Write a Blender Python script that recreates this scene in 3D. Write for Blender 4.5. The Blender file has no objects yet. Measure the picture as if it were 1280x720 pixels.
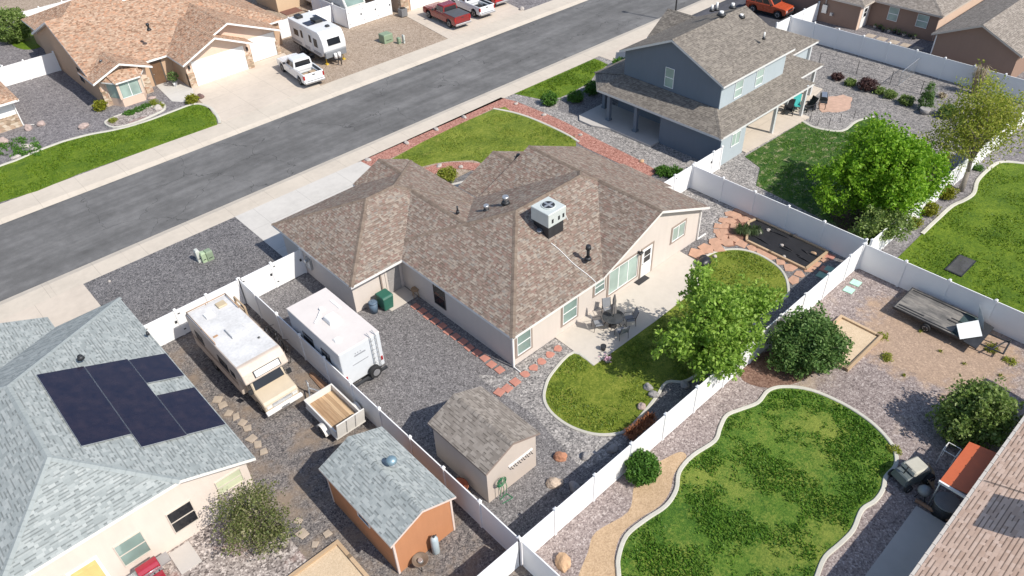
import bpy, bmesh, math, random
from mathutils import Vector, Matrix, noise as mnoise
random.seed(11)
S = bpy.context.scene
COL = S.collection
R = math.radians
# ------------------------------------------------------------------ camera (a drone hovering 29 m above the yards)
# world axes: +X runs along the street, +Y from the back yards towards the street
F_PX, PITCH, ROLL, YAW, CAM_H = 953.57, R(39.466), R(2.368), R(48.387), 29.0
def cam_axes():
    cp, sp = math.cos(PITCH), math.sin(PITCH)
    r = Vector((1, 0, 0)); fw = Vector((0, cp, -sp)); d = Vector((0, -sp, -cp))
    cr, sr = math.cos(ROLL), math.sin(ROLL)
    r, d = r * cr + d * sr, d * cr - r * sr
    a = Vector((math.sin(YAW), math.cos(YAW), 0)); b = Vector((-math.cos(YAW), math.sin(YAW), 0))
    W = lambda v: Vector((v.dot(a), v.dot(b), v.z))
    return W(r), W(d), W(fw)
CR, CD, CF = cam_axes()
def G(px, py, z=0.0):
    """photo pixel (1280x720) -> point of the level plane at height z"""
    d = CR * ((px - 640) / F_PX) + CD * ((py - 360) / F_PX) + CF
    t = (z - CAM_H) / d.z
    return Vector((d.x * t, d.y * t, z))
def GL(pts, z=0.0):
    return [G(x, y, z) for x, y in pts]
cam = bpy.data.cameras.new('camera'); co = bpy.data.objects.new('camera', cam); COL.objects.link(co)
cam.sensor_width = 36; cam.lens = 36 * F_PX / 1280; cam.clip_start = .5; cam.clip_end = 3000
m3 = Matrix((CR, -CD, -CF)).transposed()
co.matrix_world = Matrix.Translation((0, 0, CAM_H)) @ m3.to_4x4()
S.camera = co
# ------------------------------------------------------------------ light
SUN = Vector((.22, -.94, 1.0)).normalized()
w = bpy.data.worlds.new('World'); S.world = w; w.use_nodes = True
nt = w.node_tree; bg = nt.nodes['Background']; sk = nt.nodes.new('ShaderNodeTexSky')
sk.sky_type = 'NISHITA'; sk.sun_disc = False
sk.sun_elevation = math.asin(SUN.z); sk.sun_rotation = math.atan2(SUN.x, SUN.y)
nt.links.new(sk.outputs[0], bg.inputs[0]); bg.inputs[1].default_value = .125
sl = bpy.data.lights.new('sun', 'SUN'); sl.energy = 4.2; sl.angle = R(.53); sl.color = (1, .945, .855)
so = bpy.data.objects.new('sun', sl); COL.objects.link(so); so.location = (0, 0, 60)
so.rotation_euler = (-SUN).to_track_quat('-Z', 'Y').to_euler()
S.view_settings.view_transform = 'Standard'; S.view_settings.look = 'None'
S.view_settings.exposure = 0.31; S.view_settings.gamma = 1

# ------------------------------------------------------------------ tagging
def tag(o, label=None, cat=None, group=None, kind=None):
    if label: o['label'] = label
    if cat: o['category'] = cat
    if group: o['group'] = group
    if kind: o['kind'] = kind
    return o
def thing(name, label, cat, loc=(0, 0, 0), rz=0, group=None):
    o = bpy.data.objects.new(name, None); COL.objects.link(o)
    o.location = loc; o.rotation_euler = (0, 0, rz); o.empty_display_size = .3
    return tag(o, label, cat, group)
def copy_tree(o, parent=None):
    c = o.copy(); COL.objects.link(c); c.parent = parent
    for ch in [x for x in bpy.data.objects if x.parent == o]:
        copy_tree(ch, c)
    return c
ORD = ['first', 'second', 'third', 'fourth', 'fifth', 'sixth', 'seventh', 'eighth', 'ninth', 'tenth', 'eleventh', 'twelfth',
       'thirteenth', 'fourteenth', 'fifteenth', 'sixteenth', 'seventeenth', 'eighteenth', 'nineteenth', 'twentieth']

# ------------------------------------------------------------------ mesh builder
class MB:
    def __init__(s):
        s.bm = bmesh.new(); s.uv = s.bm.loops.layers.uv.new('UVMap'); s.M = Matrix()
    def v(s, p): return s.bm.verts.new(s.M @ Vector(p))
    def face(s, pts, m=0, uv=None):
        f = s.bm.faces.new([s.v(p) for p in pts]); f.material_index = m
        if uv:
            for l, c in zip(f.loops, uv): l[s.uv].uv = c
        return f
    def hexa(s, b, t, m=0):
        """b, t: four bottom and four top points, same order (counter-clockwise from above)"""
        B = [s.v(p) for p in b]; T = [s.v(p) for p in t]
        fs = [B[::-1], T] + [[B[i], B[(i + 1) % 4], T[(i + 1) % 4], T[i]] for i in range(4)]
        for f in fs: s.bm.faces.new(f).material_index = m
        return s
    def box(s, x0, x1, y0, y1, z0, z1, m=0, t=(0, 0, 0, 0)):
        """t: inset of the top at x0, x1, y0, y1"""
        return s.hexa([(x0, y0, z0), (x1, y0, z0), (x1, y1, z0), (x0, y1, z0)],
                      [(x0 + t[0], y0 + t[2], z1), (x1 - t[1], y0 + t[2], z1), (x1 - t[1], y1 - t[3], z1), (x0 + t[0], y1 - t[3], z1)], m)
    def cyl(s, p0, p1, r0, r1=None, n=12, m=0, caps=True):
        p0, p1 = Vector(p0), Vector(p1); r1 = r0 if r1 is None else r1
        q = (p1 - p0).to_track_quat('Z', 'Y')
        A = []; B = []
        for i in range(n):
            a = 2 * math.pi * i / n; d = q @ Vector((math.cos(a), math.sin(a), 0))
            A.append(s.v(p0 + d * r0)); B.append(s.v(p1 + d * r1))
        for i in range(n):
            f = s.bm.faces.new([A[i], A[(i + 1) % n], B[(i + 1) % n], B[i]]); f.material_index = m; f.smooth = n > 6
        if caps:
            s.bm.faces.new(A[::-1]).material_index = m; s.bm.faces.new(B).material_index = m
        return s
    def tube(s, pts, r, n=6, m=0):
        for a, b in zip(pts, pts[1:]): s.cyl(a, b, r, n=n, m=m)
        return s
    def prism(s, poly, z0, z1, m=0):
        """poly: 2-D outline, may be concave"""
        B = [s.v((p[0], p[1], z0)) for p in poly]; T = [s.v((p[0], p[1], z1)) for p in poly]
        n = len(poly); fs = [s.bm.faces.new(T), s.bm.faces.new(B[::-1])]
        for i in range(n): s.bm.faces.new([B[i], B[(i + 1) % n], T[(i + 1) % n], T[i]]).material_index = m
        for f in fs: f.material_index = m
        return s
    def side(s, prof, x0, x1, m=0, inset=None):
        """prof: outline in (y, z), extruded from x0 to x1"""
        A = [s.v((x0, p[0], p[1])) for p in prof]; B = [s.v((x1, p[0], p[1])) for p in prof]; n = len(prof)
        for i in range(n): s.bm.faces.new([A[i], B[i], B[(i + 1) % n], A[(i + 1) % n]]).material_index = m
        s.bm.faces.new(A[::-1]).material_index = m; s.bm.faces.new(B).material_index = m
        return s
    def loft(s, rings, m=0, smooth=True, caps=True):
        V = [[s.v(p) for p in r] for r in rings]; n = len(V[0])
        for a, b in zip(V, V[1:]):
            for i in range(n):
                f = s.bm.faces.new([a[i], a[(i + 1) % n], b[(i + 1) % n], b[i]]); f.material_index = m; f.smooth = smooth
        if caps:
            s.bm.faces.new(V[0][::-1]).material_index = m; s.bm.faces.new(V[-1]).material_index = m
        return s
    def ball(s, c, r, m=0, seg=12, rings=8, sc=(1, 1, 1)):
        M = s.M @ Matrix.Translation(c) @ Matrix.Diagonal((r * sc[0], r * sc[1], r * sc[2], 1))
        g = bmesh.ops.create_uvsphere(s.bm, u_segments=seg, v_segments=rings, radius=1, matrix=M)
        for v in g['verts']:
            for f in v.link_faces: f.material_index = m; f.smooth = True
        return s
    def build(s, name, mats, parent=None, bevel=0, smooth=False, kind=None, loc=None, seg=1):
        bm = s.bm
        bmesh.ops.recalc_face_normals(bm, faces=bm.faces)
        if bevel:
            bmesh.ops.remove_doubles(bm, verts=bm.verts, dist=1e-5)
            es = [e for e in bm.edges if len(e.link_faces) == 2 and e.calc_face_angle(0) > .5]
            bmesh.ops.bevel(bm, geom=es, offset=bevel, segments=seg, affect='EDGES', profile=.5, clamp_overlap=True)
        big = [f for f in bm.faces if len(f.verts) > 4]
        if big: bmesh.ops.triangulate(bm, faces=big)
        if smooth:
            for f in bm.faces: f.smooth = True
        if parent is not None: off = parent_world(parent)
        elif loc is not None: off = Vector(loc)
        else:
            xs = [v.co for v in bm.verts]
            lo = Vector([min(c[i] for c in xs) for i in range(3)]); hi = Vector([max(c[i] for c in xs) for i in range(3)])
            off = Vector(((lo.x + hi.x) / 2, (lo.y + hi.y) / 2, lo.z))
        bmesh.ops.translate(bm, verts=bm.verts, vec=-off)
        me = bpy.data.meshes.new(name); bm.to_mesh(me); bm.free()
        if not isinstance(mats, (list, tuple)): mats = [mats]
        for m in mats: me.materials.append(m)
        o = bpy.data.objects.new(name, me); COL.objects.link(o)
        if parent is not None: o.parent = parent
        else: o.location = off
        if kind: o['kind'] = kind
        return o
def parent_world(p):
    v = Vector((0, 0, 0))
    while p is not None:
        v += p.location; p = p.parent
    return v
def ribbon(pts, wdt, closed=False):
    """outline of a band of the given width along a polyline"""
    n = len(pts); L = []; Rr = []
    for i in range(n):
        a = pts[i - 1] if (i > 0 or closed) else pts[i]; b = pts[(i + 1) % n] if (i < n - 1 or closed) else pts[i]
        d = (Vector(b) - Vector(a)); d.z = 0; d.normalize(); nrm = Vector((-d.y, d.x, 0)) * wdt / 2
        L.append(Vector(pts[i]) + nrm); Rr.append(Vector(pts[i]) - nrm)
    return L, Rr
def smooth_line(pts, k=6, closed=False):
    """Catmull-Rom through the points"""
    P = [Vector(p) for p in pts]; n = len(P); out = []
    rng = range(n if closed else n - 1)
    for i in rng:
        p0 = P[i - 1] if (i > 0 or closed) else P[i]; p1 = P[i]; p2 = P[(i + 1) % n]
        p3 = P[(i + 2) % n] if (i + 2 < n or closed) else p2
        for j in range(k):
            t = j / k
            out.append(.5 * ((2 * p1) + (p2 - p0) * t + (2 * p0 - 5 * p1 + 4 * p2 - p3) * t * t + (3 * p1 - p0 - 3 * p2 + p3) * t ** 3))
    if not closed: out.append(P[-1])
    return out
def curb_mesh(pts, wdt, z0, z1, closed=False):
    b = MB(); L, Rr = ribbon(pts, wdt, closed); n = len(pts)
    for i in range(n if closed else n - 1):
        j = (i + 1) % n; c = .25
        l0, l1, r0, r1 = L[i], L[j], Rr[i], Rr[j]
        li0 = l0.lerp(r0, c * .6); li1 = l1.lerp(r1, c * .6); ri0 = r0.lerp(l0, c * .6); ri1 = r1.lerp(l1, c * .6)
        V = lambda p, z: (p.x, p.y, z)
        b.face([V(l0, z0), V(l1, z0), V(l1, z1 - .03), V(l0, z1 - .03)]); b.face([V(l0, z1 - .03), V(l1, z1 - .03), V(li1, z1), V(li0, z1)])
        b.face([V(li0, z1), V(li1, z1), V(ri1, z1), V(ri0, z1)]); b.face([V(ri0, z1), V(ri1, z1), V(r1, z1 - .03), V(r0, z1 - .03)])
        b.face([V(r0, z1 - .03), V(r1, z1 - .03), V(r1, z0), V(r0, z0)])
    bmesh.ops.remove_doubles(b.bm, verts=b.bm.verts, dist=1e-4)
    return b

# ------------------------------------------------------------------ materials
MATS = {}
class NT:
    def __init__(s, name):
        s.m = bpy.data.materials.new(name); s.m.use_nodes = True; s.t = s.m.node_tree
        s.b = s.t.nodes['Principled BSDF']; MATS[name] = s.m
    def n(s, typ, **kw):
        nd = s.t.nodes.new('ShaderNode' + typ)
        for k, v in kw.items():
            if hasattr(nd, k) and k not in nd.inputs: setattr(nd, k, v)
            else: s.set(nd.inputs[k], v)
        return nd
    def set(s, inp, v):
        if hasattr(v, 'is_linked') or isinstance(v, bpy.types.NodeSocket): s.t.links.new(v, inp)
        else: inp.default_value = v
    def math(s, op, a, b=None, c=None):
        nd = s.t.nodes.new('ShaderNodeMath'); nd.operation = op; s.set(nd.inputs[0], a)
        if b is not None: s.set(nd.inputs[1], b)
        if c is not None: s.set(nd.inputs[2], c)
        return nd.outputs[0]
    def ramp(s, fac, stops, interp='LINEAR'):
        nd = s.t.nodes.new('ShaderNodeValToRGB'); cr = nd.color_ramp; cr.interpolation = interp
        while len(cr.elements) < len(stops): cr.elements.new(.5)
        for e, (p, c) in zip(cr.elements, stops): e.position = p; e.color = (*c, 1) if len(c) == 3 else c
        s.set(nd.inputs[0], fac); return nd.outputs[0]
    def mix(s, fac, a, b, typ='MIX'):
        nd = s.t.nodes.new('ShaderNodeMix'); nd.data_type = 'RGBA'; nd.blend_type = typ
        s.set(nd.inputs[0], fac)
        for i, x in ((6, a), (7, b)):
            if isinstance(x, tuple): nd.inputs[i].default_value = (*x, 1) if len(x) == 3 else x
            else: s.set(nd.inputs[i], x)
        return nd.outputs[2]
    def pos(s): return s.n('NewGeometry').outputs['Position']
    def obj(s): return s.n('TexCoord').outputs['Object']
    def noise(s, vec, scale, detail=3, rough=.55, out='Fac', dist=0):
        nd = s.n('TexNoise'); nd.inputs['Scale'].default_value = scale; nd.inputs['Detail'].default_value = detail
        nd.inputs['Roughness'].default_value = rough; nd.inputs['Distortion'].default_value = dist
        s.set(nd.inputs['Vector'], vec); return nd.outputs[out]
    def mapv(s, vec, sc=(1, 1, 1), rot=(0, 0, 0), loc=(0, 0, 0)):
        nd = s.n('Mapping'); s.set(nd.inputs['Vector'], vec)
        nd.inputs['Scale'].default_value = sc; nd.inputs['Rotation'].default_value = rot; nd.inputs['Location'].default_value = loc
        return nd.outputs[0]
    def bump(s, h, strength=.3, dist=.02):
        nd = s.n('Bump'); s.set(nd.inputs['Height'], h); nd.inputs['Strength'].default_value = strength
        nd.inputs['Distance'].default_value = dist; s.set(s.b.inputs['Normal'], nd.outputs[0])
    def col(s, c): s.set(s.b.inputs['Base Color'], (*c, 1) if isinstance(c, tuple) and len(c) == 3 else c)
    def rough(s, r): s.set(s.b.inputs['Roughness'], r)

def plain(name, c, rough=.6, metal=0, var=.12, scale=3, spec=None, bump=0, coat=0):
    """painted / plastic / metal surface with slight uneven wear"""
    t = NT(name); v = t.obj()
    n = t.noise(v, scale, 4, .6); n2 = t.noise(v, scale * 9, 2)
    f = t.math('ADD', t.math('MULTIPLY', n, .7), t.math('MULTIPLY', n2, .3))
    lo = tuple(x * (1 - var) for x in c); hi = tuple(min(1, x * (1 + var)) for x in c)
    t.col(t.ramp(f, [(.3, lo), (.7, hi)]))
    t.rough(t.math('MULTIPLY_ADD', n, .2, rough - .1) if rough > .15 else rough); t.b.inputs['Metallic'].default_value = metal
    if spec is not None: t.b.inputs['Specular IOR Level'].default_value = spec
    if coat: t.b.inputs['Coat Weight'].default_value = coat; t.b.inputs['Coat Roughness'].default_value = .05
    if bump: t.bump(n2, bump, .01)
    return t.m

def gravel(name, cols, cell=12, dirt=None, dirt_amt=(.55, .7), big=.35, spread=.25, patch=None):
    """loose stones: every stone its own colour, plus dust patches"""
    t = NT(name); p = t.pos()
    wv = t.n('TexNoise'); wv.inputs['Scale'].default_value = 9; t.set(wv.inputs['Vector'], p)
    vo = t.n('TexVoronoi'); vo.inputs['Scale'].default_value = cell; t.set(vo.inputs['Vector'], p); vo.inputs['Randomness'].default_value = 1
    vo2 = t.n('TexVoronoi'); vo2.inputs['Scale'].default_value = cell * .45; t.set(vo2.inputs['Vector'], t.mapv(p, loc=(3.3, 7.1, 0)))
    sep = t.n('SeparateColor'); t.set(sep.inputs[0], vo.outputs['Color'])
    sep2 = t.n('SeparateColor'); t.set(sep2.inputs[0], vo2.outputs['Color'])
    f = t.math('ADD', t.math('MULTIPLY', sep.outputs[0], .72), t.math('MULTIPLY', sep2.outputs[1], .28))
    n = len(cols); c = t.ramp(f, [(.08 + .84 * i / (n - 1), x) for i, x in enumerate(cols)])
    lg = t.noise(p, big, 4, .6); md = t.noise(p, 1.7, 3, .6)
    fac = t.math('MULTIPLY_ADD', t.math('ADD', t.math('MULTIPLY', lg, .6), t.math('MULTIPLY', md, .4)), spread * 4, 1 - spread * 2)
    mulc = t.n('CombineColor'); [t.set(mulc.inputs[i], fac) for i in range(3)]
    c = t.mix(1.0, c, mulc.outputs[0], 'MULTIPLY')
    if dirt:
        d = t.ramp(t.math('ADD', t.math('MULTIPLY', t.noise(t.mapv(p, loc=(11, 5, 0)), big * 1.3, 5, .65), .8), t.math('MULTIPLY', md, .2)), [(dirt_amt[0], (0, 0, 0)), (dirt_amt[1], (1, 1, 1))])
        df = t.n('RGBToBW'); t.set(df.inputs[0], d)
        c = t.mix(t.math('MULTIPLY', df.outputs[0], .8), c, dirt)
    if patch:     # drift of another stone colour: centre, radius, colour
        (px_, py_), pr, pc = patch; s = t.n('SeparateXYZ'); t.set(s.inputs[0], p)
        dx = t.math('SUBTRACT', s.outputs[0], px_); dy = t.math('SUBTRACT', s.outputs[1], py_)
        dd = t.math('DIVIDE', t.math('SQRT', t.math('ADD', t.math('MULTIPLY', dx, dx), t.math('MULTIPLY', dy, dy))), pr)
        dd = t.math('ADD', dd, t.math('MULTIPLY', t.math('SUBTRACT', t.noise(p, .9, 5, .7), .5), 1.3)); bw = t.n('RGBToBW'); t.set(bw.inputs[0], t.ramp(dd, [(.75, (1, 1, 1)), (1.0, (0, 0, 0))]))
        mul = t.mix(1.0, t.mix(.5, c, (.32, .30, .29)), tuple(x * 3.1 for x in pc), 'MULTIPLY'); c = t.mix(bw.outputs[0], c, mul)
    t.col(c); t.rough(.9); t.b.inputs['Specular IOR Level'].default_value = .2
    t.bump(vo.outputs['Distance'], -.9, .035)
    return t.m

def grass(name, lo, mid, hi, dry=None, dry_amt=(.55, .75), big=.5):
    t = NT(name); p = t.pos()
    a = t.noise(p, big, 5, .62); b = t.noise(p, 3.2, 4, .7); c = t.noise(p, 26, 3, .7); e = t.noise(t.mapv(p, (60, 14, 1), (0, 0, .7)), 1, 2)
    d1 = t.noise(t.mapv(p, loc=(2, 8, 0)), 9, 4, .75)
    f = t.math('ADD', t.math('ADD', t.math('MULTIPLY', a, .26), t.math('MULTIPLY', b, .2)), t.math('ADD', t.math('MULTIPLY', c, .24), t.math('MULTIPLY', d1, .3)))
    col = t.ramp(f, [(.42, lo), (.5, mid), (.575, hi)])
    if dry:
        d = t.noise(t.mapv(p, loc=(4, 9, 0)), big * 1.6, 6, .7); d2 = t.math('ADD', t.math('MULTIPLY', d, .66), t.math('MULTIPLY', d1, .34))
        fd = t.n('RGBToBW'); t.set(fd.inputs[0], t.ramp(d2, [(dry_amt[0], (0, 0, 0)), (dry_amt[1], (1, 1, 1))]))
        col = t.mix(fd.outputs[0], col, dry)
    t.col(col); t.rough(.75); t.b.inputs['Specular IOR Level'].default_value = .25
    t.bump(t.math('ADD', t.math('MULTIPLY', c, .6), t.math('ADD', t.math('MULTIPLY', d1, .8), t.math('MULTIPLY', t.noise(p, 70, 2), .5))), 1.0, .09)
    return t.m

def shingle(name, cols, row=.143, tab=.30, weather=.25, lip=.5, dash=.5, dash_on=.5, dash_h=.30):
    """asphalt shingle courses laid in UV metres"""
    t = NT(name); uv = t.n('UVMap').outputs[0]; s = t.n('SeparateXYZ'); t.set(s.inputs[0], uv)
    y = t.math('DIVIDE', s.outputs[1], row); r = t.math('FLOOR', y); fy = t.math('FRACT', y)
    wn = t.n('TexWhiteNoise'); wn.noise_dimensions = '1D'; t.set(wn.inputs['W'], r)
    x = t.math('ADD', t.math('DIVIDE', s.outputs[0], tab), t.math('MULTIPLY', wn.outputs['Value'], 9.7))
    x = t.math('ADD', x, t.math('MULTIPLY', t.math('SINE', t.math('MULTIPLY_ADD', x, 1.7, t.math('MULTIPLY', r, 2.9))), .28))
    cx = t.math('FLOOR', x); fx = t.math('FRACT', x)
    cmb = t.n('CombineXYZ'); t.set(cmb.inputs[0], cx); t.set(cmb.inputs[1], r)
    w2 = t.n('TexWhiteNoise'); w2.noise_dimensions = '2D'; t.set(w2.inputs['Vector'], cmb.outputs[0])
    p = t.pos(); lg = t.noise(p, .55, 4, .6); fine = t.noise(p, 45, 2, .7)
    f = t.math('ADD', t.math('MULTIPLY', w2.outputs['Value'], .8), t.math('MULTIPLY', lg, .2))
    n = len(cols); c = t.ramp(f, [(.16 + .68 * i / (n - 1), q) for i, q in enumerate(cols)])
    k = t.math('MULTIPLY_ADD', t.math('ADD', t.math('MULTIPLY', t.noise(p, .25, 3), .5), t.math('MULTIPLY', fine, .5)), weather * 2, 1 - weather)
    mc = t.n('CombineColor'); [t.set(mc.inputs[i], k) for i in range(3)]
    c = t.mix(1, c, mc.outputs[0], 'MULTIPLY')
    w3 = t.n('TexWhiteNoise'); w3.noise_dimensions = '2D'; t.set(w3.inputs['Vector'], t.mapv(cmb.outputs[0], loc=(.37, .61, 0)))   # printed shadow band of the laminated tabs
    db = t.math('MULTIPLY', t.math('LESS_THAN', w3.outputs['Value'], dash_on), t.math('GREATER_THAN', fy, 1 - dash_h))
    dk = t.math('SUBTRACT', 1, t.math('MULTIPLY', db, dash)); dc = t.n('CombineColor'); [t.set(dc.inputs[i], dk) for i in range(3)]
    t.col(t.mix(1, c, dc.outputs[0], 'MULTIPLY')); t.rough(.92); t.b.inputs['Specular IOR Level'].default_value = .15
    edge = t.math('LESS_THAN', fy, .16); thick = t.math('GREATER_THAN', w2.outputs['Value'], .5)
    gap = t.math('LESS_THAN', fx, .06)
    h = t.math('SUBTRACT', t.math('ADD', t.math('MULTIPLY', thick, .45), t.math('MULTIPLY', t.math('SUBTRACT', 1, fy), .6)), t.math('ADD', t.math('MULTIPLY', edge, .2), t.math('MULTIPLY', gap, .6)))
    t.bump(t.math('ADD', h, t.math('MULTIPLY', fine, .25)), lip, .02)
    return t.m

def stucco(name, c, var=.06):
    t = NT(name); p = t.pos(); lg = t.noise(p, .6, 4, .6); fine = t.noise(p, 38, 3, .7)
    st = t.noise(t.mapv(p, (3, 3, .35)), 1.2, 4, .6)
    f = t.math('ADD', t.math('MULTIPLY', lg, .45), t.math('ADD', t.math('MULTIPLY', fine, .2), t.math('MULTIPLY', st, .35)))
    t.col(t.ramp(f, [(.3, tuple(x * (1 - var) for x in c)), (.7, tuple(min(1, x * (1 + var)) for x in c))])); t.rough(.9)
    t.b.inputs['Specular IOR Level'].default_value = .2; t.bump(fine, .35, .01)
    return t.m

def concrete(name, c, var=.14, joints=None):
    t = NT(name); p = t.pos(); lg = t.noise(p, .35, 5, .6); md = t.noise(p, 2.3, 5, .65); fine = t.noise(p, 40, 2, .7)
    f = t.math('ADD', t.math('MULTIPLY', lg, .5), t.math('ADD', t.math('MULTIPLY', md, .35), t.math('MULTIPLY', fine, .15)))
    cc = t.ramp(f, [(.33, tuple(x * (1 - var) for x in c)), (.52, c), (.68, tuple(min(1, x * (1 + var * .6)) for x in c))])
    if joints:
        s = t.n('SeparateXYZ'); t.set(s.inputs[0], p); h = None
        for ax, (step, off) in enumerate(joints):
            if not step: continue
            fr = t.math('ABSOLUTE', t.math('SUBTRACT', t.math('FRACT', t.math('DIVIDE', t.math('ADD', s.outputs[ax], off), step)), .5))
            l = t.math('GREATER_THAN', fr, .5 - .012 / step)
            h = l if h is None else t.math('MAXIMUM', h, l)
        cc = t.mix(t.math('MULTIPLY', h, .55), cc, tuple(x * .45 for x in c))
    t.col(cc); t.rough(.85); t.b.inputs['Specular IOR Level'].default_value = .25; t.bump(t.math('ADD', t.math('MULTIPLY', fine, .5), t.math('MULTIPLY', md, .5)), .2, .01)
    return t.m

def leaf(name, cols, trans=.35):
    t = NT(name); g = t.n('NewGeometry')
    c = t.ramp(g.outputs['Random Per Island'], [(i / (len(cols) - 1), x) for i, x in enumerate(cols)])
    n = t.noise(t.obj(), 1.1, 3); k = t.math('MULTIPLY_ADD', n, .7, .65)
    mc = t.n('CombineColor'); [t.set(mc.inputs[i], k) for i in range(3)]
    c = t.mix(1, c, mc.outputs[0], 'MULTIPLY'); t.col(c); t.rough(.55); t.b.inputs['Specular IOR Level'].default_value = .3
    tr = t.n('BsdfTranslucent'); t.set(tr.inputs[0], c); mx = t.n('MixShader'); mx.inputs[0].default_value = trans
    t.t.links.new(t.b.outputs[0], mx.inputs[1]); t.t.links.new(tr.outputs[0], mx.inputs[2])
    t.t.links.new(mx.outputs[0], t.t.nodes['Material Output'].inputs[0]); return t.m

def glass(name, c, rough=.06):
    t = NT(name); t.col(c); t.rough(rough); t.b.inputs['Specular IOR Level'].default_value = .45
    n = t.noise(t.pos(), .8, 2); t.col(t.ramp(n, [(.3, tuple(x * .8 for x in c)), (.7, tuple(min(1, x * 1.2) for x in c))]))
    return t.m

def wood(name, lo, hi, axis=0, plank=.14):
    t = NT(name); v = t.obj(); sc = [14, 14, 14]; sc[axis] = 1.2
    n = t.noise(t.mapv(v, tuple(sc)), 1, 5, .6); s = t.n('SeparateXYZ'); t.set(s.inputs[0], v)
    o = s.outputs[1 - axis] if axis < 2 else s.outputs[0]
    q = t.math('DIVIDE', o, plank); wn = t.n('TexWhiteNoise'); wn.noise_dimensions = '1D'; t.set(wn.inputs['W'], t.math('FLOOR', q))
    f = t.math('ADD', t.math('MULTIPLY', n, .6), t.math('MULTIPLY', wn.outputs['Value'], .4))
    c = t.ramp(f, [(.25, lo), (.75, hi)]); gap = t.math('LESS_THAN', t.math('FRACT', q), .07)
    t.col(t.mix(t.math('MULTIPLY', gap, .7), c, tuple(x * .25 for x in lo))); t.rough(.8); t.bump(n, .2, .01)
    return t.m
# ------------------------------------------------------------------ material set
def asphalt(name, c=(.062, .063, .068)):
    t = NT(name); p = t.pos()
    st = t.noise(t.mapv(p, (.09, 1.1, 1)), 1, 5, .6); lg = t.noise(p, .22, 5, .65); fine = t.noise(p, 30, 3, .8); md = t.noise(p, 1.4, 4, .65)
    f = t.math('ADD', t.math('ADD', t.math('MULTIPLY', st, .28), t.math('MULTIPLY', lg, .34)), t.math('ADD', t.math('MULTIPLY', fine, .2), t.math('MULTIPLY', md, .18)))
    col = t.ramp(f, [(.38, tuple(x * .66 for x in c)), (.5, c), (.62, tuple(x * 1.5 for x in c))])
    dv = t.n('VectorMath'); dv.operation = 'ADD'; t.set(dv.inputs[0], p)
    nz = t.n('TexNoise'); nz.inputs['Scale'].default_value = .9; nz.inputs['Detail'].default_value = 5; t.set(nz.inputs['Vector'], p)
    sc = t.n('VectorMath'); sc.operation = 'SCALE'; t.set(sc.inputs[0], nz.outputs['Color']); sc.inputs['Scale'].default_value = 1.6
    t.set(dv.inputs[1], sc.outputs[0])
    vo = t.n('TexVoronoi'); vo.feature = 'DISTANCE_TO_EDGE'; vo.inputs['Scale'].default_value = .17; t.set(vo.inputs['Vector'], dv.outputs[0])
    ck = t.math('LESS_THAN', vo.outputs['Distance'], .0035)
    mask = t.math('GREATER_THAN', t.noise(t.mapv(p, loc=(7, 3, 0)), .14, 3), .47)
    ck = t.math('MULTIPLY', ck, mask)
    col = t.mix(t.math('MULTIPLY', ck, .5), col, (.02, .02, .022))
    pale = t.math('MULTIPLY', t.math('GREATER_THAN', t.noise(t.mapv(p, (.35, 1.2, 1), loc=(31, 2, 0)), .8, 6, .7), .66), .4)
    col = t.mix(pale, col, (.17, .17, .175))
    t.col(col); t.rough(.88); t.b.inputs['Specular IOR Level'].default_value = .25
    t.bump(t.math('SUBTRACT', fine, ck), .35, .012); return t.m
A_ROAD = asphalt('asphalt', (.140, .138, .137))
A_PAD = asphalt('asphalt_pad', (.075, .075, .085))
CONC = concrete('sidewalk_concrete', (.545, .485, .41), joints=[(3.05, 0), (0, 0)])
CONC_DRIVE = concrete('driveway_concrete', (.55, .525, .49), joints=[(3.4, .4), (3.1, .3)])
CONC_BEIGE = concrete('driveway_concrete_beige', (.56, .49, .415), joints=[(3.2, 1.1), (3.1, .9)])
CONC_PATIO = concrete('patio_concrete', (.55, .50, .44), .1)
CONC_GREY = concrete('porch_concrete', (.48, .45, .42), .1)
CURB = concrete('curb_concrete', (.52, .50, .44), .18)
GR_DARK = gravel('gravel_dark', [(.07, .066, .067), (.13, .123, .124), (.165, .156, .157), (.21, .199, .198), (.33, .312, .308)], 21, spread=.13)
GR_FRONT = gravel('gravel_front', [(.045, .043, .046), (.10, .097, .10), (.145, .14, .145), (.19, .18, .18), (.30, .285, .28)], 21, spread=.2, big=.5)
GR_DIRTY = gravel('gravel_dirty', [(.05, .047, .05), (.11, .10, .10), (.16, .147, .142), (.21, .19, .178), (.32, .29, .27)], 20, dirt=(.26, .20, .15), dirt_amt=(.47, .62), spread=.17)
GR_RIVER = gravel('gravel_river', [(.09, .085, .085), (.19, .18, .175), (.26, .243, .233), (.335, .313, .297), (.50, .47, .44)], 14, spread=.15)
GR_PINK = gravel('gravel_pink', [(.13, .105, .10), (.215, .175, .166), (.265, .218, .205), (.32, .268, .25), (.46, .405, .38)], 17, dirt=(.42, .33, .24), dirt_amt=(.56, .72), big=.16, spread=.14, patch=((36.3, 6.8), 4.2, (.40, .325, .25)))
GR_TAN = gravel('gravel_tan', [(.20, .15, .11), (.30, .235, .175), (.38, .30, .235), (.46, .38, .31)], 14, spread=.12)
GR_SAND = gravel('decomposed_granite', [(.36, .25, .155), (.45, .32, .20), (.52, .38, .25)], 22, spread=.12)
GR_GREYTAN = gravel('gravel_grey_tan', [(.10, .095, .095), (.18, .17, .165), (.26, .245, .235), (.36, .33, .31)], 12, spread=.12)
GR_STREET = gravel('gravel_purple_grey', [(.09, .085, .09), (.16, .15, .155), (.215, .20, .205), (.30, .28, .28)], 12, spread=.12)
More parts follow.
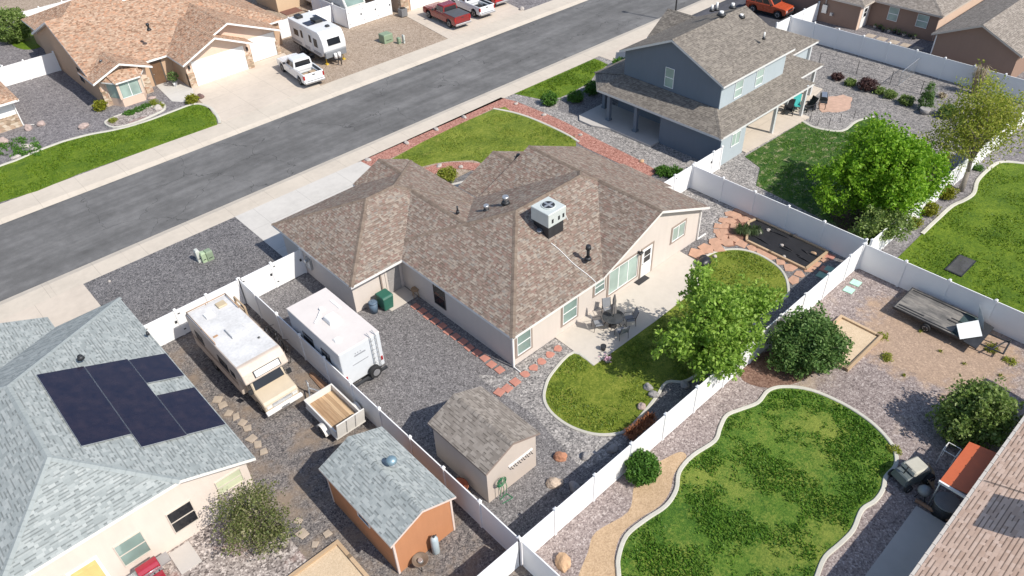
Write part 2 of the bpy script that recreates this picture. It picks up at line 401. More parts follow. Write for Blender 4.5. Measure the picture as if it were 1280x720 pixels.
GR_RED = gravel('red_lava_rock', [(.17, .075, .06), (.33, .15, .115), (.42, .205, .16), (.52, .30, .25)], 16, spread=.12)
GR_WHITE = gravel('pale_rock_bed', [(.10, .085, .08), (.24, .205, .19), (.36, .315, .29), (.58, .52, .48)], 13, dirt=(.30, .15, .12), dirt_amt=(.55, .7), spread=.14)
MULCH = gravel('bare_soil', [(.05, .035, .025), (.10, .07, .05), (.15, .105, .075)], 14, spread=.2)
SAND = gravel('play_sand', [(.48, .37, .25), (.56, .44, .30), (.62, .49, .35)], 30, spread=.1)
GRASS_A = grass('lawn_grass', (.085, .14, .014), (.19, .25, .026), (.32, .35, .055), (.40, .37, .09), (.55, .70))
GRASS_B = grass('lawn_grass_lush', (.045, .125, .014), (.10, .205, .022), (.19, .295, .04), (.28, .34, .06), (.47, .60), .24)
GRASS_C = grass('lawn_grass_bright', (.06, .13, .008), (.13, .215, .012), (.225, .31, .025), (.28, .30, .05), (.58, .8))
GRASS_D = grass('lawn_grass_patchy', (.022, .075, .012), (.055, .135, .018), (.12, .20, .035), (.38, .35, .2), (.53, .60), 1.3)
VINYL = plain('white_vinyl', (.82, .82, .82), .45, var=.025, scale=.8)
WHITE = plain('white_paint', (.80, .79, .77), .5, var=.03)
ROCK_R = plain('red_sandstone', (.42, .20, .12), .9, var=.3, scale=4, bump=.5)
ROCK_G = plain('grey_boulder_stone', (.30, .285, .28), .9, var=.35, scale=4, bump=.5)
ROCK_T = plain('tan_boulder_stone', (.50, .33, .20), .9, var=.25, scale=4, bump=.5)
ROCK_W = plain('pale_boulder_stone', (.42, .38, .35), .9, var=.25, scale=4, bump=.5)
ROCK_P = plain('pinkish_boulder_stone', (.40, .31, .28), .9, var=.25, scale=4, bump=.5)
PAVER = plain('red_paver', (.46, .205, .155), .85, var=.14, scale=2.5, bump=.3)
FLAG = plain('flagstone', (.48, .285, .195), .85, var=.2, scale=2.0, bump=.4)
FLAG_T = plain('tan_flagstone', (.40, .33, .26), .85, var=.18, scale=2.0, bump=.4)
PAV_G = plain('green_paver', (.24, .40, .32), .8, var=.12, scale=3)
TIMBER = wood('landscape_timber', (.40, .28, .17), (.58, .43, .28), 0, 3)
BLACKFAB = plain('weed_fabric', (.012, .012, .015), .75, var=.5, scale=2.2, bump=.4)

# ------------------------------------------------------------------ the ground
LV = .004
def sheet(name, pts, mat, level, kind='structure'):
    b = MB(); b.face([(p[0], p[1], level * LV) for p in pts])
    return b.build(name, mat, kind=kind, loc=(0, 0, 0))
def rect(u0, u1, v0, v1): return [(u0, v0), (u1, v0), (u1, v1), (u0, v1)]
RZ = -.115    # the road lies a kerb's height below the yards
b = MB(); b.face([(-400, -300, 0), (500, -300, 0), (500, 46.9, 0), (-400, 46.9, 0)]); b.face([(-400, 57.5, 0), (500, 57.5, 0), (500, 600, 0), (-400, 600, 0)])
b.face([(-400, 46.9, 0), (500, 46.9, 0), (500, 46.9, -.2), (-400, 46.9, -.2)]); b.face([(-400, 57.5, 0), (500, 57.5, 0), (500, 57.5, -.2), (-400, 57.5, -.2)])
b.build('ground', GR_TAN, kind='structure', loc=(0, 0, 0))
b = MB(); b.face([(-400, 47.5, RZ), (500, 47.5, RZ), (500, 56.9, RZ), (-400, 56.9, RZ)]); b.build('road', A_ROAD, kind='structure', loc=(0, 0, 0))
def walk(name, v0, v1, vk, s):
    """sidewalk with a rolled kerb falling to the road at v = vk"""
    b = MB(); h = .02
    pr = [(v0, -.2), (v0, h), (vk - s * .55, h), (vk - s * .2, -.06), (vk, -.1), (vk, -.2)]
    for i in range(0, 70):
        u0 = -120 + i * 4.57; b.side(pr, u0, u0 + 4.57 - .006, 0)
    return b.build(name, CONC, kind='structure', loc=(0, 0, 0))
walk('sidewalk', 45.5, 0, 47.62, 1)
walk('sidewalk', 59.4, 0, 56.75, -1)
ZW = .05
def slab(name, pts, mat, z1, kind='structure', z0=0.0):
    b = MB(); b.prism([(p[0], p[1]) for p in pts], z0, z1); return b.build(name, mat, kind=kind, loc=(0, 0, 0))
# block of front yards (the back yards lie at the same level, the ground there simply runs on)
slab('driveway', rect(-14, 4.95, 38, 45.495), CONC_BEIGE, ZW)
slab('gravel_yard', rect(4.955, 15.2, 36.45, 45.495), GR_FRONT, ZW - .02)
slab('driveway', [(15.205, 38.5), (26.1, 38.5), (25.6, 45.495), (15.205, 45.495)], CONC_DRIVE, ZW - .004)
# back yards
sheet('gravel_yard', rect(11.34, 39.6, 12.9, 38.4), GR_DARK, 1)
sheet('gravel_yard', rect(5.0, 11.34, 9, 36.45), GR_DIRTY, 1)
sheet('gravel_yard', rect(-20, 5.0, 5, 30), GR_WHITE, 1)
sheet('gravel_yard', rect(11.34, 39.4, -12, 12.9), GR_PINK, 1)
sheet('gravel_yard', rect(39.6, 68.6, 12.9, 45.5), GR_RIVER, 1)
sheet('gravel_yard', rect(57.6, 68.6, 12.9, 40), GR_GREYTAN, 2)
sheet('gravel_yard', rect(68.6, 110, 5, 45.5), GR_STREET, 1)
sheet('gravel_yard', rect(-5, 21.2, 59.4, 95), GR_STREET, 1)
sheet('gravel_yard', rect(30.9, 45.6, 59.4, 69.2), GR_TAN, 1)
sheet('gravel_yard', rect(56.2, 80, 59.4, 75), GR_STREET, 1)
sheet('parking_pad', rect(66, 77, 36.3, 47), A_PAD, 2)
slab('driveway', [(21.2, 59.405), (30.8, 59.405), (32.4, 68.6), (22.2, 68.6)], CONC_BEIGE, .03)
slab('driveway', [(45.6, 59.405), (56.1, 59.405), (57.5, 70), (46.9, 70)], CONC_BEIGE, .03)
slab('driveway', rect(52.5, 63.5, 38, 45.495), CONC_BEIGE, .03)

def lawn(name, px, mat, level, curb=None, z=.03, closed=True, k=5, raw=None):
    pts = smooth_line(raw if raw else GL(px), k, closed=True) if k else (raw or GL(px))
    b = MB(); b.prism([(p.x, p.y) for p in pts], 0, z)
    o = b.build(name, mat, kind='structure', loc=(0, 0, 0))
    return pts
# white-and-grey river rock between the shed, house corner and lawn
rv = smooth_line(GL([(597, 470), (622, 470), (646, 462), (693, 424), (716, 437), (690, 470), (681, 500), (692, 520), (716, 535), (742, 545), (770, 545), (783, 541), (803, 520), (815, 523), (790, 545), (735, 585), (706, 562), (690, 545), (668, 520), (640, 500)]), 3, closed=True)
sheet('river_rock', [(p.x, p.y) for p in rv], GR_RIVER, 2)
sheet('river_rock', [(35.35, 19.5), (39.7, 20.6), (39.7, 25.3), (35.35, 29)], GR_RIVER, 2)
sheet('river_rock', [(19.1, 21.4), (22.0, 21.45), (21.9, 18.6), (19.4, 18.9)], GR_RIVER, 3)
# main back lawn (one sheet running under the tree), with its concrete mow curb
ml = GL([(743, 457), (717, 441), (690, 467), (681, 487), (681, 503), (692, 519), (714, 534), (742, 543), (768, 543), (785, 537), (803, 518), (820, 497), (834, 478)]) + [Vector((24.6, 14.4, 0)), Vector((27, 14.2, 0)), Vector((30.3, 14.3, 0)), Vector((32.1, 14.75, 0))] + GL([(982, 372), (985, 358), (980, 343), (969, 331), (947, 318), (922, 312), (895, 315), (874, 326), (863, 334)])
ml2 = smooth_line(ml, 4)
pl = [(p.x, p.y) for p in ml2] + [(32.2, 18.9), (27.0, 18.45), (22.3, 18.5)]
b = MB(); b.prism(pl, 0, .03); b.build('lawn', GRASS_A, kind='structure', loc=(0, 0, 0))
curb_mesh(ml2, .17, 0, .07).build('lawn_curb', CURB, kind='structure', loc=(0, 0, 0))
# concrete patio and door pads
slab('patio', [(22.1, 21.48), (22.0, 18.5), (27.0, 18.42), (31.0, 18.5), (33.1, 19.3), (33.25, 21.48)], CONC_PATIO, .045)
slab('patio', [(17.0, 31.05), (17.0, 29.75), (18.9, 29.75), (18.9, 31.05)], CONC_PATIO, .04)
# right-hand neighbour's lawn
nl = GL([(775, 735), (773, 715), (773, 697), (783, 670), (807, 650), (832, 633), (845, 613), (849, 590), (866, 570), (893, 552), (900, 535), (908, 520), (924, 513), (947, 504), (960, 489), (980, 484), (1013, 488), (1053, 505), (1087, 527), (1110, 550), (1119, 567), (1119, 583), (1107, 597), (1103, 613), (1093, 627), (1077, 638), (1066, 663), (1050, 680), (1031, 697), (1021, 720), (1015, 740)])
nl2 = smooth_line(nl, 4)
b = MB(); b.prism([(p.x, p.y) for p in nl2], 0, .03); b.build('lawn', GRASS_B, kind='structure', loc=(0, 0, 0))
curb_mesh(nl2, .2, 0, .09).build('lawn_curb', CURB, kind='structure', loc=(0, 0, 0))
sd = smooth_line(GL([(722, 735), (735, 690), (745, 665), (785, 640), (792, 610), (800, 590), (828, 575), (850, 565), (858, 572), (843, 592), (838, 613), (825, 632), (800, 648), (777, 668), (768, 697), (769, 735)]), 4, closed=True)
sheet('bare_dirt', [(p.x, p.y) for p in sd], GR_SAND, 2)
# lawn beyond the cross fence (upper right)
rl = GL([(1300, 210), (1280, 205), (1252, 203), (1238, 210), (1222, 226), (1217, 242), (1205, 251), (1190, 258), (1172, 274), (1152, 293)]) + [Vector((40.2, 11.6, 0))]
rl2 = smooth_line(rl, 4)
b = MB(); b.prism([(p.x, p.y) for p in rl2] + [(39.7, -6), (66, -6)], 0, .03); b.build('lawn', GRASS_C, kind='structure', loc=(0, 0, 0))
curb_mesh(rl2[:-4], .26, 0, .09).build('lawn_curb', CURB, kind='structure', loc=(0, 0, 0))
sheet('gravel_yard', rect(39.5, 64, 9.6, 12.9), GR_STREET, 2)
# front lawn of the middle house with red lava rock beds
rb = GL([(447, 203), (612, 128.5), (626, 122), (645, 127), (680, 141), (707, 153), (750, 176), (797, 199), (822, 214)]) + GL([(812, 222), (775, 205), (730, 184), (700, 164), (683, 155), (660, 146), (640, 140), (617, 135), (490, 197), (466, 210), (456, 214)])
sheet('lava_rock', [(p.x, p.y) for p in rb], GR_RED, 3)
b = MB(); b.prism([(p.x, p.y) for p in rb], 0, ZW - .03); b.build('lava_rock', GR_RED, kind='structure', loc=(0, 0, 0))
fl = GL([(617, 137), (640, 141), (660, 147), (683, 156.5), (708, 168), (720, 176)]) + [Vector((35.2, 33.2, 0)), Vector((31, 35.6, 0))] + GL([(600, 203), (575, 201), (545, 204), (510, 214)]) + [Vector((26.2, 41.5, 0))] + GL([(490, 199)])
fl2 = smooth_line(fl, 3, closed=True)
b = MB(); b.prism([(p.x, p.y) for p in fl2], 0, ZW - .015); b.build('lawn', GRASS_A, kind='structure', loc=(0, 0, 0))
curb_mesh(smooth_line(GL([(617, 136), (640, 140.5), (660, 146.5), (683, 156), (708, 168), (724, 178)]), 4), .22, 0, ZW + .02).build('lawn_curb', CURB, kind='structure', loc=(0, 0, 0))
b = MB(); b.prism([(p.x, p.y) for p in smooth_line(GL([(520, 216), (545, 206), (575, 203), (606, 206), (600, 214), (575, 211), (552, 213), (535, 222)]), 3, closed=True)], 0, ZW - .01); b.build('lava_rock', GR_RED, kind='structure', loc=(0, 0, 0))
sheet('path', [(25.9, 33), (30, 33), (30.8, 37.2), (26.8, 38.6), (25.9, 39.5)], CONC_DRIVE, 6)
# grey house: front lawn strip, dark bed, porch slabs, back lawn
gl = GL([(643, 117.5), (743, 73.5), (752, 77), (760, 81), (745, 92), (737, 103), (712, 117), (700, 122), (680, 125)])
b = MB(); b.prism([(p.x, p.y) for p in gl], 0, ZW - .02); b.build('lawn', GRASS_C, kind='structure', loc=(0, 0, 0))
sheet('gravel_yard', [(p.x, p.y) for p in GL([(697, 138), (700, 124), (740, 105), (790, 85), (800, 100), (760, 140), (722, 146)])], GR_DARK, 3)
slab('porch', [(41.7, 37.9), (42.3, 38.5), (45.6, 38.5), (45.6, 31.1), (42.3, 31.1), (42.3, 35.1), (41.7, 36.6)], CONC_GREY, .14)
slab('patio', [(46.45, 25.45), (54.7, 25.05), (54.7, 28), (46.45, 28)], CONC_BEIGE, .1)
slab('patio', [(54.9, 26.2), (60.0, 26.9), (60.0, 30.5), (54.9, 30.5)], CONC_BEIGE, .09)
bl = GL([(931, 196), (1004, 152), (1020, 160), (1052, 164), (1070, 152), (1092, 146), (1110, 160), (1180, 200), (1160, 255), (1070, 295), (945, 232), (950, 210)])
b = MB(); b.prism([(p.x, p.y) for p in bl], 0, .03); b.build('lawn', GRASS_D, kind='structure', loc=(0, 0, 0))
curb_mesh(smooth_line(GL([(1004, 152), (1020, 160), (1052, 164), (1070, 152), (1092, 146)]), 4), .25, 0, .06).build('lawn_curb', CURB, kind='structure', loc=(0, 0, 0))
ptc = G(1044, 130)
b = MB(); b.prism([(ptc.x + 1.9 * math.cos(i * .3142) * (1 + .12 * math.sin(i * 2.1)), ptc.y + 1.15 * math.sin(i * .3142) * (1 + .15 * math.cos(i * 1.3))) for i in range(20)], 0, .03)
b.build('paver_circle', plain('pink_paving', (.5, .33, .25), .9, var=.2, scale=3), kind='structure', loc=(0, 0, 0))
sheet('bare_dirt', [(p.x, p.y) for p in smooth_line(GL([(1035, 262), (1080, 248), (1125, 255), (1130, 285), (1085, 305), (1060, 295)]), 3, closed=True)], MULCH, 9)
# far side: tan house lawn, rock island
tl = GL([(-60, 275), (0, 253), (47, 239), (100, 217), (272, 156), (270, 147), (262, 136), (250, 131), (238, 132), (215, 141), (190, 150), (165, 158), (140, 164), (110, 170), (80, 178), (50, 189), (20, 202), (0, 209), (-60, 235)])
b = MB(); b.prism([(p.x, p.y) for p in tl], 0, ZW - .02); b.build('lawn', GRASS_C, kind='structure', loc=(0, 0, 0))
curb_mesh(smooth_line(GL([(275, 155), (272, 146), (263, 135), (250, 130.5), (238, 131.5), (215, 140), (190, 149.5), (165, 157.5), (140, 163.5), (110, 169), (80, 177), (50, 188), (20, 201), (0, 208), (-60, 234)]), 4), .26, 0, ZW + .03).build('lawn_curb', CURB, kind='structure', loc=(0, 0, 0))
isl = smooth_line(GL([(132, 155), (137, 150), (155, 143), (175, 138), (195, 133), (204, 130), (206, 137), (196, 143), (180, 150), (160, 157), (142, 160)]), 3, closed=True)
b = MB(); b.prism([(p.x, p.y) for p in isl], 0, .1); b.build('rock_bed', GR_WHITE, kind='structure', loc=(0, 0, 0))
curb_mesh(isl, .18, 0, .13, True).build('lawn_curb', CURB, kind='structure', loc=(0, 0, 0))
slab('path', GL([(186, 88), (215, 82), (241, 110), (243, 125), (230, 128), (215, 127), (196, 108)]), CONC_DRIVE, .035)
b = MB(); b.prism([(p.x, p.y) for p in smooth_line(GL([(14, 55), (22, 44), (36, 40), (55, 47), (50, 59), (30, 62)]), 3, closed=True)], 0, .03); b.build('lawn', GRASS_C, kind='structure', loc=(0, 0, 0))
# lower right neighbour's side slab
slab('concrete_slab', [(18, 2.8), (25.55, 2.9), (25.6, 1.2), (18, 1.2)], CONC_GREY, .05)
b = MB(); b.prism(rect(86, 110, 15, 24), 0, .03); b.build('lawn', GRASS_C, kind='structure', loc=(0, 0, 0))
# ------------------------------------------------------------------ roofs
def roof_faces(u0, u1, v0, v1, ze, p, axis='x', g0=False, g1=False):
    """four slopes of a hip (or gabled) roof over a rectangle; axis is the ridge direction"""
    if axis == 'x': a0, a1, c0, c1 = u0, u1, v0, v1; Q = lambda a, c, z: Vector((a, c, z))
    else: a0, a1, c0, c1 = v0, v1, u0, u1; Q = lambda a, c, z: Vector((c, a, z))
    h = (c1 - c0) / 2; cm = c0 + h; L = a1 - a0
    n = (0 if g0 else 1) + (0 if g1 else 1)
    rise = h if n == 0 else min(h, L / n)
    ra = a0 if g0 else a0 + rise; rb = a1 if g1 else a1 - rise; rz = ze + p * h
    if rb - ra < .01: rb = ra + .01
    F = [[Q(a0, c0, ze), Q(a1, c0, ze), Q(rb, cm, rz), Q(ra, cm, rz)], [Q(a1, c1, ze), Q(a0, c1, ze), Q(ra, cm, rz), Q(rb, cm, rz)]]
    if not g0: F.append([Q(a0, c1, ze), Q(a0, c0, ze), Q(ra, cm, rz)])
    if not g1: F.append([Q(a1, c0, ze), Q(a1, c1, ze), Q(rb, cm, rz)])
    out = []
    for f in F:
        nrm = (f[1] - f[0]).cross(f[2] - f[0])
        out.append(f if nrm.z > 0 else f[::-1])
    return out
def roof_add(R_, T_, faces, th=.17, cap=True):
    """R_: shingle mesh (slot 0 field, slot 1 ridge caps); T_: fascia and soffit"""
    key = lambda p: (round(p.x, 3), round(p.y, 3), round(p.z, 3)); E = {}
    for f in faces:
        n = (f[1] - f[0]).cross(f[2] - f[0]).normalized()
        hx = Vector((0, 0, 1)).cross(n); hx = hx.normalized() if hx.length > 1e-4 else Vector((1, 0, 0)); up = n.cross(hx)
        o = random.uniform(0, 9)
        R_.face(f, 0, [((p - f[0]).dot(hx) + o, (p - f[0]).dot(up) + .02) for p in f])
        T_.face([p - Vector((0, 0, th)) for p in f][::-1])
        for i in range(len(f)): E.setdefault(frozenset((key(f[i]), key(f[(i + 1) % len(f)]))), []).append((f[i], f[(i + 1) % len(f)], n))
    for es in E.values():
        a, b, n = es[0]
        if len(es) == 1:
            T_.face([a - Vector((0, 0, th)), b - Vector((0, 0, th)), b - Vector((0, 0, .0)), a - Vector((0, 0, .0))])
        elif cap and (b - a).length > .3:
            m = es[1][2]; mid = (n + m).normalized(); e = (b - a).normalized()
            for q, s in ((n, 1), (m, -1)):
                d = q.cross(e) * s
                if d.z > 0: d = -d
                h = mid * .028; lo = q * .012
                P = [a + h, b + h, b + d * .15 + lo, a + d * .15 + lo]
                L = (b - a).length
                R_.face(P, 1, [(.0, 0), (0, L), (.15, L), (.15, 0)])
    return
def mwall(parent, name, mat, boxes, gables=()):
    b = MB()
    for x in boxes: b.box(*x)
    for ax, at, c0, c1, z0, ztop, zapex, tk in gables:
        cm = (c0 + c1) / 2
        for k in range(1):
            if ax == 'v': pts = [(c0, z0), (c1, z0), (c1, ztop), (cm, zapex), (c0, ztop)]; A = [(x, at, z) for x, z in pts]; B = [(x, at + tk, z) for x, z in pts]
            else: pts = [(c0, z0), (c1, z0), (c1, ztop), (cm, zapex), (c0, ztop)]; A = [(at, x, z) for x, z in pts]; B = [(at + tk, x, z) for x, z in pts]
            b.face(A); b.face(B[::-1])
            for i in range(5): j = (i + 1) % 5; b.face([A[i], A[j], B[j], B[i]])
    return b.build(name, mat, parent)
def wallM(c, facing):
    """local x along the wall, y out of the wall, z up"""
    y = {'-v': Vector((0, -1, 0)), '+v': Vector((0, 1, 0)), '-u': Vector((-1, 0, 0)), '+u': Vector((1, 0, 0))}[facing]
    x = y.cross(Vector((0, 0, 1)))
    M = Matrix((x, y, Vector((0, 0, 1)))).transposed().to_4x4(); M.translation = Vector(c); return M
def window(parent, c, facing, w_, h_, style='hung', trim=None, pane=None, surround=None, name='window', cols=2):
    M = wallM(c, facing); f = MB(); f.M = M; t = .07
    hw, hh = w_ / 2, h_ / 2; t = .035
    for x0, x1, z0, z1 in ((-hw - t, -hw, -hh - t, hh + t), (hw, hw + t, -hh - t, hh + t), (-hw, hw, hh, hh + t), (-hw, hw, -hh - t, -hh)):
        f.box(x0, x1, -.05, .05, z0, z1)
    if style == 'hung': f.box(-hw, hw, -.04, .03, -.03, .03)
    if style == 'slide':
        for i in range(1, cols): f.box(-hw + i * w_ / cols - .03, -hw + i * w_ / cols + .03, -.04, .03, -hh, hh)
    o = f.build(name, trim or VINYL, parent)
    g = MB(); g.M = M
    if style == 'slide':
        for i in range(cols):
            y = .012 if i % 2 else .026
            g.box(-hw + i * w_ / cols + .03, -hw + (i + 1) * w_ / cols - .03, y - .012, y + .004, -hh, hh)
    elif style == 'hung': g.box(-hw, hw, -.012, .022, .03, hh); g.box(-hw, hw, -.03, .012, -hh, -.03)
    else: g.box(-hw, hw, -.012, .018, -hh, hh)
    g.build('pane', pane or GLASS, o)
    if surround:
        s = MB(); s.M = M; k = .13
        for x0, x1, z0, z1 in ((-hw - t - k, -hw - t, -hh - t - k, hh + t + k), (hw + t, hw + t + k, -hh - t - k, hh + t + k), (-hw - t, hw + t, hh + t, hh + t + k), (-hw - t, hw + t, -hh - t - k, -hh - t)):
            s.box(x0, x1, -.03, .035, z0, z1)
        s.build('window_surround', surround, o)
    return o
def door(parent, c, facing, w_, h_, mat, trim=None, lite=False, name='door'):
    M = wallM(c, facing); d = MB(); d.M = M; d.box(-w_ / 2, w_ / 2, -.05, .025, 0, h_)
    for sx in (-1, 1):
        for z0, z1 in ((.2, .85),) if lite else ((.2, .85), (1.05, h_ - .2)): d.box(sx * w_ * .24 - w_ * .16, sx * w_ * .24 + w_ * .16, .02, .035, z0, z1)
    o = d.build(name, mat, parent, bevel=.004)
    k = MB(); k.M = M; k.ball((w_ / 2 - .09, .06, 1.0), .035); k.build('handle', METAL, o)
    if lite:
        g = MB(); g.M = M; g.box(-w_ * .32, w_ * .32, .02, .034, 1.0, h_ - .18); g.build('pane', GLASS_DK, o)
        f = MB(); f.M = M
        for z in (1.0, (1.0 + h_ - .18) / 2, h_ - .18): f.box(-w_ * .34, w_ * .34, .02, .045, z - .02, z + .02)
        for x in (-w_ * .33, w_ * .33): f.box(x - .02, x + .02, .02, .044, 1.0, h_ - .18)
        f.build('glazing_bar', VINYL, o)
    if trim:
        t = MB(); t.M = M
        t.box(-w_ / 2 - .12, -w_ / 2, -.05, .04, 0, h_ + .12); t.box(w_ / 2, w_ / 2 + .12, -.05, .04, 0, h_ + .12); t.box(-w_ / 2, w_ / 2, -.05, .04, h_, h_ + .12)
        t.build('door_frame', trim, o)
    return o
def garage_door(parent, c, facing, w_, h_, mat):
    M = wallM(c, facing); d = MB(); d.M = M; n = 4
    for i in range(n): d.box(-w_ / 2, w_ / 2, -.05, .03, i * h_ / n + .008, (i + 1) * h_ / n - .008)
    for i in range(n):
        k = int(w_ / .6)
        for j in range(k):
            x = -w_ / 2 + (j + .5) * w_ / k; d.box(x - .22, x + .22, .02, .04, i * h_ / n + .1, (i + 1) * h_ / n - .1)
    o = d.build('garage_door', mat, parent)
    t = MB(); t.M = M; t.box(-w_ / 2 - .1, -w_ / 2, -.1, .06, 0, h_ + .1); t.box(w_ / 2, w_ / 2 + .1, -.1, .06, 0, h_ + .1); t.box(-w_ / 2, w_ / 2, -.1, .06, h_, h_ + .1)
    t.build('door_frame', WHITE, o); return o
def vent_pipe(px, py, zroof, label, h=.35, r=.05, mat=None, cap=False, group=None):
    """a small vent: base flashing, pipe and hood, standing on a roof"""
    p = G(px, py, zroof)
    t = thing('roof_vent', label, 'roof vent', p, group=group)
    b = MB(); b.M = Matrix.Translation(p)
    b.cyl((0, 0, -.12), (0, 0, .05), r * 2.4, r * 1.6, 10); b.build('flashing', METAL_DK, t)
    b = MB(); b.M = Matrix.Translation(p); b.cyl((0, 0, 0), (0, 0, h), r, n=10)
    if cap: b.cyl((0, 0, h * .8), (0, 0, h + .08), r * 1.9, r * 1.5, 10)
    b.build('pipe', mat or METAL, t); return t
GLASS = glass('window_glass', (.07, .10, .10)); GLASS_DK = glass('dark_glass', (.018, .02, .024)); GLASS_BLIND = glass('blind_behind_glass', (.33, .42, .38), .18)
GLASS_GREEN = glass('greenish_glass', (.20, .275, .25), .12); GLASS_TINT = plain('tinted_window', (.03, .03, .034), .25, var=.3, spec=.12); GLASS_PALE = glass('pale_curtain_glass', (.52, .55, .38), .2)
METAL = plain('galvanised_metal', (.52, .53, .54), .4, .7, var=.12); METAL_DK = plain('dark_metal', (.04, .042, .046), .5, .3, var=.3)
BLACK = plain('black_plastic', (.022, .022, .024), .5, var=.3); TYRE = plain('tyre_rubber', (.02, .02, .021), .85, var=.3)
SH_MAIN = shingle('shingle_weathered_brown', [(.19, .145, .118), (.225, .172, .14), (.24, .18, .146), (.228, .148, .122), (.265, .207, .168), (.25, .222, .194), (.29, .235, .192), (.32, .272, .226)], tab=.165, row=.135, dash=.36, dash_on=.55, weather=.2)
SH_MAIN_CAP = shingle('shingle_cap_brown', [(.17, .13, .105), (.2, .155, .122), (.22, .175, .14)], tab=.3, row=.2, dash=.15)
SH_BLUE = shingle('shingle_blue_grey', [(.275, .30, .297), (.30, .327, .323), (.318, .345, .34), (.335, .362, .356), (.352, .378, .371), (.39, .415, .406)], tab=.19, row=.14, weather=.12, dash=.34, dash_on=.5, dash_h=.42)
SH_BLUE_CAP = shingle('shingle_cap_blue_grey', [(.30, .33, .328), (.325, .355, .352)], tab=.3, row=.2, weather=.1, dash=.12)
SH_GREY = shingle('shingle_grey_brown', [(.16, .142, .124), (.19, .168, .146), (.21, .187, .162), (.245, .218, .187)], dash=.4, tab=.2, row=.15)
SH_TAN = shingle('shingle_tan_orange', [(.27, .165, .11), (.38, .25, .175), (.43, .295, .21), (.50, .37, .275), (.46, .25, .155), (.40, .28, .2)], dash=.4, tab=.2, row=.15)
SH_TAUPE = shingle('shingle_taupe', [(.21, .183, .159), (.245, .215, .187), (.27, .238, .208), (.315, .28, .246)], dash=.4, tab=.2, row=.15)
SH_PINK = shingle('shingle_pinkish_tan', [(.52, .365, .28), (.57, .41, .32), (.61, .445, .35), (.65, .485, .39)], tab=.22, row=.17, weather=.08, lip=.6, dash=.6, dash_on=.72, dash_h=.26)
ST_MAIN = stucco('stucco_warm_grey', (.60, .535, .485)); ST_BLUE = stucco('siding_slate_blue_shaded', (.165, .195, .235)); ST_BLUE_LIT = stucco('siding_pale_blue_lit', (.40, .455, .485))  # blue siding split into a shaded and a sunlit tone
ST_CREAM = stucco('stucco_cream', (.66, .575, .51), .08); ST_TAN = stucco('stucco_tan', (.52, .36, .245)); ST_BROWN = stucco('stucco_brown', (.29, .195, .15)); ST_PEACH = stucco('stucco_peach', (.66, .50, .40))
ST_ORANGE = stucco('painted_orange_siding', (.46, .215, .11), .1); ST_SHED = stucco('painted_taupe_siding', (.50, .43, .375))
TRIM_TAUPE = plain('taupe_trim', (.30, .24, .205), .6, var=.08); TRIM_DK = plain('dark_brown_trim', (.10, .085, .075), .6, var=.1); TRIM_SLATE = plain('slate_trim', (.12, .135, .16), .6, var=.08)
t = NT('stacked_stone'); vo = t.n('TexVoronoi'); vo.inputs['Scale'].default_value = 1; t.set(vo.inputs['Vector'], t.mapv(t.pos(), (3.2, 3.2, 7)))
sp = t.n('SeparateColor'); t.set(sp.inputs[0], vo.outputs['Color']); t.col(t.ramp(sp.outputs[0], [(.1, (.26, .19, .13)), (.4, (.46, .36, .26)), (.7, (.36, .22, .15)), (.95, (.56, .48, .38))])); t.rough(.9); t.bump(vo.outputs['Distance'], -.6, .03)
STONE = t.m

def downspout(parent, u, v, z1, du, dv, mat):
    b = MB(); b.box(u - .04, u + .04, v - .04, v + .04, .12, z1); b.hexa([(u - .04, v - .04, .05), (u + .04, v - .04, .05), (u + .04, v + .04, .05), (u - .04, v + .04, .05)], [(u - .04 + du * .0, v - .04, .13), (u + .04, v - .04, .13), (u + .04, v + .04, .13), (u - .04, v + .04, .13)])
    L = math.hypot(du, dv)
    if L: b.hexa([(u - dv * .04, v - du * .04, .04), (u + dv * .04, v + du * .04, .04), (u + du + dv * .04, v + dv + du * .04, .02), (u + du - dv * .04, v + dv - du * .04, .02)], [(u - dv * .04, v - du * .04, .11), (u + dv * .04, v + du * .04, .11), (u + du + dv * .04, v + dv + du * .04, .09), (u + du - dv * .04, v + dv - du * .04, .09)])
    return b.build('downspout', mat, parent)

# ================================================================== the house in the middle
PM = .4167
hm = thing('house', 'single storey warm grey stucco house with mottled brown shingle hip roof', 'house', (18.97, 21.49, 0))
R_, T_ = MB(), MB()
V3 = lambda *a: Vector(a)
zm = 2.5 + PM * (26.81 - 21.12); zh = lambda u: 2.5 + PM * (35.38 - u)
roof_add(R_, T_, [[V3(18.65, 21.12, 2.5), V3(25.6, 21.12, 2.5), V3(30.5, 26.02, zh(30.5)), V3(29.69, 26.81, zm), V3(24.34, 26.81, zm)],
                  [V3(25.6, 32.5, 2.5), V3(18.65, 32.5, 2.5), V3(24.34, 26.81, zm), V3(29.69, 26.81, zm), V3(30.5, 27.6, zh(30.5))],
                  [V3(18.65, 32.5, 2.5), V3(18.65, 21.12, 2.5), V3(24.34, 26.81, zm)],
                  [V3(30.5, 26.02, zh(30.5)), V3(30.5, 27.6, zh(30.5)), V3(29.69, 26.81, zm)]])
for f in (roof_faces(25.5, 35.4, 21.1, 32.05, 2.5, PM, 'y', True, True),
          roof_faces(15.15, 25.94, 30.45, 39.2, 2.5, PM, 'x'),
          roof_faces(18.67, 25.92, 27.5, 34.5, 2.5, PM, 'y', True, True),
          roof_faces(21.35, 25.9, 36.5, 39.5, 2.5, PM, 'y', True, True),
          roof_faces(26.0, 32.4, 31.0, 34.2, 2.5, PM, 'y', True, True)):
    roof_add(R_, T_, f)
roof_add(R_, T_, [[Vector((35.1, 24.4, 2.64)), Vector((35.98, 24.4, 2.28)), Vector((35.98, 28.6, 2.28)), Vector((35.1, 28.6, 2.64))]], cap=False)
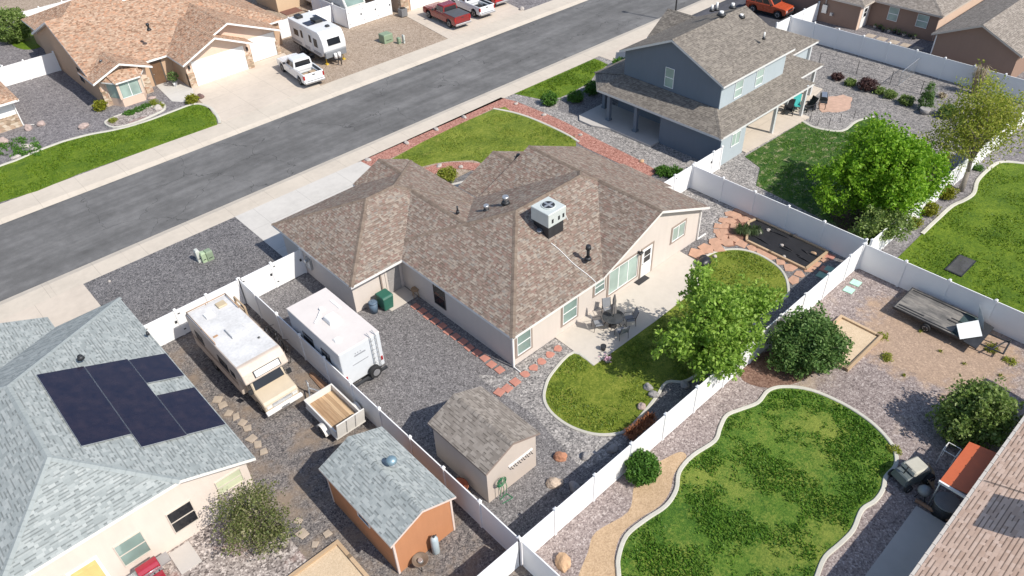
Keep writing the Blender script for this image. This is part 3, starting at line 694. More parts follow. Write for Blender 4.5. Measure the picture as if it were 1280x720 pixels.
roof = R_.build('roof', [SH_MAIN, SH_MAIN_CAP], hm); T_.build('eave_trim', plain('cream_fascia', (.74, .71, .68), .5, var=.05), hm)
mwall(hm, 'wall', ST_MAIN, [(18.97, 34.95, 21.49, 32.1, 0, 2.44), (15.5, 25.6, 31.1, 38.85, 0, 2.44), (34.9, 35.5, 24.8, 28.3, 0, 2.3)],
      [('v', 21.485, 25.85, 35.05, 2.2, 2.47, 4.38, .2), ('v', 31.6, 25.9, 35.0, 2.2, 2.47, 4.38, .2), ('v', 38.9, 21.6, 25.6, 2.3, 2.42, 3.25, .2), ('v', 33.5, 26.4, 32.0, 2.2, 2.45, 3.6, .2)])
window(hm, (19.75, 21.49, 1.32), '-v', .92, 1.4, 'hung', pane=GLASS_GREEN, surround=TRIM_TAUPE)
window(hm, (23.25, 21.49, 1.3), '-v', 1.05, 1.35, 'hung', pane=GLASS_GREEN, surround=TRIM_TAUPE)
window(hm, (25.66, 21.49, 1.65), '-v', .75, .85, 'hung', pane=GLASS_GREEN, surround=TRIM_TAUPE)
window(hm, (27.72, 21.49, 1.32), '-v', 2.45, 1.6, 'slide', pane=GLASS_BLIND, surround=TRIM_TAUPE, cols=3)
window(hm, (32.83, 21.49, 1.75), '-v', 1.15, .95, 'slide', pane=GLASS_BLIND, surround=TRIM_TAUPE)
window(hm, (18.97, 27.55, 1.25), '-u', .95, 1.35, 'hung', pane=GLASS_DK, trim=TRIM_DK)
door(hm, (29.85, 21.49, .08), '-v', .95, 2.1, WHITE, TRIM_TAUPE, lite=True)
door(hm, (18.3, 31.1, .06), '-v', .9, 2.05, plain('grey_door_paint', (.33, .31, .30), .5), ST_MAIN)
b = MB(); b.box(28.9, 29.02, 21.36, 21.49, 2.2, 2.32); b.cyl((28.96, 21.36, 2.25), (28.96, 21.22, 2.2), .07, .09, 8); b.cyl((29.1, 21.4, 2.25), (29.14, 21.24, 2.2), .06, .08, 8); b.build('floodlight', METAL_DK, hm)
downspout(hm, 18.9, 21.4, 2.35, -.0, -.5, WHITE); downspout(hm, 34.98, 21.42, 2.35, .9, 0, WHITE); downspout(hm, 17.4, 31.03, 2.35, 0, 0, TRIM_TAUPE)
b = MB(); b.box(15.36, 15.5, 35.6, 36.1, .7, 1.5); b.cyl((15.38, 35.3, 1.1), (15.38, 35.3, 2.4), .03); b.cyl((15.3, 35.85, 1.35), (15.2, 35.85, 1.35), .13, n=12); b.build('electric_meter', METAL, hm)
b = MB(); b.box(21.9, 25.4, 38.8, 38.93, 0, 2.1); b.build('garage_door', WHITE, hm)
# things on the roof
ac = thing('rooftop_air_conditioner', 'pale square air conditioner with a round top fan on the brown shingle roof', 'air conditioner', (25.2, 25.05, 4.1))
b = MB(); b.box(24.62, 25.8, 24.47, 25.65, 3.9, 4.72); b.build('curb_base', METAL_DK, ac)
cab = plain('painted_cabinet_metal', (.56, .60, .58), .45, .1, var=.06)
b = MB(); b.box(24.5, 25.9, 24.35, 25.75, 4.722, 5.6)
b.build('cabinet', cab, ac, bevel=.03)
for q in (24.75, 25.25, 25.6): b = MB(); b.box(q, q + .13, 24.33, 24.36, 4.95, 5.2); b.build('louvre', METAL_DK, ac)
b = MB(); b.cyl((25.2, 25.05, 5.598), (25.2, 25.05, 5.66), .42, .40, 24); b.build('fan_shroud', cab, ac)
b = MB(); b.cyl((25.2, 25.05, 5.655), (25.2, 25.05, 5.668), .36, n=24)
b.build('fan_well', METAL_DK, ac)
b = MB()
for k in range(4):
    a = k * math.pi / 2; b.M = Matrix.Translation((25.2, 25.05, 5.676)) @ Matrix.Rotation(a, 4, 'Z'); b.box(.05, .33, -.07, .07, -.005, .006, t=(0, 0, .04, .04))
b.M = Matrix(); b.cyl((25.2, 25.05, 5.665), (25.2, 25.05, 5.70), .08)
b.build('fan_blade', METAL, ac)
b = MB(); b.cyl((25.95, 25.0, 5.1), (26.2, 24.95, 5.1), .09); b.cyl((26.15, 24.95, 5.1), (26.3, 24.6, 4.3), .03); b.build('conduit', WHITE, ac)
def zroof_rear(v): return 2.5 + PM * (v - 21.12)
b = MB(); pts = []
for i in range(12):
    f = i / 11; v = 24.2 - f * 3.05; u = 24.55 + f * .35 + .04 * math.sin(f * 9); pts.append((u, v, zroof_rear(v) + .025))
pts.append((24.9, 21.1, 2.3)); b.tube(pts, .022); tag(b.build('cable', WHITE), 'white cable running down the brown roof from the air conditioner to the eave', 'cable')
vent_pipe(735, 322, 3.35, 'black turbine style vent with swivel hood on the brown roof below the air conditioner', .75, .09, METAL_DK, True)
vent_pipe(674.5, 292.5, 4.0, 'short round grey vent cap beside the rooftop air conditioner', .22, .1, METAL, True)
vent_pipe(653, 313, 3.4, 'thin twisted black pipe stub on the brown roof left of the air conditioner', .25, .04, METAL_DK)
vent_pipe(572, 264, 4.1, 'thin dark vent pipe on the garage side slope of the brown roof', .35, .05, METAL_DK)
vent_pipe(608, 262, 3.95, 'left one of two round silver vent caps on the brown roof', .25, .1, METAL, True)
vent_pipe(632, 252, 4.4, 'right one of two round silver vent caps on the brown roof', .3, .12, METAL, True)
vent_pipe(648, 199, 3.3, 'black hood vent on the brown roof above the front lawn', .3, .09, METAL_DK, True)

# ================================================================== house with solar panels
hs = thing('house', 'cream stucco house with pale blue grey shingle roof carrying dark solar panels', 'house', (-1, 23.8, 0))
R_, T_ = MB(), MB(); V3 = lambda *a: Vector(a)
ue, ze, um = 5.52, 2.6, -.95; uL = 2 * um - ue
zf = lambda u: ze + PM * (ue - u) if u > um else ze + PM * (u - uL)
zr = zf(um); fu = 2.5; fz = zf(fu); vb = 23.45; dv_ = (zr - fz) / PM; hz = 38.75 - (ue - um)
body = [[V3(ue, vb, ze), V3(ue, 38.75, ze), V3(um, hz, zr), V3(um, vb + dv_, zr), V3(fu, vb, fz)],
        [V3(uL, 38.75, ze), V3(uL, vb, ze), V3(2 * um - fu, vb, fz), V3(um, vb + dv_, zr), V3(um, hz, zr)],
        [V3(2 * um - fu, vb, fz), V3(fu, vb, fz), V3(um, vb + dv_, zr)],
        [V3(ue, 38.75, ze), V3(uL, 38.75, ze), V3(um, hz, zr)]]
roof_add(R_, T_, body); roof_add(R_, T_, roof_faces(-8, 2.1, 30, 39.9, 2.62, PM, 'y', True, True))
R_.build('roof', [SH_BLUE, SH_BLUE_CAP], hs); T_.build('eave_trim', plain('pale_fascia', (.74, .73, .69), .5, var=.05), hs)
b = MB(); b.box(uL + .4, 5.15, 23.85, 38.3, 0, 2.5); b.prism([(-7.6, 38), (1.7, 38), (1.7, 39.4), (-7.6, 39.4)], 0, 2.5)
pts = [(5.14, 2.3), (5.14, 2.52), (2.4, 3.66), (-4.3, 3.66), (-7.0, 2.52), (-7.0, 2.3)]
A = [(x, 23.84, z) for x, z in pts]; B = [(x, 24.1, z) for x, z in pts]; b.face(A); b.face(B[::-1])
for i in range(6): j = (i + 1) % 6; b.face([A[i], A[j], B[j], B[i]])
b.build('wall', ST_CREAM, hs)
CRT = plain('cream_window_trim', (.60, .54, .47), .5, var=.05)
window(hs, (4.25, 23.84, 1.75), '-v', 1.1, .8, 'hung', pane=GLASS_PALE, trim=CRT)
window(hs, (2.0, 23.84, 1.45), '-v', 1.0, 1.3, 'hung', pane=GLASS_DK, trim=CRT)
window(hs, (-.15, 23.84, 1.45), '-v', 1.05, 1.35, 'hung', pane=GLASS_GREEN, trim=CRT)
door(hs, (-1.9, 23.84, .1), '-v', .95, 2.05, plain('ochre_door_paint', (.62, .5, .2), .5), WHITE)
b = MB(); b.cyl((-2.9, 23.7, 2.1), (-2.9, 23.7, 2.3), .07); b.box(-2.96, -2.84, 23.68, 23.84, 2.1, 2.3); b.build('wall_lamp', METAL_DK, hs)
SOLAR = NT('solar_cells'); uvn = SOLAR.obj(); nn = SOLAR.noise(uvn, 2, 3); br = SOLAR.n('TexVoronoi'); br.inputs['Scale'].default_value = 6; SOLAR.set(br.inputs['Vector'], SOLAR.mapv(uvn, (.3, 1.6, 1)))
SOLAR.col(SOLAR.ramp(nn, [(.3, (.012, .012, .028)), (.7, (.028, .022, .036))])); SOLAR.rough(.18); SOLAR = SOLAR.m
ALU = plain('aluminium_frame', (.62, .64, .66), .35, .8, var=.06)
def solar(u0, u1, v0, v1, label):
    t = thing('solar_panel', label, 'solar panel', ((u0 + u1) / 2, v0, zf((u0 + u1) / 2)), group='solar panels on the blue grey roof')
    L = math.hypot(u1 - u0, PM * (u1 - u0)); n = max(1, round((v1 - v0) / 1.03)); st = (v1 - v0) / n
    for nm, mat, ins, h0, h1 in (('frame', ALU, 0, .06, .10), ('cell_sheet', SOLAR, .008, .085, .106)):
        b = MB(); nrm = Vector((PM, 0, 1)).normalized()
        for i in range(n if nm != 'frame' else 1):
            a0 = v0 + i * st + (.002 if nm != 'frame' else 0); a1 = v0 + (i + 1) * st - .002 if nm != 'frame' else v1
            q = [V3(u0 + ins, a0 + (ins if i == 0 else 0), zf(u0 + ins)), V3(u1 - ins, a0 + (ins if i == 0 else 0), zf(u1 - ins)), V3(u1 - ins, a1, zf(u1 - ins)), V3(u0 + ins, a1, zf(u0 + ins))]
            b.hexa([p + nrm * h0 for p in q], [p + nrm * h1 for p in q])
        b.build(nm, mat, t)
solar(.18, 1.98, 26.95, 32.6, 'dark solar panel bank nearest the ridge, leftmost on the blue grey roof')
solar(2.0, 3.76, 25.95, 32.55, 'long dark solar panel bank in the middle of the blue grey roof')
solar(3.78, 5.42, 30.3, 32.45, 'small dark solar panel bank at the upper right by the roof edge above the motorhome')
solar(3.78, 5.42, 26.0, 29.2, 'square dark solar panel bank at the lower right of the blue grey roof')
vent_pipe(100, 446, 4.45, 'black square box vent on the blue grey roof above the solar panels', .1, .075, METAL_DK)
vent_pipe(184, 416, 3.05, 'small black vent stub on the blue grey roof near its right edge', .08, .04, METAL_DK)

# ================================================================== two storey grey blue house
hg = thing('house', 'two storey slate blue house with grey brown shingle roof and wraparound porch', 'house', (43.3, 25.75, 0))
R_, T_ = MB(), MB()
roof_add(R_, T_, roof_faces(44.6, 53.9, 27.0, 36.6, 5.42, .44, 'x', True, True))
zl, zt = 2.6, 3.5
roof_add(R_, T_, [[V3(42.85, 37.2, zl), V3(42.85, 25.5, zl), V3(44.9, 27.5, zt), V3(44.9, 36.2, zt)],
                  [V3(45.2, 39.5, zl), V3(42.85, 37.2, zl), V3(44.9, 36.2, zt)],
                  [V3(53, 39.5, zl), V3(45.2, 39.5, zl), V3(44.9, 36.2, zt), V3(53, 36.2, zt)],
                  [V3(42.85, 25.5, zl), V3(55.3, 25.5, zl), V3(53.3, 27.5, zt), V3(44.9, 27.5, zt)],
                  [V3(55.3, 25.5, zl), V3(55.3, 27.5, zl + .1), V3(53.3, 27.5, zt)]])
roof_add(R_, T_, roof_faces(51, 58.7, 26.7, 33.5, 2.7, .42, 'x', True, False))
roof_add(R_, T_, roof_faces(51.5, 62.9, 29.5, 38, 2.72, .42, 'x', True, False))
roof_add(R_, T_, roof_faces(52.7, 57.9, 33, 40.2, 3.2, .68, 'y', True, True))
R_.build('roof', [SH_GREY, SH_GREY], hg); T_.build('eave_trim', plain('grey_white_fascia', (.66, .66, .65), .5, var=.05), hg)
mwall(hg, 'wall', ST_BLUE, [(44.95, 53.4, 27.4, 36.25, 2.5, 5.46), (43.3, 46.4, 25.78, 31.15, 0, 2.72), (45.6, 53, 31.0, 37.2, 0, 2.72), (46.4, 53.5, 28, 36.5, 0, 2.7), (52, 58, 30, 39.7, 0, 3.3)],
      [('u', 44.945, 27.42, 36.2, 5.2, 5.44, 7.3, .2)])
mwall(hg, 'wall', ST_BLUE_LIT, [(44.97, 53.38, 27.36, 27.4, 3.0, 5.42), (43.32, 46.38, 25.74, 25.78, 0, 2.7), (46.42, 53.5, 27.95, 28.0, 0, 2.68), (46.38, 46.42, 25.76, 28, 0, 2.68), (53.5, 58, 29.9, 30, 0, 2.7), (58, 62.4, 30.0, 36, 0, 2.7)])  # paler layer paints the sunlit tone of the same siding
window(hg, (44.945, 31.9, 4.5), '-u', .75, 1.45, 'hung', pane=GLASS_BLIND)
window(hg, (47.2, 27.36, 4.3), '-v', .95, 1.2, 'hung', pane=GLASS_BLIND); window(hg, (49.9, 27.36, 4.3), '-v', .95, 1.2, 'hung', pane=GLASS_BLIND)
window(hg, (45.15, 25.74, 1.65), '-v', 1.0, .95, 'slide', pane=GLASS_BLIND)
window(hg, (49.3, 27.95, 1.1), '-v', 1.6, 1.9, 'slide', pane=GLASS_BLIND)
for u, v in ((43.3, 36.2), (43.3, 33.45), (44.7, 37.9)):
    b = MB(); b.box(u - .14, u + .14, v - .14, v + .14, .1, 2.66); b.box(u - .19, u + .19, v - .19, v + .19, .1, .3); b.build('porch_post', ST_BLUE, hg)
for u, v in ((50.35, 25.75), (54.4, 25.65), (58.2, 27.1), (62.4, 29.9), (54.4, 27.0)):
    b = MB(); b.box(u - .11, u + .11, v - .11, v + .11, .05, 2.66); b.build('porch_post', plain('pale_post_paint', (.55, .57, .58), .5, var=.05) if 'pale_post_paint' not in MATS else MATS['pale_post_paint'], hg)
for nm, p, r, h, l in (('a', (951, 24), .12, .25, 'white box vent near the ridge end of the slate blue house roof'),):
    pass
vent_pipe(927, 20, 7.3, 'white hooded vent high on the slate blue house roof near the ridge', .15, .13, WHITE)
vent_pipe(955, 47, 6.6, 'white pipe vent low on the slate blue house roof', .4, .06, WHITE)
vent_pipe(902, 17, 7.75, 'round white vent dome at the ridge of the slate blue house', .18, .16, WHITE)
vent_pipe(890, 12, 7.6, 'left one of two short white pipes at the slate blue house ridge', .35, .09, WHITE)
vent_pipe(896, 11, 7.6, 'right and taller of two white pipes at the slate blue house ridge', .5, .09, WHITE)
vent_pipe(916, 8, 7.7, 'white box vent at the far ridge end of the slate blue house', .25, .13, WHITE)

# ================================================================== tan house across the street
ht = thing('house', 'tan stucco house with orange tan roof and stone trimmed garage across the street', 'house', (15.5, 69.8, 0))
R_, T_ = MB(), MB()
roof_add(R_, T_, roof_faces(15.1, 34.0, 70.3, 85.7, 2.5, .39, 'x', True, False))
roof_add(R_, T_, roof_faces(15.6, 24, 82, 90.5, 2.52, .42, 'x', False, True))
roof_add(R_, T_, roof_faces(14.95, 20.1, 68.9, 72.6, 2.5, .4, 'y', True, True))
roof_add(R_, T_, roof_faces(22.0, 28.9, 66.9, 76, 2.5, .44, 'y', True, True))
roof_add(R_, T_, roof_faces(22.3, 32.35, 67.9, 78, 2.5, .41, 'y', True, True))
bf = [V3(15.7, 69.35, 2.32), V3(16.5, 68.1, 2.3), V3(18.6, 68.1, 2.3), V3(19.4, 69.35, 2.32)]
tp = [V3(16.3, 69.4, 2.9), V3(18.8, 69.4, 2.9)]
roof_add(R_, T_, [[bf[0], bf[1], tp[0]], [bf[1], bf[2], tp[1], tp[0]], [bf[2], bf[3], tp[1]]], th=.12)
R_.build('roof', [SH_TAN, SH_TAN], ht); T_.build('eave_trim', WHITE, ht)
mwall(ht, 'wall', ST_TAN, [(15.5, 33.5, 70.7, 85.2, 0, 2.46), (16.0, 23, 82.5, 90.1, 0, 2.45), (22.4, 28.5, 67.75, 74, 0, 2.46), (28.4, 31.95, 68.75, 76, 0, 2.46), (15.506, 19.6, 69.75, 72, 0, 2.45)],
      [('u', 15.48, 70.75, 85.25, 2.3, 2.5, 5.28, .2)])
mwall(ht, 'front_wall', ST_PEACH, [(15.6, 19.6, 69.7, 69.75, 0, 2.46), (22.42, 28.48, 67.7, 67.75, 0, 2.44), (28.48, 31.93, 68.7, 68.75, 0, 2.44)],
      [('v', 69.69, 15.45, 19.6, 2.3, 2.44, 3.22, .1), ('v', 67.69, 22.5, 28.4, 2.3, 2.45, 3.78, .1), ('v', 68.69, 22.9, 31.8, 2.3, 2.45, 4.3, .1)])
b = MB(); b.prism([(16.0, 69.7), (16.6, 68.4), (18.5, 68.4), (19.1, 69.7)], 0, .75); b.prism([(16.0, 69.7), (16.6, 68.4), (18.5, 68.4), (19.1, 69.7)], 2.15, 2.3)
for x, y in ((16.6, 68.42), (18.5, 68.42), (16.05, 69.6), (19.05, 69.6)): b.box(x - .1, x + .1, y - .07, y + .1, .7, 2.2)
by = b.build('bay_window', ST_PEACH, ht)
window(by, (17.55, 68.42, 1.45), '-v', 1.65, 1.35, 'slide', pane=GLASS_BLIND)
for (x0, y0), (x1, y1) in (((16.05, 69.55), (16.55, 68.5)), ((18.55, 68.5), (19.05, 69.55))):
    b = MB(); b.face([(x0, y0, .77), (x1, y1, .77), (x1, y1, 2.13), (x0, y0, 2.13)]); b.build('pane', GLASS_BLIND, by)
garage_door(ht, (25.55, 67.7, .03), '-v', 4.9, 2.15, WHITE); garage_door(ht, (30.5, 68.7, .03), '-v', 2.45, 2.15, WHITE)
for x0, x1, y in ((22.4, 23.0, 67.7), (28.1, 28.7, 67.7), (31.75, 32.1, 68.7), (15.5, 16.1, 69.7), (19.1, 19.7, 69.7)):
    b = MB(); b.box(x0, x1, y - .14, y + .3, 0, 1.35); b.build('stone_pier', STONE, ht)
for x in (22.72, 28.4):
    b = MB(); b.box(x - .07, x + .07, 67.5, 67.69, 1.75, 2.05); b.build('wall_lamp', METAL_DK, ht)
window(ht, (15.5, 74.4, 1.5), '-u', .8, 1.2, 'plain', pane=GLASS_DK, trim=TRIM_DK)
door(ht, (20.9, 70.7, .05), '-v', .95, 2.05, plain('door_recess_shade', (.16, .09, .05), .5), TRIM_DK)  # door coloured dark to stand in for the shade of the porch recess
vent_pipe(186, 36, 4.9, 'black hooded vent on the orange tan roof', .4, .09, METAL_DK, True)
vent_pipe(126, 76, 3.3, 'small grey box vent low on the orange tan roof above the bay', .06, .07, METAL)

# ================================================================== neighbour at the left edge
hl = thing('house', 'house corner with white wall over a stone skirt at the left edge', 'house', (9, 71.5, 0))
R_, T_ = MB(), MB(); roof_add(R_, T_, roof_faces(-6, 9.55, 70.6, 84, 2.5, .42, 'x', True, False)); R_.build('roof', [SH_TAN, SH_TAN], hl); T_.build('eave_trim', WHITE, hl)
mwall(hl, 'wall', WHITE, [(-5, 9.05, 71.4, 83, 1.1, 2.46)]); mwall(hl, 'stone_skirt', STONE, [(-5, 9.12, 71.33, 83, 0, 1.1)])
downspout(hl, 9.12, 71.3, 2.4, .7, -.5, WHITE)

# ================================================================== houses across the street, top of the photo
hd = thing('house', 'tan house with stone corner pier and white garage door behind the red pickup', 'house', (46.9, 68.2, 0))
R_, T_ = MB(), MB(); roof_add(R_, T_, roof_faces(46.3, 62, 68.2, 82, 2.6, .42, 'x', False, False)); R_.build('roof', [SH_TAN, SH_TAN], hd); T_.build('eave_trim', WHITE, hd)
mwall(hd, 'wall', ST_TAN, [(46.8, 61.5, 68.7, 81, 0, 2.55)]); b = MB(); b.box(46.7, 47.7, 68.5, 69, 0, 2.5); b.build('stone_pier', STONE, hd)
garage_door(hd, (50.5, 68.66, .03), '-v', 4.8, 2.2, WHITE); garage_door(hd, (55.4, 68.66, .03), '-v', 2.6, 2.2, WHITE)
sh = thing('garden_shed', 'plain tan stucco shed corner behind the street side travel trailer', 'shed', (39.1, 79, 0))
mwall(sh, 'wall', stucco('stucco_light_tan', (.58, .43, .29)), [(37.8, 42.5, 79.1, 84, 0, 2.5)])
R_, T_ = MB(), MB(); roof_add(R_, T_, roof_faces(37.4, 42.9, 78.7, 84.4, 2.5, .4, 'x', True, True)); R_.build('roof', [SH_TAN, SH_TAN], sh); T_.build('eave_trim', WHITE, sh)

# ================================================================== brown houses, top right
hb = thing('house', 'brown stucco house with grey meters on its wall behind the long white fence', 'house', (74, 31, 0))
R_, T_ = MB(), MB(); roof_add(R_, T_, roof_faces(73.6, 92, 30.9, 41, 2.55, .42, 'x', False, False)); roof_add(R_, T_, roof_faces(75.7, 92, 24.4, 36, 2.57, .42, 'x', False, False))
R_.build('roof', [SH_TAUPE, SH_TAUPE], hb); T_.build('eave_trim', plain('beige_fascia', (.56, .49, .42), .5, var=.05), hb)
mwall(hb, 'wall', ST_BROWN, [(74.0, 91, 31.35, 40.5, 0, 2.5), (76.1, 91, 24.85, 36, 0, 2.52)])
mwall(hb, 'front_wall', ST_PEACH, [(76.12, 91, 24.8, 24.85, 0, 2.5), (74.02, 76.1, 31.3, 31.35, 0, 2.5)])  # sunlit faces of the brown stucco, their brightness put into a paler colour
window(hb, (76.1, 29.0, 1.6), '-u', .9, 1.2, 'hung', pane=GLASS_BLIND); window(hb, (76.1, 26.2, 1.6), '-u', 1.0, 1.1, 'hung', pane=GLASS_BLIND)
door(hb, (75.1, 31.3, .05), '-v', .9, 2.05, WHITE, WHITE, lite=True)
b = MB(); b.box(73.82, 74, 34.6, 35.1, .9, 1.7); b.box(73.85, 74, 33.9, 34.2, .8, 1.1); b.cyl((73.9, 34.85, 1.7), (73.9, 34.85, 2.4), .04); b.cyl((73.82, 34.0, .95), (73.7, 34.0, .95), .1); b.build('electric_meter', METAL, hb)
hc = thing('house', 'brown gable ended house with taupe roof and white ridge vents at the top right', 'house', (71.3, 19.6, 0))
R_, T_ = MB(), MB(); roof_add(R_, T_, roof_faces(70.9, 90, 15.9, 23.35, 2.65, .45, 'x', True, True)); R_.build('roof', [SH_TAUPE, SH_TAUPE], hc); T_.build('eave_trim', plain('sand_fascia', (.52, .46, .40), .5, var=.05), hc)
mwall(hc, 'wall', ST_BROWN, [(71.25, 89, 16.3, 22.95, 0, 2.65)], [('u', 71.24, 16.32, 22.93, 2.4, 2.68, 4.13, .2)])
downspout(hc, 71.2, 22.98, 2.5, -.3, 0, WHITE)
for i, (px, py) in enumerate(((1239, 35), (1254, 24), (1268, 14))):
    vent_pipe(px, py, 3.9, ['nearest', 'middle', 'farthest'][i] + ' of three white box vents below the taupe ridge at top right', .14, .15, WHITE, group='white ridge vents')

# ================================================================== house at the lower right corner
hr = thing('house', 'corner of a house with pinkish tan shingles and a gutter at lower right', 'house', (26, 1.0, 0))
R_, T_ = MB(), MB()
roof_add(R_, T_, [[V3(14, 1.35, 2.6), V3(14, -9, 6.4), V3(36, -9, 6.4), V3(36, 1.35, 2.6)][::-1]], cap=False)
roof_add(R_, T_, [[V3(14, -9, 6.4), V3(14, -19, 2.6), V3(36, -19, 2.6), V3(36, -9, 6.4)][::-1]], cap=False)
R_.build('roof', [SH_PINK, SH_PINK], hr); T_.build('eave_trim', WHITE, hr)
mwall(hr, 'wall', ST_CREAM, [(14.5, 35.5, -18.5, .85, 0, 2.55)])
b = MB(); b.box(24.45, 26.4, -2.7, -2.0, 3.0, 5.6); b.box(24.4, 26.45, -2.75, -1.95, 5.6, 5.7); b.build('unseen_chimney', ST_CREAM, hr)  # out of view, placed and sized to cast the shadow on this roof
b = MB(); b.box(14, 36, 1.36, 1.48, 2.47, 2.6)
for i in range(36): b.box(14.3 + i * .6, 14.36 + i * .6, 1.35, 1.485, 2.6, 2.625)
b.build('gutter', plain('pale_gutter', (.55, .51, .46), .5, .2, var=.08), hr)
b = MB(); pts = [(26.35, 1.3 - k * .8, 2.66 + k * .8 * 3.8 / 10.35) for k in range(10)]; b.tube(pts, .014); b.build('cable', METAL_DK, hr)

# ================================================================== the two sheds
def shed(label, u0, u1, v0, v1, zw, p, ov, roofm, wallm, trim, cat='shed'):
    t = thing('garden_shed', label, cat, ((u0 + u1) / 2, v0, 0))
    R_, T_ = MB(), MB(); roof_add(R_, T_, roof_faces(u0 - ov, u1 + ov, v0 - ov, v1 + ov, zw, p, 'y', True, True), th=.12); R_.build('roof', [roofm, roofm], t); T_.build('eave_trim', trim, t)
    um_ = (u0 + u1) / 2; za = zw + p * (um_ - u0 + ov) - .12
    mwall(t, 'wall', wallm, [(u0, u1, v0, v1, 0, zw - .05)], [('v', v0 - .004, u0 + .002, u1 - .002, .02, zw + p * ov - .13, za, .1), ('v', v1 - .096, u0 + .002, u1 - .002, .02, zw + p * ov - .13, za, .1)])
    return t, um_, za
so_, um_, za = shed('orange painted shed with a pale blue grey shingle roof by the white fence', 7.42, 10.4, 16.1, 21.0, 2.38, .42, .18, SH_BLUE, ST_ORANGE, plain('pink_white_trim', (.68, .56, .50), .5, var=.05))
b = MB()
for u in (7.4, 10.34): b.box(u, u + .09, 16.07, 16.16, 0, 2.3)
b.box(7.4, 7.46, 20.95, 21.03, 0, 2.3); b.build('corner_trim', MATS['pink_white_trim'], so_)
window(so_, (7.42, 18.2, 1.75), '-u', .8, .5, 'plain', pane=GLASS_DK, trim=WHITE)
t = thing('turbine_vent', 'blue grey dome vent on the orange shed roof', 'roof vent', (9.55, 18.75, 2.75))
b = MB(); b.cyl((9.45, 18.7, 2.75), (9.45, 18.7, 3.12), .16, n=14); b.build('neck', METAL, t)
b = MB(); b.ball((9.45, 18.7, 3.22), .24, seg=16, rings=10, sc=(1, 1, .75)); b.build('dome', plain('blue_grey_metal', (.25, .36, .42), .45, .5, var=.1), t)
st_, um_, za = shed('taupe shed with grey brown shingle roof beside the gravel and white fence', 12.35, 15.3, 16.05, 19.75, 2.34, .42, .15, SH_TAUPE, ST_SHED, plain('brown_drip_edge', (.26, .2, .17), .6))
b = MB(); b.box(13.6, 15.05, 15.99, 16.045, 1.42, 1.5); b.build('tool_rack', WHITE, st_)
for i in range(6):
    h = MB(); x = 13.7 + i * .24; h.cyl((x, 15.98, 1.45), (x, 15.9, 1.40), .02, n=6); h.tube([(x, 15.93, 1.41), (x + .05, 15.93, 1.28), (x + .1, 15.93, 1.25)], .02); h.build('hook', METAL_DK, st_)
# ================================================================== white vinyl fences
def fence(label, a, b_, step=2.42, first=None, gates=(), h=1.8, ends=(True, True)):
    a, b_ = Vector((a[0], a[1], 0)), Vector((b_[0], b_[1], 0)); d = b_ - a; L = d.length; d.normalize(); ang = math.atan2(d.y, d.x)
    t = thing('fence', label, 'fence', a)
    ps = [0]; x = first if first else step
    while x < L - .5: ps.append(x); x += step
    ps.append(L); M = Matrix.Translation(a) @ Matrix.Rotation(ang, 4, 'Z')
    for i, x in enumerate(ps):
        if (i == 0 and not ends[0]) or (i == len(ps) - 1 and not ends[1]): continue
        m = MB(); m.M = M; m.box(x - .063, x + .063, -.063, .063, 0, h + .05); o = m.build('post', VINYL, t)
        m = MB(); m.M = M; m.box(x - .08, x + .08, -.08, .08, h + .052, h + .08); m.box(x - .075, x + .075, -.075, .075, h + .08, h + .15, t=(.06, .06, .06, .06)); m.build('cap', VINYL, o)
    for i, (x0, x1) in enumerate(zip(ps, ps[1:])):
        m = MB(); m.M = M; x0 += .065; x1 -= .065
        m.box(x0, x1, -.018, .018, .13, h - .07)
        m.box(x0, x1, -.025, .025, .03, .14); m.box(x0, x1, -.027, .027, h - .08, h)
        o = m.build('gate' if i in gates else 'panel', VINYL, t)
        if i in gates:
            g = MB(); g.M = M
            g.box(x1 - .16, x1 - .04, -.05, .05, 1.0, 1.16); g.build('latch', METAL_DK, o)
            for z in (.35, 1.5): g = MB(); g.M = M; g.box(x0, x0 + .14, -.04, .04, z, z + .06); g.build('hinge', METAL_DK, o)
    return t
fence('white vinyl fence with gates in front of the old motorhome, facing the street gravel', (5.6, 36.55), (11.27, 36.55), step=1.85, gates=(0, 1))
fence('white vinyl gate between the motorhome yard and the brown roofed house garage', (11.41, 36.55), (15.42, 36.55), step=2.0, gates=(0, 1), ends=(False, True))
fence('long white vinyl fence between the old motorhome and the white travel trailer', (11.34, 12.97), (11.34, 36.55), step=2.41)
fence('long sunlit white vinyl fence along the reddish gravel of the lower right yard', (11.34, 12.9), (39.25, 12.9), first=2.0, step=2.435)
fence('short white vinyl fence piece running to the lower edge left of the fence corner', (11.27, 12.9), (6.5, 12.9), ends=(False, True))
fence('white vinyl fence piece at the lower edge between two yards below the fence corner', (11.34, 12.83), (11.34, 3.3), ends=(False, True))
fence('shaded white vinyl fence behind the black garden bed and flagstones', (39.75, 25.5), (39.75, 13.0), step=2.45, ends=(True, True))
fence('white vinyl gate between the brown roofed house and the slate blue house', (35.6, 25.55), (43.2, 25.55), first=2.2, step=2.2, gates=(1, 2))
fence('shaded white vinyl fence behind the flat trailer with white ramps', (39.35, 12.85), (39.35, -9), step=2.44)
fence('white vinyl fence running behind the big bright green tree to the right edge', (39.95, 12.75), (66, 12.75), first=2.3)
fence('long white vinyl fence in front of the brown houses at the top right', (68.6, 35.4), (68.6, 8), step=2.42)
fence('short sunlit white fence beside the orange suv', (66.2, 35.5), (73.8, 35.5), first=2.4)
fence('white vinyl fence joining the left side of the tan house, half in its shade', (3, 81.0), (15.35, 81.0))
fence('short white vinyl fence running back from the tan house side fence', (10.9, 81.1), (10.9, 91))
fence('white vinyl fence along the back behind the tan house', (4, 95.4), (46, 95.4))
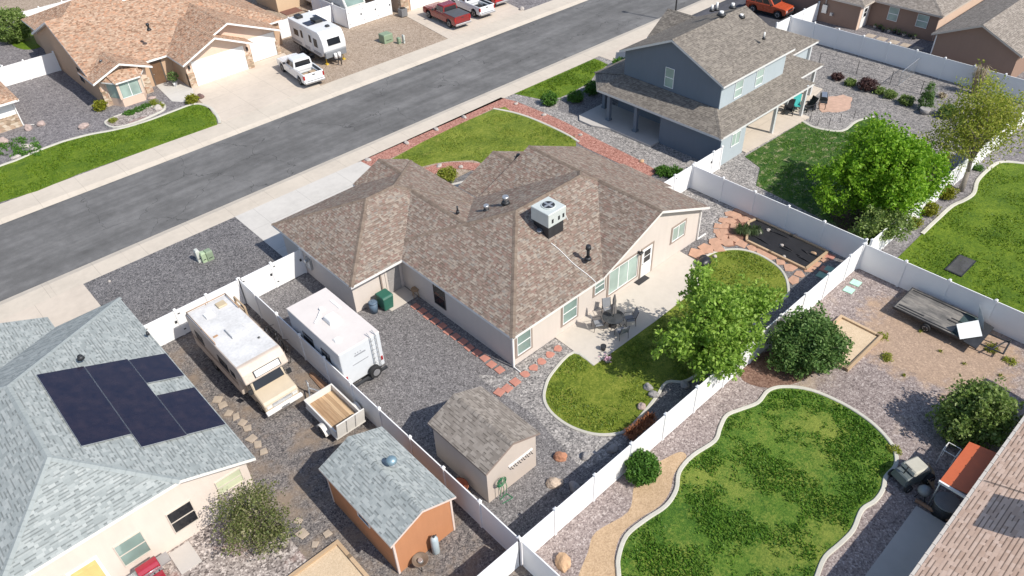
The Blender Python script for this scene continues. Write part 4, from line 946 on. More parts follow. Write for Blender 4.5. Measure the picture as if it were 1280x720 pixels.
fence('tall white vinyl gate hiding a parked motorhome at the top centre', (40.45, 69.25), (45.9, 69.25), step=1.8, gates=(0, 1, 2), h=1.95)
fence('shaded white fence beside the pen of the parked motorhome, top centre', (40.4, 69.35), (40.4, 76), ends=(False, True), h=1.95)
fence('white vinyl fence behind the street side travel trailer', (32.9, 72.0), (40.33, 72.0), ends=(True, False))

# ================================================================== vehicles
CHROME = plain('chrome', (.50, .50, .51), .4, .8, var=.08); LAMP_R = glass('red_lamp_glass', (.35, .012, .012), .15); LAMP_W = glass('clear_lamp_glass', (.6, .6, .58), .1); LAMP_O = glass('amber_lamp_glass', (.6, .2, .02), .15)
PAINT_W = plain('white_car_paint', (.72, .73, .74), .3, var=.03, coat=.6); PAINT_R = plain('dark_red_car_paint', (.23, .012, .014), .25, .1, var=.1, coat=.7); PAINT_RB = plain('bright_red_car_paint', (.42, .014, .02), .25, var=.08, coat=.7)
PAINT_O = plain('orange_red_car_paint', (.50, .085, .03), .28, var=.08, coat=.7); BEDL = plain('bed_liner', (.07, .08, .085), .8, var=.2); RIM = plain('alloy_rim', (.40, .40, .41), .35, .6, var=.1)
VINYLC = plain('tonneau_vinyl', (.085, .09, .10), .6, var=.12)
def wheel(parent, x, y, r, w_=.26, s=1, dual=False):
    t = MB(); x0, x1 = x - w_ / 2, x + w_ / 2
    t.loft([[(xx, y + rr * math.cos(k * math.pi / 10), r + rr * math.sin(k * math.pi / 10)) for k in range(20)] for xx, rr in ((x0, r * .62), (x0, r * .9), (x0 + .04, r), (x1 - .04, r), (x1, r * .9), (x1, r * .62))])
    o = t.build('wheel', TYRE, parent)
    m = MB(); xo = x + s * w_ / 2
    m.cyl((xo - s * .02, y, r), (xo + s * .008, y, r), r * .64, r * .58, 18)
    m.build('rim', RIM, o)
    m = MB(); m.cyl((xo, y, r), (xo + s * .03, y, r), r * .16, n=10)
    for k in range(5):
        a = k * 2 * math.pi / 5; m.M = Matrix.Translation((xo + s * .012, y, r)) @ Matrix.Rotation(a, 4, 'X'); m.box(-.008, .008, -.045, .045, 0, r * .52)
    m.build('spoke', METAL_DK, o); return o
def slabq(b, pts, n, th, m=0):
    """thin plate through four points, thickness th along n"""
    n = Vector(n) * th; b.hexa([Vector(p) for p in pts], [Vector(p) + n for p in pts], m)
def pickup(label, paint, loc, rz, L=5.85, W=1.98, cover=None, load=None, crew=True, old=False):
    """faces +y; origin on the ground at the middle"""
    t = thing('pickup_truck', label, 'pickup truck', (0, 0, 0)); hw = W / 2; yb, yf = -L / 2, L / 2
    cb = yb + 2.0 if crew else yb + 2.45; cf = yf - 1.75       # cab from cb to the windscreen foot cf
    sh = .06 if not old else .02; ra = .39; wy = (yb + 1.1, yf - .98)
    def arch(y): return [(y + .50, .42), (y + .46, .66), (y + .32, .84), (y, .92), (y - .32, .84), (y - .46, .66), (y - .50, .42)]
    b = MB()   # lower body with wheel arches, full length, hood included
    prof = [(yb + .05, .42)] + arch(wy[0])[::-1] + arch(wy[1])[::-1] + [(yf - .1, .40), (yf, .55), (yf - .02, .95), (yf - .12, 1.06), (cf + .1, 1.17), (cf - .05, 1.18), (cb, 1.14), (cb, 1.02), (yb, 1.02), (yb, .5)]
    # slices across the width keep the flanks slightly rounded
    for x0, x1 in ((-hw, -hw + .25), (hw - .25, hw)): b.side(prof, x0, x1)
    core = [(yb + .05, .5), (wy[1] - .1, .5), (yf - .1, .42), (yf, .55), (yf - .02, .97), (yf - .12, 1.08), (cf + .1, 1.2), (cf - .05, 1.2), (cb, 1.16), (cb, .62), (yb + .05, .62)]
    b.side(core, -hw + .25, hw - .25)
    body = b.build('body', paint, t, bevel=.035)
    b = MB(); zt = 1.30 if not old else 1.26           # bed walls
    for s in (-1, 1): b.box(min(s * hw, s * (hw - .11)), max(s * hw, s * (hw - .11)), yb + .06, cb + .02, .98, zt)
    b.box(-hw + .11, hw - .11, cb - .06, cb + .02, .9, zt); bed = b.build('bed_side', paint, t, bevel=.03)
    b = MB(); b.box(-hw + .02, hw - .02, yb - .03, yb + .06, .62, zt); tg = b.build('tailgate', paint, t, bevel=.03)
    b = MB(); b.box(-.13, .13, yb - .05, yb - .03, zt - .2, zt - .12); b.build('handle', METAL_DK, tg)
    b = MB(); b.box(-hw + .115, hw - .115, yb + .07, cb - .07, .64, .70)
    for s in (-1, 1): b.box(min(s * (hw - .112), s * (hw - .14)), max(s * (hw - .112), s * (hw - .14)), yb + .07, cb - .07, .7, zt - .04); b.box(min(s * (hw - .14), s * (hw - .36)), max(s * (hw - .14), s * (hw - .36)), wy[0] - .42, wy[0] + .42, .7, .95)
    b.build('bed_liner', BEDL, t)
    if cover:
        b = MB(); b.box(-hw + .04, hw - .04, yb + .03, cb - .01, zt + .004, zt + .04)
        for k in (1, 2): b.box(-hw + .06, hw - .06, yb + k * (cb - yb) / 3 - .02, yb + k * (cb - yb) / 3 + .02, zt + .04, zt + .05)
        b.build('tonneau_cover', cover, t)
    # cab: pillars and roof, with separate panes
    rb_, rf = cb + .12, cf - .75; zr_ = 1.88; xi = .17; z0 = 1.12
    b = MB()
    b.hexa([(-hw + sh, cb + .02, z0), (hw - sh, cb + .02, z0), (hw - sh, cf, z0), (-hw + sh, cf, z0)], [(-hw + xi, rb_, zr_ - .09), (hw - xi, rb_, zr_ - .09), (hw - xi, rf, zr_ - .09), (-hw + xi, rf, zr_ - .09)])
    b.hexa([(-hw + xi - .015, rb_ - .03, zr_ - .09), (hw - xi + .015, rb_ - .03, zr_ - .09), (hw - xi + .015, rf + .03, zr_ - .09), (-hw + xi - .015, rf + .03, zr_ - .09)], [(-hw + xi + .08, rb_ + .06, zr_), (hw - xi - .08, rb_ + .06, zr_), (hw - xi - .08, rf - .08, zr_), (-hw + xi + .08, rf - .08, zr_)])
    cabo = b.build('cab', paint, t, bevel=.03)
    def P(x, y, z):   # on the tapered cab surface
        f = (z - z0) / (zr_ - .09 - z0); return None
    lerp = lambda a, c, f: tuple(a[i] + (c[i] - a[i]) * f for i in range(3))
    def pane(nm, A, B, C, D, f0, f1, g0, g1, n):
        # A,B bottom corners; D,C top corners
        bl = lambda g, f: lerp(lerp(A, B, g), lerp(D, C, g), f)
        m = MB(); slabq(m, [bl(g0, f0), bl(g1, f0), bl(g1, f1), bl(g0, f1)], n, .012); m.build(nm, GLASS_DK, cabo)
    zt_ = zr_ - .09
    pane('windscreen', (-hw + sh, cf, z0), (hw - sh, cf, z0), (hw - xi, rf, zt_), (-hw + xi, rf, zt_), .16, .93, .06, .94, (0, .7, .7))
    pane('rear_window', (hw - sh, cb + .02, z0), (-hw + sh, cb + .02, z0), (-hw + xi, rb_, zt_), (hw - xi, rb_, zt_), .22, .90, .08, .92, (0, -1, .1))
    for s in (-1, 1):
        A, B, C, D = (s * (hw - sh), cb + .02, z0), (s * (hw - sh), cf, z0), (s * (hw - xi), rf, zt_), (s * (hw - xi), rb_, zt_)
        if crew: pane('side_window', A, B, C, D, .2, .92, .08, .40, (s, 0, .2)); pane('side_window', A, B, C, D, .2, .92, .44, .84, (s, 0, .2))
        else: pane('side_window', A, B, C, D, .2, .92, .2, .8, (s, 0, .2))
        m = MB(); m.box(min(s * hw, s * (hw + .22)), max(s * hw, s * (hw + .22)), cf - .42, cf - .28, 1.16, 1.34); m.build('wing_mirror', METAL_DK if not old else paint, t, bevel=.02)
        m = MB(); m.box(min(s * (hw - .26), s * (hw - .02)), max(s * (hw - .26), s * (hw - .02)), yf - .1, yf + .015, .72, .92); m.build('headlight', LAMP_W, t)
        m = MB(); m.box(min(s * (hw - .14), s * (hw + .008)), max(s * (hw - .14), s * (hw + .008)), yb - .045, yb + .12, .82, 1.18); m.build('taillight', LAMP_R, t)
        for y in wy: wheel(t, s * (hw - .13), y, ra, s=s)
        m = MB(); m.box(min(s * hw, s * (hw + .012)), max(s * hw, s * (hw + .012)), cb + .75, cb + .9, .98, 1.02); m.build('handle', METAL_DK, t)
    m = MB(); m.box(-hw + .03, hw - .03, yb - .2, yb - .04, .42, .62); m.build('rear_bumper', CHROME if not old else CHROME, t, bevel=.03)
    m = MB(); m.box(-hw + .03, hw - .03, yf - .04, yf + .1, .42, .66); m.build('front_bumper', CHROME, t, bevel=.03)
    m = MB(); m.box(-hw + .3, hw - .3, yf - .03, yf + .012, .70, .94); m.build('grille', METAL_DK, t)
    m = MB(); m.box(-hw + .2, hw - .2, yb + .2, yf - .3, .3, .5); m.build('chassis', BLACK, t)
    if load:
        for nm, mat, bx in load:
            m = MB(); m.box(*bx); m.build(nm, mat, t, bevel=.02)
    t.location = loc; t.rotation_euler = (0, 0, rz); return t
WOODP = plain('weathered_board', (.40, .30, .2), .85, var=.25, scale=3)
pickup('white crew cab pickup with an open dark bed parked on the tan house driveway', PAINT_W, (30.75, 62.55, .03), R(-6), L=5.9, load=[('plywood_sheet', WOODP, (-.55, .6, -2.5, -1.3, .70, .76)), ('cargo_box', WOODP, (.1, .65, -2.1, -1.6, .76, .98))])
pickup('dark red pickup with a grey tonneau cover on the driveway at the top centre', PAINT_R, (48.65, 63.3, .03), R(-4), L=5.8, cover=VINYLC, crew=True)
pickup('older white single cab pickup between two red trucks at the top centre', PAINT_W, (52.3, 63.6, .03), R(-4), L=5.7, crew=False, old=True, load=[('spare_tyre', TYRE, (-.35, .35, -1.9, -1.2, .7, .93))])
pickup('bright red pickup partly beyond the top edge, right of the older white truck', PAINT_RB, (55.7, 65.0, .03), R(-4), L=5.8)

def suv(label, paint, loc, rz, L=4.5, W=1.85):
    t = thing('suv', label, 'suv', (0, 0, 0)); hw = W / 2; yb, yf = -L / 2, L / 2; wy = (yb + .85, yf - .85); ra = .38
    def arch(y): return [(y + .50, .42), (y + .46, .66), (y + .30, .84), (y, .90), (y - .30, .84), (y - .46, .66), (y - .50, .42)]
    cf = yf - 1.35
    prof = [(yb, .45)] + arch(wy[0])[::-1] + arch(wy[1])[::-1] + [(yf, .45), (yf, .95), (yf - .1, 1.05), (cf, 1.15), (yb, 1.15)]
    b = MB()
    for x0, x1 in ((-hw, -hw + .25), (hw - .25, hw)): b.side(prof, x0, x1)
    b.side([(yb, .5), (yf, .5), (yf, .97), (yf - .1, 1.07), (cf, 1.17), (yb, 1.17)], -hw + .25, hw - .25); b.build('body', paint, t, bevel=.04)
    z0, zt = 1.14, 1.75; rb_, rf = yb + .18, cf - .6; xi = .15; b = MB()
    b.hexa([(-hw + .04, yb + .02, z0), (hw - .04, yb + .02, z0), (hw - .04, cf, z0), (-hw + .04, cf, z0)], [(-hw + xi, rb_, zt), (hw - xi, rb_, zt), (hw - xi, rf, zt), (-hw + xi, rf, zt)])
    cabo = b.build('cab', paint, t, bevel=.05)
    lerp = lambda a, c, f: tuple(a[i] + (c[i] - a[i]) * f for i in range(3))
    def pane(nm, A, B, C, D, f0, f1, g0, g1, n):
        bl = lambda g, f: lerp(lerp(A, B, g), lerp(D, C, g), f); m = MB(); slabq(m, [bl(g0, f0), bl(g1, f0), bl(g1, f1), bl(g0, f1)], n, .014); m.build(nm, GLASS_DK, cabo)
    pane('windscreen', (-hw + .04, cf, z0), (hw - .04, cf, z0), (hw - xi, rf, zt), (-hw + xi, rf, zt), .1, .92, .07, .93, (0, .7, .7))
    pane('rear_window', (hw - .04, yb + .02, z0), (-hw + .04, yb + .02, z0), (-hw + xi, rb_, zt), (hw - xi, rb_, zt), .15, .85, .1, .9, (0, -1, .1))
    for s in (-1, 1):
        A, B, C, D = (s * (hw - .04), yb + .02, z0), (s * (hw - .04), cf, z0), (s * (hw - xi), rf, zt), (s * (hw - xi), rb_, zt)
        for g0, g1 in ((.06, .30), (.34, .58), (.62, .86)): pane('side_window', A, B, C, D, .12, .88, g0, g1, (s, 0, .2))
        m = MB(); m.box(s * (hw - .32) if s > 0 else -hw + .1, hw - .1 if s > 0 else -hw + .32, yf - .02, yf + .02, .72, .92); m.build('headlight', LAMP_W, t)
        m = MB(); m.box(min(s * hw * .8, s * (hw + .006)), max(s * hw * .8, s * (hw + .006)), yb - .02, yb + .06, .85, 1.1); m.build('taillight', LAMP_R, t)
        m = MB(); m.box(min(s * hw, s * (hw + .2)), max(s * hw, s * (hw + .2)), cf - .35, cf - .22, 1.16, 1.32); m.build('wing_mirror', METAL_DK, t)
        for y in wy: wheel(t, s * (hw - .12), y, ra, s=s)
        m = MB(); m.box(s * hw * .72 - .02, s * hw * .72 + .02, rb_ + .2, rf - .2, zt + .03, zt + .06); m.build('roof_rail', METAL_DK, t)
    m = MB(); m.box(-hw + .02, hw - .02, yf - .02, yf + .12, .45, .68); m.build('front_bumper', BLACK, t, bevel=.03)
    m = MB(); m.box(-hw + .02, hw - .02, yb - .12, yb + .02, .45, .68); m.build('rear_bumper', BLACK, t, bevel=.03)
    m = MB(); m.box(-.45, .45, yf - .01, yf + .012, .72, .95); m.build('grille', METAL_DK, t)
    m = MB(); m.box(-hw + .2, hw - .2, yb + .2, yf - .2, .3, .5); m.build('chassis', BLACK, t)
    t.location = loc; t.rotation_euler = (0, 0, rz); return t
suv('orange red boxy suv parked behind the slate blue house', PAINT_O, (72.45, 40.0, .01), R(183))

# --- street side travel trailer (nose towards the street)
RVW = plain('rv_fibreglass_white', (.68, .68, .68), .35, var=.04); RVG = plain('rv_grey_panel', (.20, .21, .225), .4, var=.1); DECAL = plain('grey_decal', (.30, .31, .33), .4)
tt = thing('travel_trailer', 'white travel trailer with dark front window and roof solar panel parked beside the white pickup', 'travel trailer', (0, 0, 0))
b = MB(); W = 1.2; pr = [(3.1, .75), (3.1, 2.85), (3.0, 2.98), (-2.75, 3.05), (-3.05, 2.95), (-3.35, 2.5), (-3.5, 1.9), (-3.45, 1.35), (-3.1, .85), (-2.6, .68)]
b.side(pr, -W, W); bd = b.build('body', RVW, tt, bevel=.07, seg=2)
b = MB(); b.side([(3.0, .55), (3.0, .74), (-2.6, .67), (-2.3, .5)], -W + .06, W - .06); b.build('chassis', BLACK, tt)
b = MB(); b.box(-W + .1, W - .1, -3.53, -3.2, .72, 1.3, t=(0, 0, -.02, 0)); b.build('front_skirt', RVG, tt, bevel=.03)
b = MB(); b.hexa([(-.66, -3.54, 1.85), (.66, -3.54, 1.85), (.66, -3.40, 1.85), (-.66, -3.40, 1.85)], [(-.66, -3.40, 2.44), (.66, -3.40, 2.44), (.66, -3.28, 2.44), (-.66, -3.28, 2.44)]); b.build('front_window', GLASS_DK, tt, bevel=.02)
for y0, y1, z0, z1 in ((-2.4, -1.7, 1.5, 2.3), (1.3, 2.2, 1.6, 2.2)):
    b = MB(); b.box(-W - .015, -W + .02, y0, y1, z0, z1); b.build('window', GLASS_TINT, tt)
for y0 in (-1.45, .2):
    b = MB(); b.box(-W - .03, -W + .02, y0, y0 + .68, .85, 2.65); d = b.build('door', RVW, tt, bevel=.02); b = MB(); b.box(-W - .045, -W - .03, y0 + .14, y0 + .54, 1.7, 2.4); b.build('pane', GLASS_TINT, d)
    b = MB(); b.box(-W - .55, -W - .02, y0 + .04, y0 + .64, .28, .34); b.box(-W - .3, -W - .02, y0 + .04, y0 + .64, .55, .6); b.build('step', METAL_DK, tt)
for x in (-1, 1):
    b = MB(); b.box(x * (W + .012) - .012, x * (W + .012) + .012, -2.9, 3.0, .86, 1.12); b.build('stripe', DECAL, tt)
    for y in (.55, 1.35): wheel(tt, x * (W - .08), y, .36, s=x)
for nm, m_, bx in (('roof_solar_panel', SOLAR, (-.95, -.2, -.6, .5, 3.045, 3.08)), ('roof_air_conditioner', BLACK, (-.1, .65, -.6, .5, 3.04, 3.32)), ('roof_air_conditioner', BLACK, (-.75, -.15, 1.8, 2.6, 3.0, 3.26)), ('roof_vent', METAL_DK, (.15, .5, -2.2, -1.85, 3.05, 3.2)), ('roof_solar_panel', SOLAR, (.75, 1.1, -.6, 1.6, 3.03, 3.07))):
    b = MB(); b.box(*bx); b.build(nm, m_, tt, bevel=.02 if 'solar' not in nm else 0)
b = MB(); b.tube([(-.7, -3.2, .6), (0, -4.3, .55), (.7, -3.2, .6)], .05); b.cyl((0, -4.25, .1), (0, -4.25, .75), .05); b.build('hitch', BLACK, tt)
b = MB(); b.cyl((-.2, -3.72, .6), (-.2, -3.72, 1.1), .15); b.cyl((.2, -3.72, .6), (.2, -3.72, 1.1), .15); b.build('gas_bottle', WHITE, tt)
b = MB()
for x in (-.9, .9): b.box(x - .12, x + .12, -3.2, -2.9, .0, .12); b.cyl((x, -3.05, .1), (x, -3.05, .7), .04)
b.build('stabiliser', plain('yellow_plastic', (.6, .42, .05), .6), tt)
tt.location = (34.85, 66.0, .0); tt.rotation_euler = (0, 0, R(-3))

# --- white travel trailer behind the fence
tw = thing('travel_trailer', 'white box shaped travel trailer with rear ladder and spare wheel beside the house garage', 'travel trailer', (12.68, 28.4, 0))
RVP = plain('rv_roof_membrane', (.66, .61, .58), .6, var=.05, scale=1.5)
b = MB(); b.box(11.48, 13.92, 25.95, 30.95, .62, 2.9); b.build('body', plain('rv_side_white', (.60, .62, .64), .4, var=.04), tw, bevel=.06, seg=2)
b = MB(); b.box(11.47, 13.93, 25.94, 30.96, 2.86, 2.93); b.build('roof', RVP, tw, bevel=.025)
b = MB(); b.box(11.6, 13.8, 26.1, 31.3, .42, .62); b.tube([(12.2, 31.2, .5), (12.7, 32.4, .5), (13.2, 31.2, .5)], .05); b.build('chassis', BLACK, tw)
b = MB(); b.box(12.35, 13.05, 28.0, 28.75, 2.93, 3.2, t=(.06, .06, .06, .06)); b.build('roof_air_conditioner', WHITE, tw, bevel=.04)
b = MB(); b.box(11.85, 12.25, 26.75, 27.1, 2.93, 3.03, t=(.06, .06, .05, .05)); b.build('roof_vent', WHITE, tw, bevel=.02)
b = MB(); b.cyl((12.75, 29.5, 2.93), (12.75, 29.5, 3.05), .12); b.tube([(12.75, 29.5, 3.02), (12.2, 29.0, 3.0), (11.9, 28.8, 2.98)], .035); b.build('aerial', WHITE, tw)
b = MB(); b.box(13.45, 13.6, 28.9, 29.8, 2.93, 2.97); b.build('roof_hatch', WHITE, tw)
for v0, v1 in ((27.0, 27.8), (28.6, 29.6)):
    b = MB(); b.box(11.45, 11.50, v0, v1, 1.5, 2.2); b.build('window', GLASS_DK, tw)
b = MB()
for x in (13.3, 13.62):
    b.tube([(x, 25.85, .75), (x, 25.85, 2.95), (x, 26.15, 3.1)], .022)
for k in range(7): b.cyl((13.3, 25.85, .9 + k * .3), (13.62, 25.85, .9 + k * .3), .018)
b.build('ladder', METAL, tw)
b = MB(); b.box(11.6, 13.9, 25.72, 25.86, .48, .6); b.build('rear_bumper', METAL_DK, tw)
b = MB(); b.cyl((13.15, 25.86, .78), (13.15, 25.6, .78), .34, n=20); sp = b.build('spare_wheel', TYRE, tw); b = MB(); b.cyl((13.15, 25.61, .78), (13.15, 25.575, .78), .2, n=16); b.build('rim', RIM, sp)
for x in (11.62, 13.78):
    b = MB(); b.box(x - .05, x + .05, 25.9, 25.945, 1.05, 1.3); b.build('taillight', LAMP_R, tw)
    for y in (28.0, 28.8): wheel(tw, x, y, .35, .2, s=-1 if x < 12.7 else 1)
b = MB(); b.box(12.3, 12.95, 25.93, 25.955, 2.25, 2.33); b.box(12.1, 13.05, 25.93, 25.954, 1.75, 1.79); b.box(12.35, 12.4, 25.93, 25.954, 2.4, 2.46); b.box(12.5, 12.55, 25.93, 25.954, 2.4, 2.46); b.box(12.65, 12.7, 25.93, 25.954, 2.4, 2.46); b.build('stripe', DECAL, tw)

# --- old motorhome, cab towards the back yard
CREAM = plain('aged_cream_fibreglass', (.53, .445, .375), .5, var=.14, scale=1.2); TANP = plain('tan_hood_paint', (.54, .455, .34), .35, var=.06, coat=.4); CHALK = plain('chalky_white_roof', (.60, .595, .59), .75, var=.24, scale=.8)
BRN = plain('brown_stripe', (.20, .12, .07), .5)
mh = thing('motorhome', 'old cream motorhome with a chalky white roof and tan hood behind the white fence', 'motorhome', (8.7, 31.2, 0))
X0, X1 = 7.45, 9.83
b = MB(); b.side([(34.65, .55), (34.7, 2.6), (34.6, 2.74), (28.78, 2.78), (28.42, 2.5), (28.2, 2.06), (28.32, 1.96), (29.25, 1.88), (29.3, .55)], X0, X1); b.build('body', CREAM, mh, bevel=.06, seg=2)
b = MB(); b.face([(X0 + .06, 28.95, 2.785), (X1 - .06, 28.95, 2.785), (X1 - .06, 34.55, 2.75), (X0 + .06, 34.55, 2.75)]); b.build('roof_skin', CHALK, mh)
b = MB(); xx0, xx1 = 7.72, 9.62
b.side([(27.45, .45), (27.43, .9), (27.6, 1.02), (28.4, 1.22), (29.3, 1.25), (29.3, .45)], xx0, xx1); b.side([(28.38, 1.2), (28.75, 1.88), (29.3, 1.9), (29.3, 1.2)], xx0 + .05, xx1 - .05); hood = b.build('cab', TANP, mh, bevel=.05)
b = MB(); slabq(b, [(xx0 + .14, 28.40, 1.27), (xx1 - .14, 28.40, 1.27), (xx1 - .2, 28.72, 1.84), (xx0 + .2, 28.72, 1.84)], (0, -.85, .5), .03); b.build('windscreen', GLASS_DK, mh)
for x in (xx0, xx1):
    s = -1 if x < 8.5 else 1
    b = MB(); slabq(b, [(x - s * .03, 28.55, 1.3), (x - s * .03, 29.25, 1.3), (x - s * .03, 29.25, 1.82), (x - s * .03, 28.82, 1.82)], (s, 0, 0), .02); b.build('side_window', GLASS_DK, mh)
    b = MB(); b.box(x - s * .38 if s > 0 else x + .1, x - .1 if s > 0 else x + .38, 27.405, 27.44, .66, .85); b.build('headlight', LAMP_W, mh)
    b = MB(); b.box(min(x, x + s * .24), max(x, x + s * .24), 28.3, 28.42, 1.25, 1.5); b.build('wing_mirror', METAL_DK, mh)
    wheel(mh, x - s * .12, 28.15, .37, s=s); wheel(mh, (X0 + .15) if s < 0 else (X1 - .15), 32.6, .38, .3, s=s)
b = MB(); b.box(xx0 + .42, xx1 - .42, 27.41, 27.436, .62, .86); b.build('grille', METAL, mh)
b = MB(); b.box(xx0 - .05, xx1 + .05, 27.2, 27.4, .42, .6); b.build('front_bumper', WHITE, mh, bevel=.02)
b = MB(); b.box(8.45, 8.9, 27.185, 27.196, .44, .58); b.build('number_plate', METAL, mh)
nrm = Vector((0, -.895, .447)).normalized(); A, B = Vector((0, 28.03, 2.2)), Vector((0, 28.32, 2.55))
b = MB()
for e0, e1 in ((0, 1),):
    slabq(b, [(8.0, 28.24, 2.16), (9.45, 28.24, 2.16), (9.45, 28.41, 2.5), (8.0, 28.41, 2.5)], nrm, .03)
wf = b.build('front_window', METAL_DK, mh, bevel=.02); b = MB(); slabq(b, [(8.06, 28.253, 2.19), (9.39, 28.253, 2.19), (9.39, 28.397, 2.47), (8.06, 28.397, 2.47)], nrm, .036); b.build('pane', plain('white_window_cover', (.66, .68, .66), .35), wf)
for v0, v1, z0, z1 in ((33.0, 33.9, 1.5, 2.1), (30.2, 31.3, 1.5, 2.1), (29.45, 29.95, 1.6, 2.0)):
    for x in (X0, X1):
        b = MB(); b.box(x - .015, x + .015, v0, v1, z0, z1); b.build('window', GLASS_DK, mh)
for x in (X0, X1):
    for z in (1.2, 1.35): b = MB(); b.box(x - .008, x + .008, 28.4 if z > 1.9 else 29.4, 34.6, z, z + .06); b.build('stripe', BRN, mh)
for nm, m_, bx in (('roof_vent', WHITE, (8.1, 8.6, 33.3, 33.8, 2.76, 2.86)), ('roof_vent', plain('yellowed_plastic', (.52, .42, .28), .6), (8.95, 9.45, 33.65, 34.15, 2.76, 2.86)), ('roof_air_conditioner', CHALK, (8.35, 9.2, 30.9, 31.8, 2.77, 2.93)), ('roof_vent', METAL_DK, (9.3, 9.42, 30.0, 30.12, 2.77, 2.86)), ('roof_vent', plain('rusty_patch', (.42, .25, .14), .8), (7.7, 7.95, 31.7, 31.85, 2.77, 2.80))):
    b = MB(); b.box(*bx); b.build(nm, m_, mh, bevel=.03)
b = MB()
for p in (((X0 + .08, 34.5), (X1 - .08, 34.5)), ((X0 + .08, 34.5), (X0 + .08, 31.2)), ((X1 - .08, 34.5), (X1 - .08, 33.0))): b.cyl((*p[0], 2.88), (*p[1], 2.88), .025)
for x, y in ((X0 + .08, 34.5), (X1 - .08, 34.5), (X0 + .08, 32.8), (X0 + .08, 31.2), (X1 - .08, 33.0), (8.6, 34.5)): b.cyl((x, y, 2.72), (x, y, 2.88), .02)
b.build('roof_rail', plain('brown_rail', (.36, .22, .13), .7), mh)
# motorhome in the pen at the top
mp = thing('motorhome', 'white motorhome with a green tinted windscreen behind the tall white gate at the top centre', 'motorhome', (42.4, 75, 0))
b = MB(); b.side([(80, .5), (80, 3.1), (72.2, 3.1), (71.0, 2.7), (70.4, 1.7), (70.3, .6)], 41.1, 43.6); b.build('body', plain('rv_pale_grey', (.62, .61, .58), .4, var=.06), mp, bevel=.08)
b = MB(); slabq(b, [(41.3, 70.42, 1.72), (43.4, 70.42, 1.72), (43.4, 70.98, 2.62), (41.3, 70.98, 2.62)], (0, -.85, .5), .02); b.build('windscreen', GLASS_GREEN, mp)
for x in (41.25, 43.45):
    for y in (72, 77.5): wheel(mp, x, y, .42, s=1 if x > 42 else -1)
b = MB(); b.box(41.09, 41.11, 71.5, 79.5, 1.2, 1.7); b.box(43.59, 43.61, 71.5, 79.5, 1.2, 1.7); b.build('stripe', DECAL, mp)

# --- white utility trailer
ut = thing('utility_trailer', 'white utility trailer with a worn plank bed and raised mesh ramp by the orange shed', 'utility trailer', (10.2, 24.9, 0))
U0, U1, W0, W1 = 9.35, 10.95, 23.55, 26.4
PLANK = wood('worn_planks', (.32, .20, .11), (.60, .43, .26), 1, .19)
b = MB(); b.box(U0 + .06, U1 - .06, W0 + .05, W1 - .06, .55, .6); b.build('plank_bed', PLANK, ut)
TRW = plain('trailer_white_paint', (.68, .66, .62), .5, var=.06)
b = MB(); b.box(U0, U0 + .05, W0, W1, .5, .95); b.box(U1 - .05, U1, W0, W1, .5, .95); b.box(U0, U1, W1 - .05, W1, .5, .95)
b.box(U0 - .03, U1 + .03, W0, W1, .42, .5); b.box(U0 - .015, U0 + .065, W0, W1, .95, .99); b.box(U1 - .065, U1 + .015, W0, W1, .95, .99); b.box(U0, U1, W1 - .06, W1 + .015, .952, .992); b.build('side_panel', TRW, ut)
b = MB(); M = Matrix.Translation((0, W0, .55)) @ Matrix.Rotation(R(12), 4, 'X'); b.M = M
b.box(U0 + .02, U1 - .02, -.03, .03, 0, 1.05); b.build('ramp', TRW, ut)
b = MB(); b.M = M
for x in (U0 + .55, U1 - .55): b.box(x - .02, x + .02, -.05, .05, .02, 1.04)
b.build('ramp_bar', METAL, ut)
for x, s in ((U0 - .16, -1), (U1 + .16, 1)):
    wheel(ut, x, 24.55, .32, .2, s=s)
    b = MB(); n = 9
    for k in range(n):
        a0, a1 = math.pi * k / n, math.pi * (k + 1) / n; r = .40
        p = lambda a, xx, rr: (xx, 24.55 + rr * math.cos(a), .36 + rr * math.sin(a))
        b.hexa([p(a0, x - .13, r), p(a0, x + .13, r), p(a1, x + .13, r), p(a1, x - .13, r)], [p(a0, x - .13, r + .02), p(a0, x + .13, r + .02), p(a1, x + .13, r + .02), p(a1, x - .13, r + .02)])
    b.build('mudguard', TRW, ut)
b = MB(); b.tube([(U0 + .3, W1, .45), (10.15, 27.5, .45), (U1 - .3, W1, .45)], .04); b.cyl((10.15, 27.45, .05), (10.15, 27.45, .85), .04); b.cyl((10.15, 27.35, .84), (10.15, 27.6, .9), .025); b.build('hitch', METAL, ut)

# --- flat snow machine trailer by the right fence
ft = thing('flatbed_trailer', 'low flat deck trailer with worn plywood and two upright white front shields', 'trailer', (37.9, 7.6, 0))
PLY = NT('worn_plywood'); v = PLY.obj(); n1 = PLY.noise(PLY.mapv(v, (6, .8, 1)), 1, 5, .65); n2 = PLY.noise(v, 1.3, 4, .6)
PLY.col(PLY.ramp(PLY.math('ADD', PLY.math('MULTIPLY', n1, .6), PLY.math('MULTIPLY', n2, .4)), [(.34, (.04, .04, .042)), (.48, (.14, .132, .122)), (.6, (.25, .23, .205)), (.7, (.10, .085, .075))])); PLY.rough(.85); PLY = PLY.m
b = MB(); b.box(36.75, 39.0, 5.75, 9.5, .52, .58); b.build('deck', PLY, ft)
b = MB(); b.box(36.7, 36.75, 5.7, 9.55, .46, .6); b.box(39.0, 39.05, 5.7, 9.55, .46, .6); b.box(36.75, 39, 9.5, 9.55, .46, .6); b.prism([(36.7, 5.72), (39.05, 5.72), (38.9, 5.0), (36.6, 5.0)], .46, .53); b.build('frame', METAL_DK, ft)
b = MB()
for u, v0, v1 in ((36.9, 6.2, 9.4), (38.85, 6.0, 9.4), (37.12, 8.0, 9.4), (37.75, 6.1, 7.0), (38.0, 6.1, 6.9)): b.box(u - .04, u + .04, v0, v1, .582, .60)
